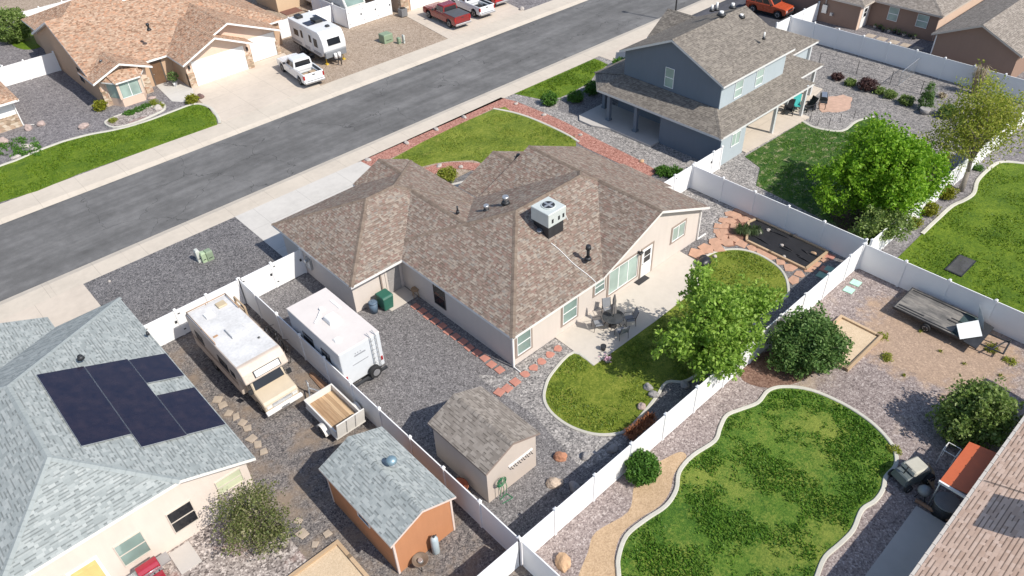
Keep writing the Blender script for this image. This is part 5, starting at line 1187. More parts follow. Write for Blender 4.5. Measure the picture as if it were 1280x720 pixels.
b.build('track_strip', BLACK, ft)
b = MB(); b.box(37.9, 38.95, 5.75, 6.5, .584, .60); b.box(36.8, 37.4, 5.75, 6.4, .584, .60); b.build('deck_mat', plain('dark_green_mat', (.04, .07, .07), .7), ft)
SHIELD = plain('white_shield_panel', (.50, .53, .54), .4, var=.05)
b = MB(); slabq(b, [G(1200, 424, .6), G(1228, 420, .6), G(1223, 400, 1.0), G(1195.6, 405, 1.0)], (0, .5, -.8), .03); b.build('front_shield', SHIELD, ft)
b = MB(); slabq(b, [G(1222, 401, .58), G(1229, 413, .58), G(1230, 400, 1.1), G(1224.5, 381, 1.35)], (.8, .3, 0), .03); b.build('front_shield', SHIELD, ft)
b = MB(); b.tube([(37.2, 5.2, .45), (37.3, 3.9, .42), (38.4, 4.0, .42), (38.3, 5.2, .45)], .045); b.cyl((37.1, 4.5, .42), (38.6, 4.1, .42), .04); b.cyl((38.4, 4.0, .1), (38.4, 4.0, .6), .04); b.build('tow_bar', METAL_DK, ft)
for x, s in ((36.68, -1), (39.08, 1)): wheel(ft, x, 7.6, .26, .18, s=s)

# ================================================================== street furniture
GRN = plain('utility_green_paint', (.23, .30, .20), .5, var=.08); GRN2 = plain('light_green_paint', (.36, .46, .30), .5, var=.08); PALE = plain('pale_grey_plastic', (.52, .54, .50), .5, var=.06)
def ubox(name, label, p, sx, sy, h, mat, rz=0, group=None, taper=.0, parts=True):
    t = thing(name, label, 'utility box', p, rz, group)
    b = MB(); b.box(-sx / 2, sx / 2, -sy / 2, sy / 2, 0, h * .86, t=(taper,) * 4); b.M = Matrix.Translation(parent_world(t)); b.M = Matrix.Translation(t.location) @ Matrix(); b2 = MB(); b2.M = Matrix.Translation(t.location)
    b.bm.free()
    b2.box(-sx / 2, sx / 2, -sy / 2, sy / 2, 0, h * .84, t=(taper,) * 4); b2.build('cabinet', mat, t, bevel=.015)
    b3 = MB(); b3.M = Matrix.Translation(t.location); b3.box(-sx / 2 - .02 + taper, sx / 2 + .02 - taper, -sy / 2 - .02 + taper, sy / 2 + .02 - taper, h * .842, h, t=(.05, .05, .04, .04)); b3.build('lid', mat, t, bevel=.015)
    b4 = MB(); b4.M = Matrix.Translation(t.location); b4.box(-sx * .3, sx * .3, -sy / 2 - .012 + taper * .4, -sy / 2 + .02, h * .3, h * .36); b4.build('handle', METAL_DK, t); return t
ubox('transformer_box', 'dull green transformer box on the gravel across the street', G(483, 52), 1.05, .95, .85, GRN)
ubox('utility_pedestal', 'thin pale upright utility pedestal beside the transformer box across the street', G(505, 54), .16, .3, .85, PALE)
ubox('utility_pedestal', 'short green pedestal touching the pale one across the street', G(499, 54.5), .3, .35, .62, GRN)
ubox('utility_pedestal', 'tall pale pedestal, leftmost of three on the dark front gravel', G(250, 327), .25, .32, .95, PALE)
ubox('utility_pedestal', 'light green pedestal in the middle of three on the dark front gravel', G(256, 327), .3, .34, .75, GRN2)
ubox('utility_pedestal', 'rounded dull green pedestal, rightmost of three on the dark front gravel', G(263, 324), .42, .42, .72, GRN)
acu = thing('air_conditioner', 'dark air conditioner unit on the ground by the white gate at the top centre', 'air conditioner', (46.4, 68.3, 0)); b = MB(); b.box(46.0, 46.75, 67.5, 68.2, .06, .85); b.build('cabinet', plain('grey_cabinet', (.17, .17, .175), .6), acu, bevel=.03); b = MB(); b.cyl((46.4, 67.85, .85), (46.4, 67.85, .9), .3, n=18); b.build('fan_shroud', METAL_DK, acu)
lp = thing('lamp_post', 'thin dark post rising beyond the slate blue house roof by the far pavement', 'lamp post', (64.5, 45.9, 0)); b = MB(); b.cyl((64.5, 45.9, 0), (64.5, 45.9, 5.5), .09, .06); b.cyl((64.5, 45.9, 0), (64.5, 45.9, .5), .16, .12); b.build('pole', METAL_DK, lp); b = MB(); b.cyl((64.5, 45.9, 5.5), (64.5, 45.9, 5.9), .12, .2); b.build('lantern', METAL_DK, lp)

# bins and stool by the side door
bn = thing('wheeled_bin', 'dark green wheeled rubbish bin beside the garage wall', 'rubbish bin', G(483, 384)); q = bn.location; DG = plain('dark_green_plastic', (.025, .12, .085), .5, var=.1)
b = MB(); b.M = Matrix.Translation(q); b.box(-.3, .3, -.34, .34, .06, .98, t=(-.06, -.06, -.07, -.05)); b.build('body', DG, bn, bevel=.03)
b = MB(); b.M = Matrix.Translation(q); b.box(-.38, .38, -.43, .40, .985, 1.06, t=(.05, .05, .1, .04)); b.build('lid', DG, bn, bevel=.03)
b = MB(); b.M = Matrix.Translation(q); b.cyl((-.36, .42, .95), (.36, .42, .95), .025); b.build('handle', DG, bn)
for s in (-1, 1): b = MB(); b.M = Matrix.Translation(q); b.cyl((s * .3, .34, .13), (s * .36, .34, .13), .13, n=14); b.build('wheel', TYRE, bn)
bn.rotation_euler = (0, 0, 0)
bc = thing('dustbin', 'small blue grey round dustbin beside the dark green bin', 'dustbin', G(468, 390)); q = bc.location; BG = plain('blue_grey_plastic', (.10, .15, .21), .5, var=.1)
b = MB(); b.M = Matrix.Translation(q); b.cyl((0, 0, .02), (0, 0, .72), .22, .27, 16); b.build('body', BG, bc); b = MB(); b.M = Matrix.Translation(q); b.cyl((0, 0, .72), (0, 0, .79), .29, .2, 16); b.cyl((-.06, 0, .83), (.06, 0, .83), .02); b.cyl((0, 0, .78), (0, 0, .83), .05, .02); b.build('lid', BG, bc)
stl = thing('stool', 'small round wooden stool on the side porch', 'stool', G(520, 371)); q = stl.location; WD = plain('stool_wood', (.33, .22, .13), .7)
b = MB(); b.M = Matrix.Translation(q); b.cyl((0, 0, .55), (0, 0, .62), .24, n=18); b.build('seat', WD, stl)
for k in range(4):
    a = k * math.pi / 2 + .4; b = MB(); b.M = Matrix.Translation(q); b.cyl((.22 * math.cos(a), .22 * math.sin(a), 0), (.15 * math.cos(a), .15 * math.sin(a), .55), .022); b.build('leg', WD, stl)
dm = MB(); p = G(800, 349, .05); dm.M = Matrix.Translation((p.x, p.y, .046)); dm.box(-.5, .5, -.34, .34, 0, .018); tag(dm.build('doormat', plain('dark_mat', (.035, .035, .038), .9)), 'dark doormat on the pale patio below the white back door', 'doormat')

# patio table, parasol, chairs
PT = Vector((25.05, 19.85, .045)); GLT = plain('smoked_table_glass', (.05, .055, .06), .15); FRM = plain('charcoal_metal', (.06, .058, .06), .5, .3); SLING = plain('grey_sling_fabric', (.24, .25, .27), .85, var=.1)
tb = thing('patio_table', 'round dark glass patio table on the pale patio', 'table', PT)
b = MB(); b.M = Matrix.Translation(PT); b.cyl((0, 0, .68), (0, 0, .705), .62, n=32); b.build('tabletop', GLT, tb)
for k in range(4):
    a = k * math.pi / 2 + .5; b = MB(); b.M = Matrix.Translation(PT); b.tube([(.5 * math.cos(a), .5 * math.sin(a), 0), (.3 * math.cos(a), .3 * math.sin(a), .35), (.52 * math.cos(a), .52 * math.sin(a), .68)], .022); b.build('leg', FRM, tb)
um = thing('patio_umbrella', 'closed grey patio umbrella standing through the round table', 'umbrella', PT)
b = MB(); b.M = Matrix.Translation(PT); b.cyl((0, 0, .03), (0, 0, 2.3), .022); b.build('pole', FRM, um)
b = MB(); b.M = Matrix.Translation(PT); b.loft([[(r * (1 + .25 * (k % 2)) * math.cos(k * math.pi / 8), r * (1 + .25 * (k % 2)) * math.sin(k * math.pi / 8), z) for k in range(16)] for r, z in ((.06, .95), (.13, 1.0), (.11, 1.5), (.08, 1.6), (.09, 1.9), (.03, 2.28))], smooth=False); b.build('canopy', plain('grey_brown_canvas', (.19, .175, .165), .9, var=.15), um)
b = MB(); b.M = Matrix.Translation(PT); b.cyl((0, 0, 0), (0, 0, .07), .24, .2, 18); b.build('base', FRM, um)
def patio_chair(label, ang, dist=.88, face=None):
    t = thing('patio_chair', label, 'chair', (0, 0, 0), 0, 'chairs round the patio table')
    for s in (-1, 1):
        b = MB(); b.tube([(s * .27, .25, 0), (s * .27, .28, .42), (s * .29, .24, .62), (s * .29, -.22, .62), (s * .27, -.26, .4), (s * .27, -.3, 0)], .016); b.tube([(s * .25, -.22, .38), (s * .24, -.42, 1.0)], .018); b.build('frame', FRM, t)
    b = MB(); b.box(-.25, .25, -.22, .26, .39, .42); b.build('seat', SLING, t)
    b = MB(); b.hexa([(-.23, -.26, .44), (.23, -.26, .44), (.23, -.23, .44), (-.23, -.23, .44)], [(-.23, -.43, .99), (.23, -.43, .99), (.23, -.40, .99), (-.23, -.40, .99)]); b.build('backrest', SLING, t)
    a = ang; t.location = PT + Vector((dist * math.cos(a), dist * math.sin(a), 0)); t.rotation_euler = (0, 0, a + math.pi / 2); return t
patio_chair('patio chair on the house wall side of the round table', R(150)); patio_chair('patio chair on the shaded lawn side of the round table, its back to the tree', R(-110), .95)
patio_chair('patio chair at the right hand side of the round table towards the tree', R(-35), .95); patio_chair('patio chair half hidden behind the closed umbrella', R(60))
fp = thing('flower_pot', 'small dark flower pot on the patio between table and lawn', 'flower pot', G(754, 437, .045)); q = fp.location; b = MB(); b.M = Matrix.Translation(q); b.cyl((0, 0, 0), (0, 0, .3), .12, .16, 14); b.build('pot', METAL_DK, fp)
fq = thing('flower_pot', 'pot of pale pink flowers at the patio corner by the lawn', 'flower pot', G(759, 452, .045)); q = fq.location; b = MB(); b.M = Matrix.Translation(q); b.cyl((0, 0, 0), (0, 0, .2), .13, .17, 14); b.build('pot', ROCK_W, fq)
b = MB()
for k in range(60): b.M = Matrix.Translation(q + Vector((random.gauss(0, .12), random.gauss(0, .12), .25 + random.uniform(-.05, .12)))) @ Matrix.Rotation(random.uniform(0, 6), 4, (random.random(), random.random(), 1)); b.face([(-.04, -.04, 0), (.04, -.04, 0), (.04, .04, 0), (-.04, .04, 0)])
b.build('blossom', plain('pink_petals', (.62, .40, .48), .7), fq)
bg_ = MB(); p = G(880, 332); bg_.M = Matrix.Translation(p); bg_.ball((0, 0, .28), .4, seg=14, rings=10, sc=(1.3, .9, .75)); bg_.ball((.35, .3, .2), .3, sc=(1, 1, .7)); o = bg_.build('rubbish_bag', plain('black_bag', (.02, .021, .025), .35, var=.3, scale=6, bump=.6)); tag(o, 'dark lumpy bag shaped cover at the lawn edge by the flagstone path', 'bag')

# garden bed with black fabric
gb = thing('garden_bed', 'timber edged garden bed covered in black weed fabric', 'garden bed', (38.4, 17.3, 0))
bd = [(37.0, 19.1), (36.98, 14.95), (39.45, 14.9), (39.5, 20.0), (38.8, 20.15)]
b = MB(); b.prism(bd, 0, .1); b.build('fabric', BLACKFAB, gb)
b = MB()
for (x0, y0), (x1, y1) in zip(bd, bd[1:] + bd[:1]):
    d = Vector((x1 - x0, y1 - y0, 0)).normalized(); n = Vector((-d.y, d.x, 0)) * .07; b.hexa([(x0 - n.x, y0 - n.y, 0), (x1 - n.x, y1 - n.y, 0), (x1 + n.x, y1 + n.y, 0), (x0 + n.x, y0 + n.y, 0)], [(x0 - n.x, y0 - n.y, .18), (x1 - n.x, y1 - n.y, .18), (x1 + n.x, y1 + n.y, .18), (x0 + n.x, y0 + n.y, .18)])
b.build('timber_edge', TIMBER, gb)
fabric_fold = MB()
for k in range(9):
    x = random.uniform(37.6, 39.2); y = random.uniform(15.4, 18.6); a = random.uniform(-.5, .3); L = random.uniform(.5, 1.5); fabric_fold.M = Matrix.Translation((x, y, .1)) @ Matrix.Rotation(a, 4, 'Z'); fabric_fold.side([(-L / 2, 0), (L / 2, 0), (L / 2 - .1, .03), (0, .07), (-L / 2 + .1, .03)], -.05, .05)
fabric_fold.build('fold', BLACKFAB, gb)
# sand pit frames
for nm, lab, pts in (('sand_pit', 'timber framed sand pit beside the round dark green bush', [(31.0, 9.05), (34.5, 9.0), (34.5, 11.3), (31.0, 11.3)]), ('sand_pit', 'timber framed sand bed at the lower edge beside the orange shed', [(3.6, 15.0), (6.35, 15.0), (6.35, 19.05), (3.6, 19.05)])):
    t = thing(nm, lab, 'sand pit', (pts[0][0], pts[0][1], 0)); b = MB(); b.prism(pts, 0, .09); b.build('sand', SAND, t); b = MB()
    for (x0, y0), (x1, y1) in zip(pts, pts[1:] + pts[:1]):
        d = Vector((x1 - x0, y1 - y0, 0)).normalized(); n = Vector((-d.y, d.x, 0)) * .08; e = d * .08
        b.hexa([(x0 - n.x - e.x, y0 - n.y - e.y, 0), (x1 - n.x - e.x, y1 - n.y - e.y, 0), (x1 + n.x - e.x, y1 + n.y - e.y, 0), (x0 + n.x - e.x, y0 + n.y - e.y, 0)], [(x0 - n.x - e.x, y0 - n.y - e.y, .2), (x1 - n.x - e.x, y1 - n.y - e.y, .2), (x1 + n.x - e.x, y1 + n.y - e.y, .2), (x0 + n.x - e.x, y0 + n.y - e.y, .2)])
    b.build('timber_edge', TIMBER, t)
# trampoline mat / ground pad on the far lawn
gp = thing('ground_pad', 'square black rubber pad in a timber frame on the bright lawn at the right', 'pad', G(1200, 333)); q = gp.location
b = MB(); b.M = Matrix.Translation(q); b.box(-1.05, 1.05, -.5, .5, 0, .1); b.build('frame', METAL_DK, gp); b = MB(); b.M = Matrix.Translation(q); b.box(-.98, .98, -.43, .43, .1, .112); b.cyl((.1, -.12, .112), (.1, -.12, .116), .3, n=14); b.build('mat', plain('dusty_rubber', (.06, .06, .062), .9, var=.5, scale=1.2), gp)
# hose reel and hoses by the taupe shed
hz_ = thing('hose_reel', 'green garden hose coiled on a stand at the taupe shed corner', 'hose', (13.0, 15.75, 0)); GH = plain('green_hose', (.02, .17, .07), .5, var=.2)
b = MB(); b.M = Matrix.Translation((12.98, 15.86, 1.15))
for k in range(5):
    r = .16 + .028 * k; pts = [(r * math.cos(i * math.pi / 10), -.03 * (k % 3), r * math.sin(i * math.pi / 10)) for i in range(21)]; b.tube(pts, .016, 5)
b.build('hose', GH, hz_)
b = MB()
for x in (12.8, 13.0, 13.18): b.tube([(x, 15.82, .1), (x + .02, 15.75, .7), (x, 15.85, 1.1)], .018, 5)
b.tube([(12.75, 15.6, .03), (13.3, 15.5, .03), (13.25, 15.85, .03), (12.8, 15.8, .03)], .018, 5); b.build('loop', GH, hz_)
# tank, fan by the orange shed
tk = thing('gas_cylinder', 'pale blue grey gas cylinder against the orange shed wall', 'gas cylinder', (9.15, 15.82, 0)); TP = plain('pale_blue_tank', (.42, .50, .54), .4, var=.05); q = tk.location
b = MB(); b.M = Matrix.Translation(q); b.loft([[(r * math.cos(k * math.pi / 9), r * math.sin(k * math.pi / 9), z) for k in range(18)] for r, z in ((.15, 0), (.17, .04), (.17, .95), (.12, 1.06), (.05, 1.1))]); b.build('body', TP, tk); b = MB(); b.M = Matrix.Translation(q); b.cyl((0, 0, 1.08), (0, 0, 1.18), .05); b.cyl((0, 0, 1.12), (.14, 0, 1.12), .025); b.build('valve', METAL_DK, tk)
fn = thing('fire_bowl', 'round rusty metal bowl and stand leaning by the orange shed wall', 'fire bowl', (8.3, 15.75, 0)); q = fn.location; RU = plain('rusty_steel', (.22, .17, .13), .7, .4, var=.3)
b = MB(); b.M = Matrix.Translation(q); b.loft([[(r * math.cos(k * math.pi / 10), r * math.sin(k * math.pi / 10), z) for k in range(20)] for r, z in ((.08, .25), (.22, .3), (.34, .45), (.36, .46), (.33, .47), (.2, .34), (.06, .3))]); b.build('bowl', RU, fn)
for k in range(3):
    a = k * 2.094; b = MB(); b.M = Matrix.Translation(q); b.cyl((.28 * math.cos(a), .28 * math.sin(a), 0), (.2 * math.cos(a), .2 * math.sin(a), .33), .02); b.build('leg', METAL_DK, fn)
b = MB(); b.M = Matrix.Translation(q); b.cyl((0, 0, .32), (0, 0, .44), .13, .1, 14); b.build('cap', METAL, fn)
# red barbecue at the cream house
gq = thing('barbecue', 'barbecue with a shiny red lid against the cream house wall', 'barbecue', (-.05, 22.95, 0)); q = gq.location; RL = plain('red_enamel', (.30, .012, .03), .2, var=.1, coat=.7); SS = plain('stainless_steel', (.5, .51, .53), .3, .8, var=.1)
b = MB(); b.M = Matrix.Translation(q); b.box(-.4, .4, -.27, .27, .1, .85); b.build('cabinet', RL, gq, bevel=.02)
b = MB(); b.M = Matrix.Translation(q); b.side([(-.28, .9), (-.27, 1.05), (-.15, 1.2), (.1, 1.23), (.26, 1.1), (.28, .9)], -.42, .42); b.build('lid', RL, gq, bevel=.02)
b = MB(); b.M = Matrix.Translation(q); b.box(-.85, -.43, -.26, .26, .84, .9); b.box(.43, .85, -.26, .26, .84, .9); b.box(-.44, .44, -.34, -.27, .78, .9); b.cyl((-.35, -.33, 1.05), (.35, -.33, 1.05), .02); b.build('side_shelf', SS, gq)
b = MB(); b.M = Matrix.Translation(q)
for k in range(4): b.cyl((-.3 + k * .2, -.34, .84), (-.3 + k * .2, -.38, .84), .03, n=10)
b.build('knob', METAL_DK, gq)
b = MB(); b.M = Matrix.Translation((.95, 23.0, 0)); b.box(-.1, .8, -.6, .7, 0, .06); tag(b.build('paving_slab', CONC_GREY), 'grey concrete slab on the ground right of the red barbecue', 'slab')
# slate house garden: barbecue, chairs, bench
gk = thing('barbecue', 'black and silver barbecue on the pale gravel behind the slate blue house', 'barbecue', G(1027, 134)); q = gk.location
b = MB(); b.M = Matrix.Translation(q); b.side([(-.3, .75), (-.3, .95), (-.15, 1.12), (.15, 1.12), (.3, .95), (.3, .75)], -.5, .5); b.build('lid', METAL_DK, gk, bevel=.02); b = MB(); b.M = Matrix.Translation(q); b.box(-.48, .48, -.2, .2, .93, 1.125); b.build('lid_band', SS, gk)
for s in (-1, 1): b = MB(); b.M = Matrix.Translation(q); b.box(min(s * .52, s * .95), max(s * .52, s * .95), -.28, .28, .78, .82); b.build('side_shelf', METAL_DK, gk)
for x in (-.42, .42):
    for y in (-.24, .24): b = MB(); b.M = Matrix.Translation(q); b.cyl((x, y, 0), (x, y, .76), .025); b.build('leg', METAL_DK, gk)
gk.rotation_euler = (0, 0, .5)
def adirondack(label, p, mat, rz):
    t = thing('garden_chair', label, 'garden chair', (0, 0, 0)); b = MB(); b.hexa([(-.28, -.3, .25), (.28, -.3, .25), (.28, .3, .38), (-.28, .3, .38)], [(-.28, -.3, .29), (.28, -.3, .29), (.28, .3, .42), (-.28, .3, .42)]); b.build('seat', mat, t)
    b = MB(); b.hexa([(-.25, -.32, .28), (.25, -.32, .28), (.25, -.28, .28), (-.25, -.28, .28)], [(-.34, -.7, 1.05), (.34, -.7, 1.05), (.34, -.66, 1.05), (-.34, -.66, 1.05)]); b.build('backrest', mat, t)
    for s in (-1, 1): b = MB(); b.box(s * .36 - .06, s * .36 + .06, -.4, .35, .55, .58); b.box(s * .34 - .03, s * .34 + .03, .22, .32, 0, .55); b.box(s * .34 - .03, s * .34 + .03, -.4, -.3, 0, .55); b.build('armrest', mat, t)
    t.location = p; t.rotation_euler = (0, 0, rz); return t
adirondack('turquoise garden chair under the rear porch of the slate blue house', G(996, 137, .05), plain('turquoise_plastic', (.05, .42, .40), .5, var=.08), 2.3)
adirondack('black garden chair beside the turquoise one at the slate blue house', G(985, 143, .05), BLACK, 2.0)
adirondack('black low chair on the pale gravel by the porch corner of the slate blue house', G(1008, 138), BLACK, 1.2)
# metal wire fence and mesh panel in the slate house garden
wf = thing('wire_fence', 'thin black wire fence on posts across the gravel behind the slate blue house', 'fence', (60, 25, 0))
pts = GL([(1023, 82), (1070, 93), (1112, 106), (1150, 118), (1195, 132)])
for p in pts: b = MB(); b.cyl(p, p + Vector((0, 0, 1.2)), .025, n=6); b.build('post', METAL_DK, wf)
for h in (.15, .5, .85, 1.18): b = MB(); b.tube([p + Vector((0, 0, h)) for p in pts], .008, 4); b.build('wire', METAL_DK, wf)
def mesh_panel(label, a, b_, h, mat):
    t = thing('mesh_panel', label, 'mesh panel', a); d = b_ - a; L = d.length; d.normalize()
    b = MB(); up = Vector((0, 0, h)); b.cyl(a, a + up, .03, n=6); b.cyl(b_, b_ + up, .03, n=6); b.cyl(a + up, b_ + up, .025, n=6); b.cyl(a + Vector((0, 0, .05)), b_ + Vector((0, 0, .05)), .025, n=6); b.build('frame', METAL, t)
    b = MB(); n = int(L / .16)
    for i in range(1, n): q = a + d * (L * i / n); b.cyl(q, q + up, .005, n=3, caps=False)
    for k in range(1, int(h / .16)): z = Vector((0, 0, k * .16)); b.cyl(a + z, b_ + z, .005, n=3, caps=False)
    b.build('mesh', METAL, t)
mesh_panel('upright silver wire mesh panel on the gravel near the long white fence', G(1122, 108), G(1152, 84), 1.3, METAL)
gf = thing('garden_edging', 'row of thin black edging stakes between pale gravel and the patchy lawn', 'garden edging', G(1012, 150))
for x, y in ((1012, 152), (1036, 158), (1050, 152), (1067, 148), (1022, 157)): p = G(x, y); b = MB(); b.cyl(p, p + Vector((0, 0, .7)), .02, n=6); b.build('stake', METAL_DK, gf)
# lower right: orange canopy, drum, pallet, heap
oc = thing('lean_to_canopy', 'orange red canopy with a white front edge beside the lower right house wall', 'canopy', (27.4, 2, 0)); OC = plain('orange_canvas', (.56, .13, .05), .6, var=.08)
b = MB(); slabq(b, [(25.9, 1.5, 1.95), (28.85, 1.5, 1.95), (28.85, 2.6, 1.75), (25.9, 2.6, 1.75)], (0, 0, 1), .04); b.build('canopy_sheet', OC, oc)
b = MB(); slabq(b, [(25.9, .5, 1.75), (28.85, .5, 1.75), (28.85, 1.498, 1.95), (25.9, 1.498, 1.95)], (0, 0, 1), .04); b.build('canopy_sheet', OC, oc)
b = MB(); b.box(25.8, 25.89, .5, 2.62, 1.72, 1.84); b.build('front_edge', WHITE, oc)
for x in (25.95, 28.8): b = MB(); b.cyl((x, 2.55, 0), (x, 2.55, 1.75), .035); b.build('post', METAL, oc)
wd = thing('wire_crate', 'thin white tube frame standing beside the orange canopy', 'frame', (28.9, 3.0, 0)); b = MB(); c = [(28.4, 2.75), (29.0, 2.75), (29.0, 3.3), (28.4, 3.3)]
for k in range(4): a, e = c[k], c[(k + 1) % 4]; b.cyl((*a, 0), (*a, 1.0), .018, n=6); b.cyl((*a, 1.0), (*e, 1.0), .018, n=6)
tag(b.build('frame', WHITE, wd), None, None)
gd = plain('grey_galvanised', (.27, .28, .28), .6, .4, var=.15)
dr = thing('round_drum', 'large grey round lid on a drum by the slab at the lower right', 'drum', (26.0, 2.0, 0)); b = MB(); b.cyl((26.05, 2.0, 0), (26.05, 2.0, .7), .48, n=24); b.build('body', METAL_DK, dr); b = MB(); b.cyl((26.05, 2.0, .7), (26.05, 2.0, .76), .52, n=24); b.build('lid', gd, dr)
kd = thing('kettle_barbecue', 'small grey kettle barbecue beside the covered mower at the lower right', 'barbecue', (26.15, 2.95, 0)); b = MB(); b.ball((26.1, 2.95, .55), .28, seg=16, rings=10, sc=(1, 1, .8)); b.build('bowl', gd, kd)
for k in range(3): a = k * 2.1; b = MB(); b.cyl((26.1 + .25 * math.cos(a), 2.95 + .25 * math.sin(a), 0), (26.1 + .1 * math.cos(a), 2.95 + .1 * math.sin(a), .45), .02); b.build('leg', METAL_DK, kd)
lm = thing('ride_on_mower', 'grey garden tractor with a pale seat cover on dark gravel at the lower right', 'mower', (0, 0, 0))
b = MB(); b.box(-.45, .45, -.75, .85, .3, .75, t=(.08, .08, .1, .1)); b.build('body', plain('grey_green_paint', (.11, .13, .13), .5, var=.2), lm, bevel=.05)
b = MB(); b.box(-.4, .42, -.5, .45, .78, 1.0, t=(.05, .05, .06, .1)); b.build('seat_cover', plain('pale_cover', (.46, .44, .37), .8, var=.1), lm, bevel=.05)
for s in (-1, 1): wheel(lm, s * .5, -.5, .3, .2, s=s); wheel(lm, s * .48, .62, .2, .15, s=s)
b = MB(); b.cyl((0, .62, .75), (0, .5, 1.15), .025); b.cyl((-.18, .5, 1.15), (.18, .5, 1.15), .02); b.build('steering_bar', METAL_DK, lm)
lm.location = (26.75, 3.75, 0); lm.rotation_euler = (0, 0, R(70))
b = MB(); b.M = Matrix.Translation((25.75, 2.2, .05)) @ Matrix.Rotation(0, 4, 'Z'); b.cyl((0, -1.1, .08), (0, .85, .08), .09, n=10); tag(b.build('log', plain('brown_log', (.24, .14, .09), .9, var=.25)), 'brown round timber lying across the end of the grey slab', 'timber')
for k, (x, y, lab) in enumerate(((27.35, 3.1, 'brown wooden board leaning between the mower and the orange canopy'),)):
    b = MB(); b.M = Matrix.Translation((x, y, 0)) @ Matrix.Rotation(.4, 4, 'Z'); b.hexa([(-.5, -.2, 0), (.5, -.2, 0), (.5, -.15, 0), (-.5, -.15, 0)], [(-.5, .2, .5), (.5, .2, .5), (.5, .25, .5), (-.5, .25, .5)]); tag(b.build('board', WOODP), lab, 'board')
# ladder, bicycle and timber beside the motorhome
tl_ = thing('timber_stack', 'stack of long brown boards on the ground against the white fence', 'timber', (10.85, 27.3, 0))
for k in range(5): b = MB(); b.M = Matrix.Translation((10.75 + .09 * k, 27.0 + .1 * (k % 2), .02 + .03 * (k % 2))) @ Matrix.Rotation(.03 * (k - 2), 4, 'Z'); b.box(-.05, .05, -1.7, 1.6, 0, .06); b.build('board', plain('brown_board', (.26, .15, .09), .85, var=.25) if k == 0 else MATS['brown_board'], tl_)
bk = thing('bicycle', 'dark bicycle leaning beside the old motorhome against the fence', 'bicycle', (0, 0, 0))
for y in (-.52, .52):
    b = MB(); pts = [(0, y + .33 * math.cos(i * math.pi / 10), .33 + .33 * math.sin(i * math.pi / 10)) for i in range(21)]; b.tube(pts, .022, 5)
    o = b.build('wheel', TYRE, bk); b = MB()
    for i in range(8): a = i * math.pi / 4; b.cyl((0, y, .33), (0, y + .32 * math.cos(a), .33 + .32 * math.sin(a)), .004, n=3, caps=False)
    b.build('spoke', METAL, o)
b = MB(); b.tube([(0, -.52, .33), (0, -.12, .3), (0, -.2, .75), (0, -.52, .33)], .018, 5); b.tube([(0, -.12, .3), (0, .38, .72), (0, -.18, .70)], .018, 5); b.tube([(0, .52, .33), (0, .36, .85)], .018, 5); b.build('frame', METAL_DK, bk)
b = MB(); b.box(-.06, .06, -.34, -.1, .8, .85); b.build('saddle', BLACK, bk); b = MB(); b.tube([(-.25, .28, .9), (0, .36, .88), (.25, .28, .9)], .014, 5); b.build('handlebar', METAL_DK, bk)
bk.location = (10.75, 32.4, 0); bk.rotation_euler = (0, R(14), R(4))
c2 = copy_tree(bk); c2.location = (10.6, 30.9, 0); c2.rotation_euler = (0, R(18), R(-8))
tag(bk, 'dark bicycle by the fence beside the motorhome, farther from the hood', 'bicycle'); tag(c2, 'dark bicycle by the fence beside the motorhome, nearer the hood', 'bicycle')
lad = thing('wooden_rack', 'weathered brown wooden frame standing at the rear corner of the motorhome', 'wooden frame', (10.5, 34.6, 0)); b = MB(); b.box(10.3, 10.4, 33.9, 34.0, 0, 1.9); b.box(10.3, 10.4, 35.1, 35.2, 0, 1.9); b.build('post', WOODP, lad); b = MB()
for z in (.4, .9, 1.4, 1.85): b.box(10.31, 10.39, 34.0, 35.1, z, z + .08)
b.build('rail', WOODP, lad)
red = thing('bucket', 'rusty red wheelbarrow tub behind the taupe shed by the fence', 'tub', (11.9, 17.4, 0)); b = MB(); b.loft([[(11.9 + r * math.cos(k * math.pi / 8), 17.4 + 1.3 * r * math.sin(k * math.pi / 8), z) for k in range(16)] for r, z in ((.15, .1), (.3, .5), (.32, .52), (.28, .5), (.14, .14))]); b.build('tub', plain('rusty_red', (.30, .10, .05), .8, var=.3), red)
for x in (-.2, .2): b = MB(); b.cyl((11.9 + x, 17.0, .02), (11.9 + x, 17.9, .45), .02); b.build('handle', WOODP, red)
# ================================================================== trees and shrubs
BARK = plain('bark', (.14, .105, .08), .95, var=.3, scale=6, bump=.6); BARK_G = plain('grey_bark', (.22, .19, .165), .95, var=.25, scale=6, bump=.6)
LF_MAPLE = leaf('leaf_maple', [(.13, .24, .03), (.22, .37, .045), (.31, .47, .075), (.42, .58, .13)], .45)
LF_BUSH = leaf('leaf_dark_bush', [(.065, .14, .035), (.105, .2, .05), (.155, .265, .07), (.23, .34, .11)], .4)
LF_BUSH2 = leaf('leaf_mid_bush', [(.11, .18, .04), (.165, .25, .055), (.24, .33, .085), (.34, .41, .16)], .4)
LF_BRIGHT = leaf('leaf_bright', [(.10, .23, .014), (.17, .35, .018), (.25, .44, .028), (.33, .52, .055)], .48)
LF_OLIVE = leaf('leaf_olive', [(.18, .23, .03), (.28, .34, .045), (.38, .42, .07), (.47, .45, .10)], .5)
LF_SHRUB = leaf('leaf_shrub', [(.05, .14, .018), (.09, .21, .028), (.14, .28, .045)])
LF_BRUSH = leaf('leaf_brush', [(.085, .115, .035), (.14, .175, .05), (.21, .23, .085), (.36, .33, .2)], .4)
LF_YEL = leaf('leaf_yellow_green', [(.14, .17, .012), (.24, .26, .02), (.33, .32, .04)])
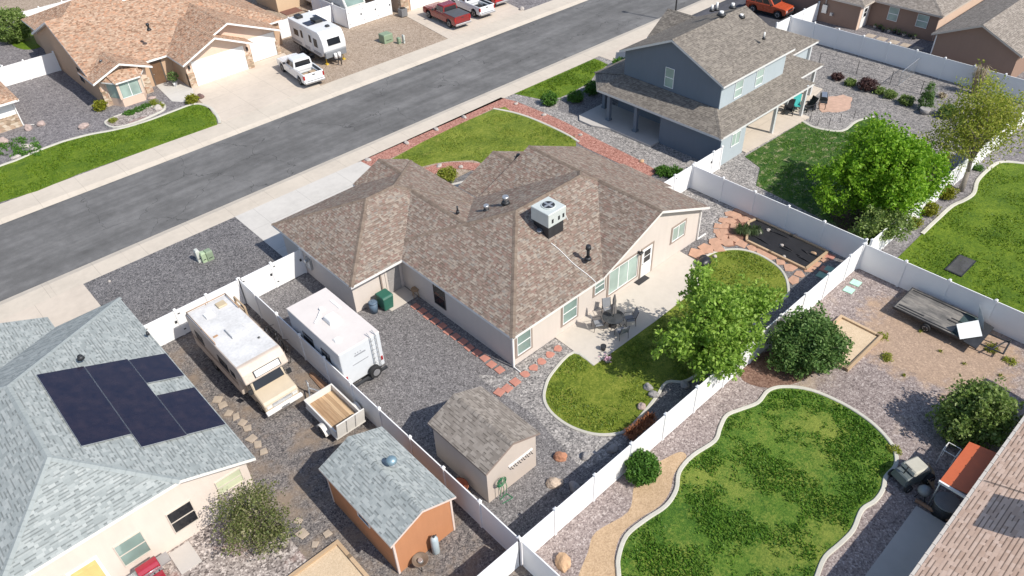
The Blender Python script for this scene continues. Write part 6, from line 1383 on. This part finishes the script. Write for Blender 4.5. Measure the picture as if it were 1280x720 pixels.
LF_PURP = leaf('leaf_purple', [(.07, .035, .035), (.10, .05, .048), (.14, .075, .065)]); LF_RUST = leaf('dry_rust_grass', [(.24, .085, .035), (.36, .14, .06), (.44, .20, .10)], .2)
LF_TAN = leaf('dry_tan_twigs', [(.30, .24, .15), (.40, .33, .2), (.48, .4, .28)], .2)
def rv(): 
    while True:
        v = Vector((random.uniform(-1, 1), random.uniform(-1, 1), random.uniform(-1, 1)))
        if .05 < v.length < 1: return v
def leaves(b, c, n, spread, size, up=.5, long=1.5):
    for _ in range(n):
        p = c + rv() * spread; nrm = (rv().normalized() + Vector((0, 0, up))).normalized(); t = nrm.cross(rv()).normalized(); s = nrm.cross(t); k = size * random.uniform(.65, 1.3)
        b.face([p - t * k * long * .5, p + s * k * .42, p + t * k * long * .5, p - s * k * .42])
def crown(lobes, clumps, per, spread, size, shell=.62, seed=1, up=.5, floor=.1, jag=.25):
    """leaf clumps scattered through the outer volume of several lobes"""
    random.seed(seed); b = MB(); vol = [l[3] * l[4] * l[5] for l in lobes]; tot = sum(vol); tips = []
    for l, v in zip(lobes, vol):
        c = Vector(l[:3]); r = Vector(l[3:])
        for _ in range(max(3, int(clumps * v / tot))):
            d = rv().normalized(); rad = random.uniform(shell, 1.0) ** .8
            jg = 1 + jag * (mnoise.noise(d * 2.1 + c * .3) * 1.6)
            p = c + Vector((d.x * r.x, d.y * r.y, d.z * r.z)) * rad * jg
            if p.z < floor: continue
            leaves(b, p, per, spread, size, up); tips.append(p)
    return b, tips
def tree(name, label, cat, base, trunk_h, r0, lobes, clumps, per, spread, size, lf, bark=BARK, shell=.6, seed=1, limbs=9, group=None, lean=(0, 0), jag=.25, up=.5, floor=.25):
    base = Vector(base); t = thing(name, label, cat, base, group=group)
    cb, tips = crown(lobes, clumps, per, spread, size, shell, seed, up, floor, jag); cb.M = Matrix()
    for v in cb.bm.verts: v.co += base
    tips = [p + base for p in tips]
    tb_ = MB(); top = base + Vector((lean[0], lean[1], trunk_h)); mid = base.lerp(top, .5) + Vector((.08, -.05, 0)) * trunk_h * .3
    tb_.cyl(base - Vector((0, 0, .05)), mid, r0 * 1.25, r0 * .9, 10); tb_.cyl(mid, top, r0 * .9, r0 * .7, 10)
    random.seed(seed + 5)
    for p in random.sample(tips, min(limbs, len(tips))):
        k = top.lerp(p, .45) + Vector((random.uniform(-.2, .2), random.uniform(-.2, .2), .25)); s = mid.lerp(top, random.uniform(.4, 1))
        tb_.cyl(s, k, r0 * .5, r0 * .28, 7); tb_.cyl(k, p, r0 * .28, r0 * .06, 6)
        for _ in range(3): q = random.choice(tips); tb_.cyl(k, k.lerp(q, .5), r0 * .16, r0 * .04, 5) if (q - k).length < 2.5 else None
    tb_.build('trunk', bark, t); cb.build('crown', lf, t); return t
def shrub(name, label, base, r, h, lf, seed, size=.09, dens=1.0, cat='shrub', group=None, spread=.12, ry=None, stems=True):
    base = Vector(base); ry = ry or r; t = thing(name, label, cat, base, group=group)
    cb, tips = crown([(0, 0, h * .5, r, ry, h * .5)], int(260 * dens * (r + .3) * (h + .3)), 9, spread, size, .45, seed, .55, .03)
    for v in cb.bm.verts: v.co += base
    s = MB(); random.seed(seed)
    for p in random.sample(tips, min(8, len(tips))): s.cyl(base, base + p * .85, .025, .008, 5)
    s.build('stem', BARK, t); cb.build('foliage', lf, t); return t
def tuft(name, label, base, r, h, lf, seed, n=120, wdt=.03, cat='plant', group=None, droop=.5):
    base = Vector(base); random.seed(seed); b = MB(); b.M = Matrix.Translation(base)
    for _ in range(n):
        a = random.uniform(0, 6.283); d = Vector((math.cos(a), math.sin(a), 0)); s = Vector((-d.y, d.x, 0)) * wdt; rr = r * random.uniform(.3, 1); hh = h * random.uniform(.6, 1.1); o = d * random.uniform(0, r * .25)
        m = o + d * rr * .5 + Vector((0, 0, hh)); e = o + d * rr + Vector((0, 0, hh * (1 - droop)))
        b.face([o - s, o + s, m + s * .8, m - s * .8]); b.face([m - s * .8, m + s * .8, e])
    o = b.build(name, lf, loc=base); return tag(o, label, cat, group)

tree('leafy_tree', 'loose bright green maple tree shading the pale patio of the brown roofed house', 'tree', (25.75, 14.3, 0), 1.7, .13,
     [(0, -.1, 3.0, 1.75, 1.65, 1.5), (-1.7, .7, 2.9, 1.2, 1.0, .85), (1.7, .3, 3.2, 1.5, 1.3, 1.1), (-.6, -1.5, 2.4, 1.3, .95, .9), (1.4, 1.8, 3.7, .9, .9, 1.0), (2.9, -.5, 3.0, 1.3, 1.0, .9), (.3, .2, 4.2, 1.15, 1.1, .9), (-1.2, -1.0, 2.0, 1.0, .8, .7), (1.3, 1.6, 4.7, .6, .6, .75), (3.4, -.9, 3.3, .8, .7, .6), (1.2, -1.4, 2.6, 1.1, .8, .8)],
     1250, 15, .27, .14, LF_MAPLE, seed=3, shell=.35, limbs=18, jag=.5)
tree('round_bush', 'dense round dark green bush against the white fence beside the timber sand pit', 'bush', (29.9, 10.95, 0), .7, .1, [(0, 0, 1.4, 1.6, 1.58, 1.3), (.3, .1, 1.95, 1.25, 1.2, .95), (-.7, .5, 1.3, 1.0, 1.0, 1.0), (.6, -.8, 1.4, 1.0, .95, 1.0)], 1500, 14, .22, .11, LF_BUSH, seed=7, shell=.6, limbs=10, jag=.5, floor=.1)
tree('round_bush', 'rounded mid green bush by the house wall near the right edge above the orange canopy', 'bush', (31.2, 3.0, 0), .7, .1, [(0, 0, 1.35, 1.45, 1.4, 1.3), (-.5, .5, 1.1, 1.0, 1.0, .9), (.3, -.2, 2.1, 1.0, 1.0, .7)], 1150, 13, .24, .12, LF_BUSH2, seed=9, shell=.55, limbs=10, jag=.5, floor=.1)
tree('broad_tree', 'big dense bright green tree behind the white fence at the right', 'tree', (45.0, 14.9, 0), 1.6, .22,
     [(0, 0, 3.2, 2.6, 2.6, 2.3), (-1.7, 1.5, 2.7, 2.0, 1.8, 1.8), (2.1, -1.3, 2.9, 1.8, 1.7, 1.6), (1.7, 1.6, 3.5, 1.8, 1.7, 1.7), (-.9, -1.3, 2.7, 1.8, 1.6, 1.6), (2.9, 2.4, 3.9, 1.3, 1.3, 1.1), (.3, .3, 5.0, 1.7, 1.6, 1.1), (3.2, -.4, 3.3, 1.2, 1.2, 1.1)],
     1700, 17, .33, .15, LF_BRIGHT, seed=13, shell=.62, limbs=12, jag=.25)
tree('small_tree', 'darker loose shrub tree behind the fence corner below the big bright tree', 'tree', (42.0, 13.4, 0), .7, .07, [(0, 0, 1.6, 1.35, 1.0, 1.0), (.7, -.8, 1.7, 1.2, .9, .9), (-.9, .3, 1.4, .8, .8, .7)], 460, 12, .24, .12, LF_BUSH2, seed=17, shell=.4, limbs=10, jag=.35)
tree('sparse_tree', 'tall sparse olive green tree with visible pale trunk at the right edge', 'tree', (52.1, 12.1, 0), 2.6, .16,
     [(.5, .3, 4.4, 2.2, 2.2, 2.1), (1.6, 1.2, 5.4, 2.1, 2.1, 1.8), (-.8, 1.5, 4.2, 1.9, 1.9, 1.6), (2.2, -.9, 4.8, 1.8, 1.7, 1.7), (.2, .3, 6.4, 1.6, 1.6, 1.3), (3.4, .5, 4.2, 1.8, 1.8, 1.4), (-1.8, 1.8, 2.9, 1.4, 1.5, 1.1), (1.6, 1.9, 3.2, 1.4, 1.4, 1.0)],
     1050, 12, .42, .115, LF_OLIVE, BARK_G, seed=23, shell=.3, limbs=26, lean=(.7, .35), jag=.5)
tree('shrub', 'leafy bright green round shrub against the sunlit white fence', 'shrub', (18.25, 12.2, 0), .3, .04, [(0, 0, .72, .78, .72, .70)], 520, 12, .12, .085, LF_SHRUB, seed=29, shell=.6, limbs=8, jag=.15, floor=.05)
tree('brush_tree', 'open wispy olive shrub beside the cream house wall near the lower left', 'bush', (4.2, 21.6, 0), .5, .06, [(0, 0, 1.2, 1.2, 1.2, 1.0), (.3, -.7, .8, 1.1, .8, .7), (-.6, .6, 1.9, .9, .8, .8), (.7, .9, 1.5, .8, .7, .7), (-1.0, -.3, 1.7, .7, .7, .7), (.1, .3, 2.5, .6, .6, .6)], 800, 10, .22, .075, LF_BRUSH, BARK_G, seed=31, shell=.25, limbs=30, jag=.5, floor=.08)
tree('round_bush', 'dense green bush at the far top left corner by the back fence', 'bush', (14.9, 92.6, 0), .8, .12, [(0, 0, 1.6, 1.9, 1.8, 1.6)], 700, 12, .25, .15, LF_BUSH2, seed=37, shell=.65, limbs=6, jag=.15)
for i, (px, py, r, h, lf, lab) in enumerate([
    (687, 130, .75, .95, LF_SHRUB, 'bright green shrub at the left tip of the dark bed before the slate blue house'),
    (720, 126, .7, .85, LF_SHRUB, 'green shrub in the middle of the dark bed in front of the slate blue house'),
    (740, 117, .7, 1.1, LF_SHRUB, 'green shrub nearest the porch roof corner of the slate blue house'),
    (775, 84, .7, .9, LF_SHRUB, 'small green shrub behind the porch roof of the slate blue house'),
    (127, 137, .6, .8, LF_YEL, 'spiky yellow green shrub at the left corner of the bay window'),
    (241, 128, .6, .65, LF_YEL, 'yellow green shrub at the corner of the tan house driveway'),
    (1181, 246, .62, .85, LF_YEL, 'yellow green round shrub by the white fence, nearer the sparse tree'),
    (1159, 267, .62, .8, LF_YEL, 'yellow green round shrub by the white fence, nearer the big bright tree'),
    (1140, 282, .5, .6, LF_YEL, 'low yellow green shrub at the lower end of the fence side bed'),
    (1222, 212, .35, .35, LF_SHRUB, 'tiny green shrub beside the trunk of the sparse tree'),
    (560, 224, .75, .9, LF_OLIVE, 'olive shrub in the front walk corner behind the brown roof'),
    (843, 220, .7, .6, LF_SHRUB, 'bright green low shrub between the brown roof and the white gate'),
    (829, 217, .6, .5, LF_SHRUB, 'bright green low shrub touching the brown roof eave by the river rock'),
    (1083, 112, .8, .95, LF_PURP, 'dark purple leaved shrub on the gravel behind the slate blue house'),
    (1046, 99, .55, .5, LF_PURP, 'small purple shrub nearest the slate blue house at the wire fence'),
    (1062, 106, .5, .5, LF_BUSH2, 'small green shrub between two purple shrubs at the wire fence'),
    (1098, 116, .5, .5, LF_BUSH2, 'small green shrub just right of the larger purple shrub'),
    (1112, 122, .55, .6, LF_BUSH2, 'second small green shrub right of the larger purple shrub'),
    (1132, 130, .6, .7, LF_BUSH2, 'bushy small green shrub left of the dark conifer'),
    (1183, 146, .7, 1.0, LF_BUSH, 'dark green shrub at the edge of the sparse tree crown'),
    (163, 143, .5, .35, LF_SHRUB, 'low green plant at the left of the oval rock bed'),
    (174, 139, .45, .35, LF_SHRUB, 'low green plant second from the left in the oval rock bed'),
    (183, 135, .45, .35, LF_SHRUB, 'low green plant in the middle of the oval rock bed'),
    (193, 131, .4, .4, LF_OLIVE, 'olive green plant at the right of the oval rock bed'),
    (200, 135, .45, .4, LF_OLIVE, 'rounded olive plant at the right tip of the oval rock bed'),
    (142, 153, .35, .35, LF_OLIVE, 'sparse small plant at the left tip of the oval rock bed'),
    (1108, 447, .3, .15, LF_OLIVE, 'weed patch on reddish gravel right of the timber sand pit'),
    (1240, 436, .35, .15, LF_OLIVE, 'weed patch beside the tow bar of the flat trailer'),
    (1102, 421, .3, .12, LF_OLIVE, 'weed patch by the corner of the timber sand pit'),
    (1262, 452, .3, .12, LF_OLIVE, 'weed patch on tan gravel near the right edge'),
    (1117, 562, .3, .15, LF_OLIVE, 'weed at the lawn curb near the dark tree shadow'),
    ]):
    shrub('shrub', lab, G(px, py), r, h, lf, 100 + i, size=.085 if r > .45 else .06, dens=.8)
con = G(1155, 136); t = thing('conifer', 'small dark green pointed conifer on gravel near the wire fence', 'conifer', con)
cb, tips = crown([(0, 0, .7, .6, .6, .7), (0, 0, 1.4, .42, .42, .7), (0, 0, 1.9, .22, .22, .5)], 420, 9, .12, .07, .55, 61, .3, .05)
for v in cb.bm.verts: v.co += con
s_ = MB(); s_.cyl(con, con + Vector((0, 0, 1.9)), .06, .015); s_.build('trunk', BARK, t); cb.build('foliage', LF_BUSH, t)
t = thing('planter', 'grey stone planter base below the small conifer', 'planter', G(1155, 142)); q = t.location; b = MB(); b.M = Matrix.Translation(q); b.cyl((0, 0, 0), (0, 0, .45), .3, .4, 14); b.build('pot', ROCK_G, t)
for k in range(3):
    p = G(782 + 12 * k, 549 - 8 * k); 
random.seed(5)
rg = MB(); cR = G(800, 541)
for k in range(5):
    bx = cR + Vector(((k - 2) * .33, (k - 2) * -.02, 0))
    for _ in range(150):
        a = random.uniform(0, 6.283); d = Vector((math.cos(a), math.sin(a), 0)); s = Vector((-d.y, d.x, 0)) * .018; rr = random.uniform(.15, .5); hh = random.uniform(.35, .75)
        rg.face([bx - s, bx + s, bx + d * rr * .6 + Vector((0, 0, hh)) + s, bx + d * rr * .6 + Vector((0, 0, hh)) - s]); m = bx + d * rr * .6 + Vector((0, 0, hh)); rg.face([m - s, m + s, bx + d * rr + Vector((0, 0, hh * .85))])
tag(rg.build('dry_grass_clump', LF_RUST), 'rust coloured dry ornamental grass in the fence shade at the lawn edge', 'plant')
LF_IRIS = leaf('leaf_iris', [(.05, .09, .03), (.09, .14, .05), (.14, .19, .08)])
for k, (dx, dy, lab) in enumerate(((0, 0, 'strappy green clump at the flagstone end of the black garden bed'), (.55, -.75, 'strappy green clump second along the black garden bed timber'), (.2, -.35, 'strappy green clump between two others by the black garden bed'))):
    c = G(924, 292); tuft('strappy_plant', lab, (c.x + dx, c.y + dy, 0), .55, .6, LF_IRIS, 70 + k, n=130, wdt=.022)
tuft('dry_shrub', 'dry tan twiggy shrub in front of the brown gable at the top right', (67.7, 17.6, 0), .9, 2.3, LF_TAN, 81, n=220, wdt=.02, cat='shrub', droop=.1)
tuft('dry_shrub', 'low dry tan plant on gravel right of the small conifer', G(1177, 122), .5, .35, LF_TAN, 82, n=90, cat='plant')
gc = MB(); random.seed(41)
poly = GL([(0, 178), (20, 172), (45, 174), (53, 181), (40, 190), (25, 195), (0, 200)])
for _ in range(420):
    px, py = random.uniform(-5, 52), random.uniform(173, 199)
    if abs(py - 185) > 13 - abs(px - 25) * .12: continue
    if mnoise.noise(Vector((px * .12, py * .2, 0))) < -.12: continue
    leaves(gc, G(px, py) + Vector((0, 0, .1)), 9, .14, .09, 1.0)
o = gc.build('ground_cover', LF_SHRUB, kind='stuff'); tag(o, 'low green ground cover in the rock bed at the left edge', 'ground cover')

# ================================================================== stones, pavers, flagstones
def stone(name, label, p, sx, sy, sz, mat, seed, cat='rock', group=None):
    random.seed(seed); b = MB(); g = bmesh.ops.create_icosphere(b.bm, subdivisions=3, radius=1); off = Vector((seed * 1.37, seed * .7, seed * 2.1)); rz = Matrix.Rotation(random.uniform(0, 6), 3, 'Z')
    for v in g['verts']:
        k = 1 + .28 * mnoise.noise(v.co * 1.2 + off) + .12 * mnoise.noise(v.co * 3 + off); c = v.co * k
        v.co = rz @ Vector((c.x * sx, c.y * sy, max(c.z, -.35) * sz)) + Vector(p) + Vector((0, 0, sz * .25))
    o = b.build(name, mat); return tag(o, label, cat, group)
for i, (px, py, sx, sy, sz, m, lab) in enumerate([
    (105, 159, .45, .33, .28, ROCK_P, 'flat pinkish boulder in the dark gravel left of the oval rock bed'),
    (52, 156, .35, .3, .28, ROCK_P, 'rounded pinkish boulder beside the white downspout, farther from the lawn'),
    (36, 161, .38, .3, .3, ROCK_P, 'pinkish boulder touching the white downspout at the left house'),
    (4, 178, .4, .35, .3, ROCK_P, 'pale boulder at the left edge above the green ground cover'),
    (33, 183, .5, .25, .15, ROCK_W, 'flat pale rock within the green ground cover at the left edge'),
    (43, 187, .3, .2, .14, ROCK_W, 'small flat pale rock at the right tip of the ground cover'),
    (20, 197, .4, .25, .15, ROCK_W, 'flat pale rock by the curved kerb at the left edge'),
    (190, 123, .35, .25, .12, ROCK_P, 'flat round pinkish stone by the stone pier of the bay window'),
    (251, 122, .35, .3, .28, plain('dark_boulder', (.16, .10, .09), .9, var=.3, scale=4), 'dark reddish boulder beside the driveway shrub'),
    (198, 137, .35, .3, .35, ROCK_W, 'pale boulder at the right end of the oval rock bed'),
    (700, 572, .32, .24, .22, ROCK_R, 'orange red rock on gravel right of the taupe shed'),
    (732, 571, .24, .2, .2, ROCK_G, 'grey rock on gravel by the fence shadow, right of the orange red rock'),
    (693, 605, .4, .28, .22, plain('banded_rock', (.46, .37, .29), .9, var=.5, scale=7, bump=.5), 'banded pale and brown driftwood like rock at the edge of the fence shadow'),
    (718, 610, .35, .24, .2, ROCK_G, 'grey rock in the fence shadow beside the banded rock'),
    (766, 562, .3, .2, .18, ROCK_G, 'small grey rock in the fence shadow left of the rust grass'),
    (802, 509, .22, .2, .2, ROCK_P, 'brownish rock in the fence shadow right of the rust grass'),
    (817, 494, .3, .24, .2, ROCK_G, 'pale grey rock in dark gravel below the curved lawn end'),
    (704, 704, .3, .42, .32, ROCK_T, 'tan orange boulder on the reddish gravel at the lower edge'),
    (810, 485, .25, .2, .2, ROCK_G, 'jagged grey rock by the lawn curb under the maple'),
    (856, 482, .28, .22, .2, ROCK_G, 'grey rock by the white fence under the maple tree'),
    (508, 179, .45, .28, .25, ROCK_W, 'pale rock in the red bed nearest the driveway end of the front lawn'),
    (545, 162, .45, .28, .25, ROCK_W, 'pale rock second along the red bed by the pavement'),
    (580, 147, .4, .28, .25, ROCK_W, 'pale rock third along the red bed by the pavement'),
    (460, 200, .45, .35, .15, ROCK_W, 'flat pale rock at the driveway tip of the red bed'),
    (549, 207.5, .45, .28, .22, ROCK_W, 'pale rock in the red arc bed by the front walk, left one'),
    (576, 209, .35, .28, .2, ROCK_W, 'pale rock in the red arc bed by the front walk, right one'),
    (645, 130, .3, .22, .18, ROCK_W, 'pale rock at the bend of the red bed by the slate house lawn'),
    (680, 144, .35, .25, .2, ROCK_W, 'white rock on the red bed edge below the first shrub of the slate blue house'),
    (726, 169, .3, .22, .18, ROCK_W, 'pale rock on the red bed edge beside the porch slab'),
    (802, 202, .35, .28, .22, ROCK_T, 'tan rock at the red bed end behind the brown roof'),
    (652, 12, .32, .28, .26, ROCK_W, 'white rock on purple grey gravel at the top by the pavement'),
    (137, 352, .1, .08, .08, ROCK_W, 'small white stone on the dark front gravel'),
    (893, 321, .15, .13, .12, ROCK_W, 'pale stone under the flagstone path corner'),
    (949, 291, .2, .16, .14, ROCK_W, 'pale round stone on the black garden bed by the strappy plants'),
    (960, 288, .14, .12, .12, ROCK_W, 'small pale stone right of the strappy plants on the black garden bed'),
    (977, 307, .13, .1, .1, ROCK_W, 'small pale stone in the middle of the black garden bed'),
    (995, 293, .16, .1, .08, ROCK_W, 'small pale stone by the fence side timber of the black garden bed'),
    (980, 321, .14, .1, .1, ROCK_W, 'small pale stone at the lawn side timber of the black garden bed'),
    (1017, 317, .18, .12, .1, ROCK_T, 'tan stone at the far corner of the black garden bed'),
    ]):
    if 20 <= i <= 29: sx, sy, sz = sx * .62, sy * .62, sz * .6
    stone('rock', lab, G(px, py, .02 if i not in (35, 33, 34, 36, 37, 38) else .1), sx, sy, sz, m, 200 + i)
def flat(name, label, c, r, mat, seed, n=4, h=.035, cat='paving stone', group=None, sq=None, rz=0, z=.004):
    random.seed(seed); b = MB(); h += (seed % 37) * .0011; z += .0004 * (seed % 7)
    if sq: pts = [(c[0] + math.cos(rz) * x - math.sin(rz) * y, c[1] + math.sin(rz) * x + math.cos(rz) * y) for x, y in ((-sq[0], -sq[1]), (sq[0], -sq[1]), (sq[0], sq[1]), (-sq[0], sq[1]))]
    else: pts = [(c[0] + r * random.uniform(.75, 1.15) * math.cos(6.283 * k / n + rz + random.uniform(-.2, .2)), c[1] + r * random.uniform(.75, 1.15) * math.sin(6.283 * k / n + rz + random.uniform(-.2, .2))) for k in range(n)]
    b.prism(pts, z, z + h); o = b.build(name, mat, bevel=.008); return tag(o, label, cat, group)
# square pavers along the shaded side wall, counted from the side porch
N = 13
for i in range(N):
    f = i / (N - 1); v = 29.1 - f * 7.3
    flat('paver', ORD[i] + ' square red paver from the side porch along the shaded house wall', (18.25 + .04 * math.sin(i * 2.1), v), 0, PAVER, 300 + i, group='pavers along the side wall', sq=(.22, .22), rz=.06 * math.sin(i * 3), cat='paver')
for i, (px, py) in enumerate(((644, 478), (634, 486), (624, 491))): c = G(px, py); flat('paver', ORD[i] + ' square red paver branching from the house corner towards the taupe shed', c, 0, PAVER, 330 + i, group='pavers towards the shed', sq=(.23, .23), rz=.1 * i, cat='paver')
for i, (px, py) in enumerate(((656, 468), (667, 460), (677, 452), (687.5, 443.5), (697.5, 436))): c = G(px, py); flat('stepping_stone', ORD[i] + ' rounded red stepping stone from the house corner towards the patio', c, .27, PAVER, 340 + i, n=8, group='round stepping stones', cat='paver')
fs = [(872, 318, .55), (884, 311.5, .5), (897, 310.5, .5), (893, 303, .5), (908, 304, .5), (901, 296.5, .4), (917, 299, .35), (897, 290, .35), (927, 305, .45), (940, 310, .45), (953, 315.5, .42), (964, 321, .42), (976, 328, .40), (987, 335, .42), (999, 342.5, .35), (992, 350, .4), (1010, 336, .4), (1020, 331, .38), (1030, 325, .35),
      (905, 283, .42), (913, 277, .42), (905, 290, .35), (920, 270, .42), (929, 275, .42), (921, 284, .42), (931, 266, .4), (940, 272, .42), (913, 268, .4), (903, 276, .38), (924, 263, .38), (937, 281, .4), (898, 283, .35)]
for i, (px, py, r) in enumerate(fs):
    c = G(px, py); where = 'from the patio end of the path round the lawn' if i < 19 else 'of the paved corner above the strappy plants'; j = i if i < 19 else i - 19
    flat('flagstone', ORD[j] + ' irregular orange flagstone ' + where, c, r * 1.06, FLAG, 400 + i, n=random.choice((4, 5)), group='orange flagstones', cat='flagstone', rz=i * .9)
for i, (px, py, m, lab) in enumerate(((1031, 337, PAVER, 'red square paver at the shaded corner past the garden bed'), (1037, 321, PAVER, 'dull red square paver by the fence beside the garden bed'), (1027, 344.5, PAV_G, 'pale green square paver in the shade by the fence, nearer the lawn'), (1037, 337, PAV_G, 'pale green square paver in the shade by the fence, nearer the garden bed'), (1061, 363, PAV_G, 'bright pale green square paver on reddish gravel, nearer the round bush'), (1069.5, 354, PAV_G, 'bright pale green square paver on reddish gravel, nearer the fence'))):
    c = G(px, py); flat('paver', lab, c, 0, m if i < 4 else plain('mint_paver', (.40, .66, .52), .8) if i == 4 else MATS['mint_paver'], 450 + i, sq=(.27, .27), cat='paver', rz=.05)
# tan flags beside the cream house
fl_ = [(272, 500, .3), (279, 507, .3), (286, 517, .28), (296, 521, .26), (303, 529, .26), (309, 536, .26), (316, 549, .3), (322, 556, .28), (378, 668, .3), (394, 681, .2), (409, 668, .22), (373, 652, .25), (330, 565, .25)]
for i, (px, py, r) in enumerate(fl_):
    c = G(px, py); lab = (ORD[i] + ' tan flagstone from the motorhome end of the row along the cream house') if i < 8 else (ORD[i - 8] + ' tan flagstone from the sand bed end beside the wispy shrub')
    flat('flagstone', lab, c, r, FLAG_T, 500 + i, n=4, group='tan flagstones', cat='flagstone', rz=i * .7)
for i, (px, py, lab) in enumerate(((385, 12, 'reddish brown mat on gravel behind the street side travel trailer'),)):
    p = G(363, 14); b = MB(); b.M = Matrix.Translation(p); b.box(-1.0, 1.0, -.9, .9, 0, .05); tag(b.build('ground_mat', plain('red_brown_mat', (.17, .08, .06), .9)), lab, 'mat')
random.seed(77)
for i in range(9):
    u, v = 75.6 + random.uniform(-.3, .3), 30.3 - i * .5; h = random.uniform(.25, .5)
    t = thing('flower_pot', ORD[i] + (' pale' if i % 3 == 0 else ' dark') + ' flower pot along the brown house wall from its corner door', 'flower pot', (u, v, 0), group='pots along the brown wall'); b = MB(); b.cyl((u, v, 0), (u, v, h * .7), .12, .17, 10); b.build('pot', METAL_DK if i % 3 else ROCK_W, t); b = MB(); leaves(b, Vector((u, v, h * .9)), 40, .2, .08); b.build('foliage', LF_BUSH, t)
for i in range(5):
    flat('flagstone', ORD[i] + ' pale square slab along the brown house wall behind the long white fence', (73.6, 29.6 - i * 1.15), 0, FLAG_T, 600 + i, sq=(.45, .4), group='slabs by the brown house', cat='paving slab')
b = MB(); b.M = Matrix.Translation((26.8, 66.4, 0))
pp = thing('potted_plant', 'dark leafy potted plant in the porch recess beside the tan house garage', 'potted plant', (21.6, 69.2, 0)); b = MB(); b.cyl((21.6, 69.2, 0), (21.6, 69.2, .4), .16, .22, 14); b.build('pot', WHITE, pp); b = MB(); leaves(b, Vector((21.6, 69.2, .95)), 260, .5, .12); b.build('foliage', LF_BUSH, pp)

# path bed under the tight flagstones, and blades standing out of the lawns
pb = smooth_line(GL([(898, 292), (908, 274), (922, 258), (936, 262), (950, 272), (940, 288), (925, 305), (905, 308)]), 3, closed=True)
sheet('path', [(p.x, p.y) for p in pb], plain('red_brown_path_fines', (.22, .115, .08), .95, var=.3, scale=5), 4)
def inside(p, poly):
    c = False; j = len(poly) - 1
    for i in range(len(poly)):
        a, b_ = poly[i], poly[j]
        if (a[1] > p[1]) != (b_[1] > p[1]) and p[0] < (b_[0] - a[0]) * (p[1] - a[1]) / (b_[1] - a[1]) + a[0]: c = not c
        j = i
    return c
def blades(label, poly, n, mat, seed, hmin=.03, hmax=.1, lim=-.05):
    random.seed(seed); b = MB(); poly = [(p[0], p[1]) for p in poly]; xs = [p[0] for p in poly]; ys = [p[1] for p in poly]; k = 0
    while k < n:
        p = (random.uniform(min(xs), max(xs)), random.uniform(min(ys), max(ys)))
        if not inside(p, poly) or min(abs((p[0] - a[0]) * (b_[1] - a[1]) - (p[1] - a[1]) * (b_[0] - a[0])) / max(1e-6, math.hypot(b_[0] - a[0], b_[1] - a[1])) + max(0, math.hypot(p[0] - (a[0] + b_[0]) / 2, p[1] - (a[1] + b_[1]) / 2) - math.hypot(b_[0] - a[0], b_[1] - a[1]) * .6 - .2) for a, b_ in zip(poly, poly[1:] + poly[:1])) < .2: continue
        q = mnoise.noise(Vector((p[0] * .55, p[1] * .55, seed))) + .5 * mnoise.noise(Vector((p[0] * 2.1, p[1] * 2.1, seed)))
        k += 1
        if q < random.uniform(lim - .25, lim + .25): continue
        a = random.uniform(0, 6.283); d = Vector((math.cos(a), math.sin(a), 0)); s = Vector((-d.y, d.x, 0)) * random.uniform(.02, .045); h = random.uniform(hmin, hmax); o = Vector((p[0], p[1], .028)); l = d * random.uniform(.01, .08)
        b.face([o - s, o + s, o + l + s * .5 + Vector((0, 0, h)), o + l - s * .5 + Vector((0, 0, h))])
    o = b.build('grass', mat, kind='stuff', loc=(0, 0, 0)); return tag(o, label, 'grass')
LF_GA = leaf('grass_blade', [(.09, .16, .018), (.17, .25, .026), (.27, .33, .05)], .35); LF_GB = leaf('grass_blade_lush', [(.06, .165, .018), (.11, .235, .024), (.19, .32, .045)], .4); LF_GC = leaf('grass_blade_bright', [(.06, .14, .01), (.12, .21, .012), (.2, .29, .025)], .3)
blades('short grass standing on the curved back lawn by the pale patio', pl, 16000, LF_GA, 1, .03, .08, .1)
blades('thick tufted grass standing on the large curbed lawn at the lower right', [(p.x, p.y) for p in nl2], 30000, LF_GB, 2, .03, .12, .02)
blades('bright grass standing on the lawn beyond the cross fence at the right', [(p.x, p.y) for p in rl2] + [(39.7, -2), (60, -2)], 26000, LF_GC, 3)
blades('grass standing on the front lawn inside the red rock border', fl2, 12000, LF_GA, 4, .03, .08, .1)
blades('bright grass standing on the strip lawn before the tan house', [p for p in tl if p.x > -3], 12000, LF_GC, 5)
blades('patchy dark grass standing behind the slate blue house', bl, 12000, LF_GB, 6)
blades('bright grass standing on the small lawn before the slate blue house', gl, 5000, LF_GC, 7)

sheet('bare_dirt', [(p.x, p.y) for p in smooth_line(GL([(925, 470), (950, 442), (985, 440), (1020, 450), (1015, 468), (985, 482), (950, 484)]), 3, closed=True)], gravel('reddish_mulch', [(.10, .055, .04), (.17, .10, .075), (.25, .16, .12)], 14, spread=.2), 3)
random.seed(91)
for i, (px, py) in enumerate(((1150, 415), (1175, 440), (1090, 432), (1130, 470), (1205, 455), (1250, 470))):
    tuft('weed', ORD[i] + ' small weed scattered over the tan gravel below the flat trailer', G(px, py), .16, .12, LF_OLIVE, 700 + i, n=36, wdt=.012, cat='weed', group='weeds on the tan gravel')
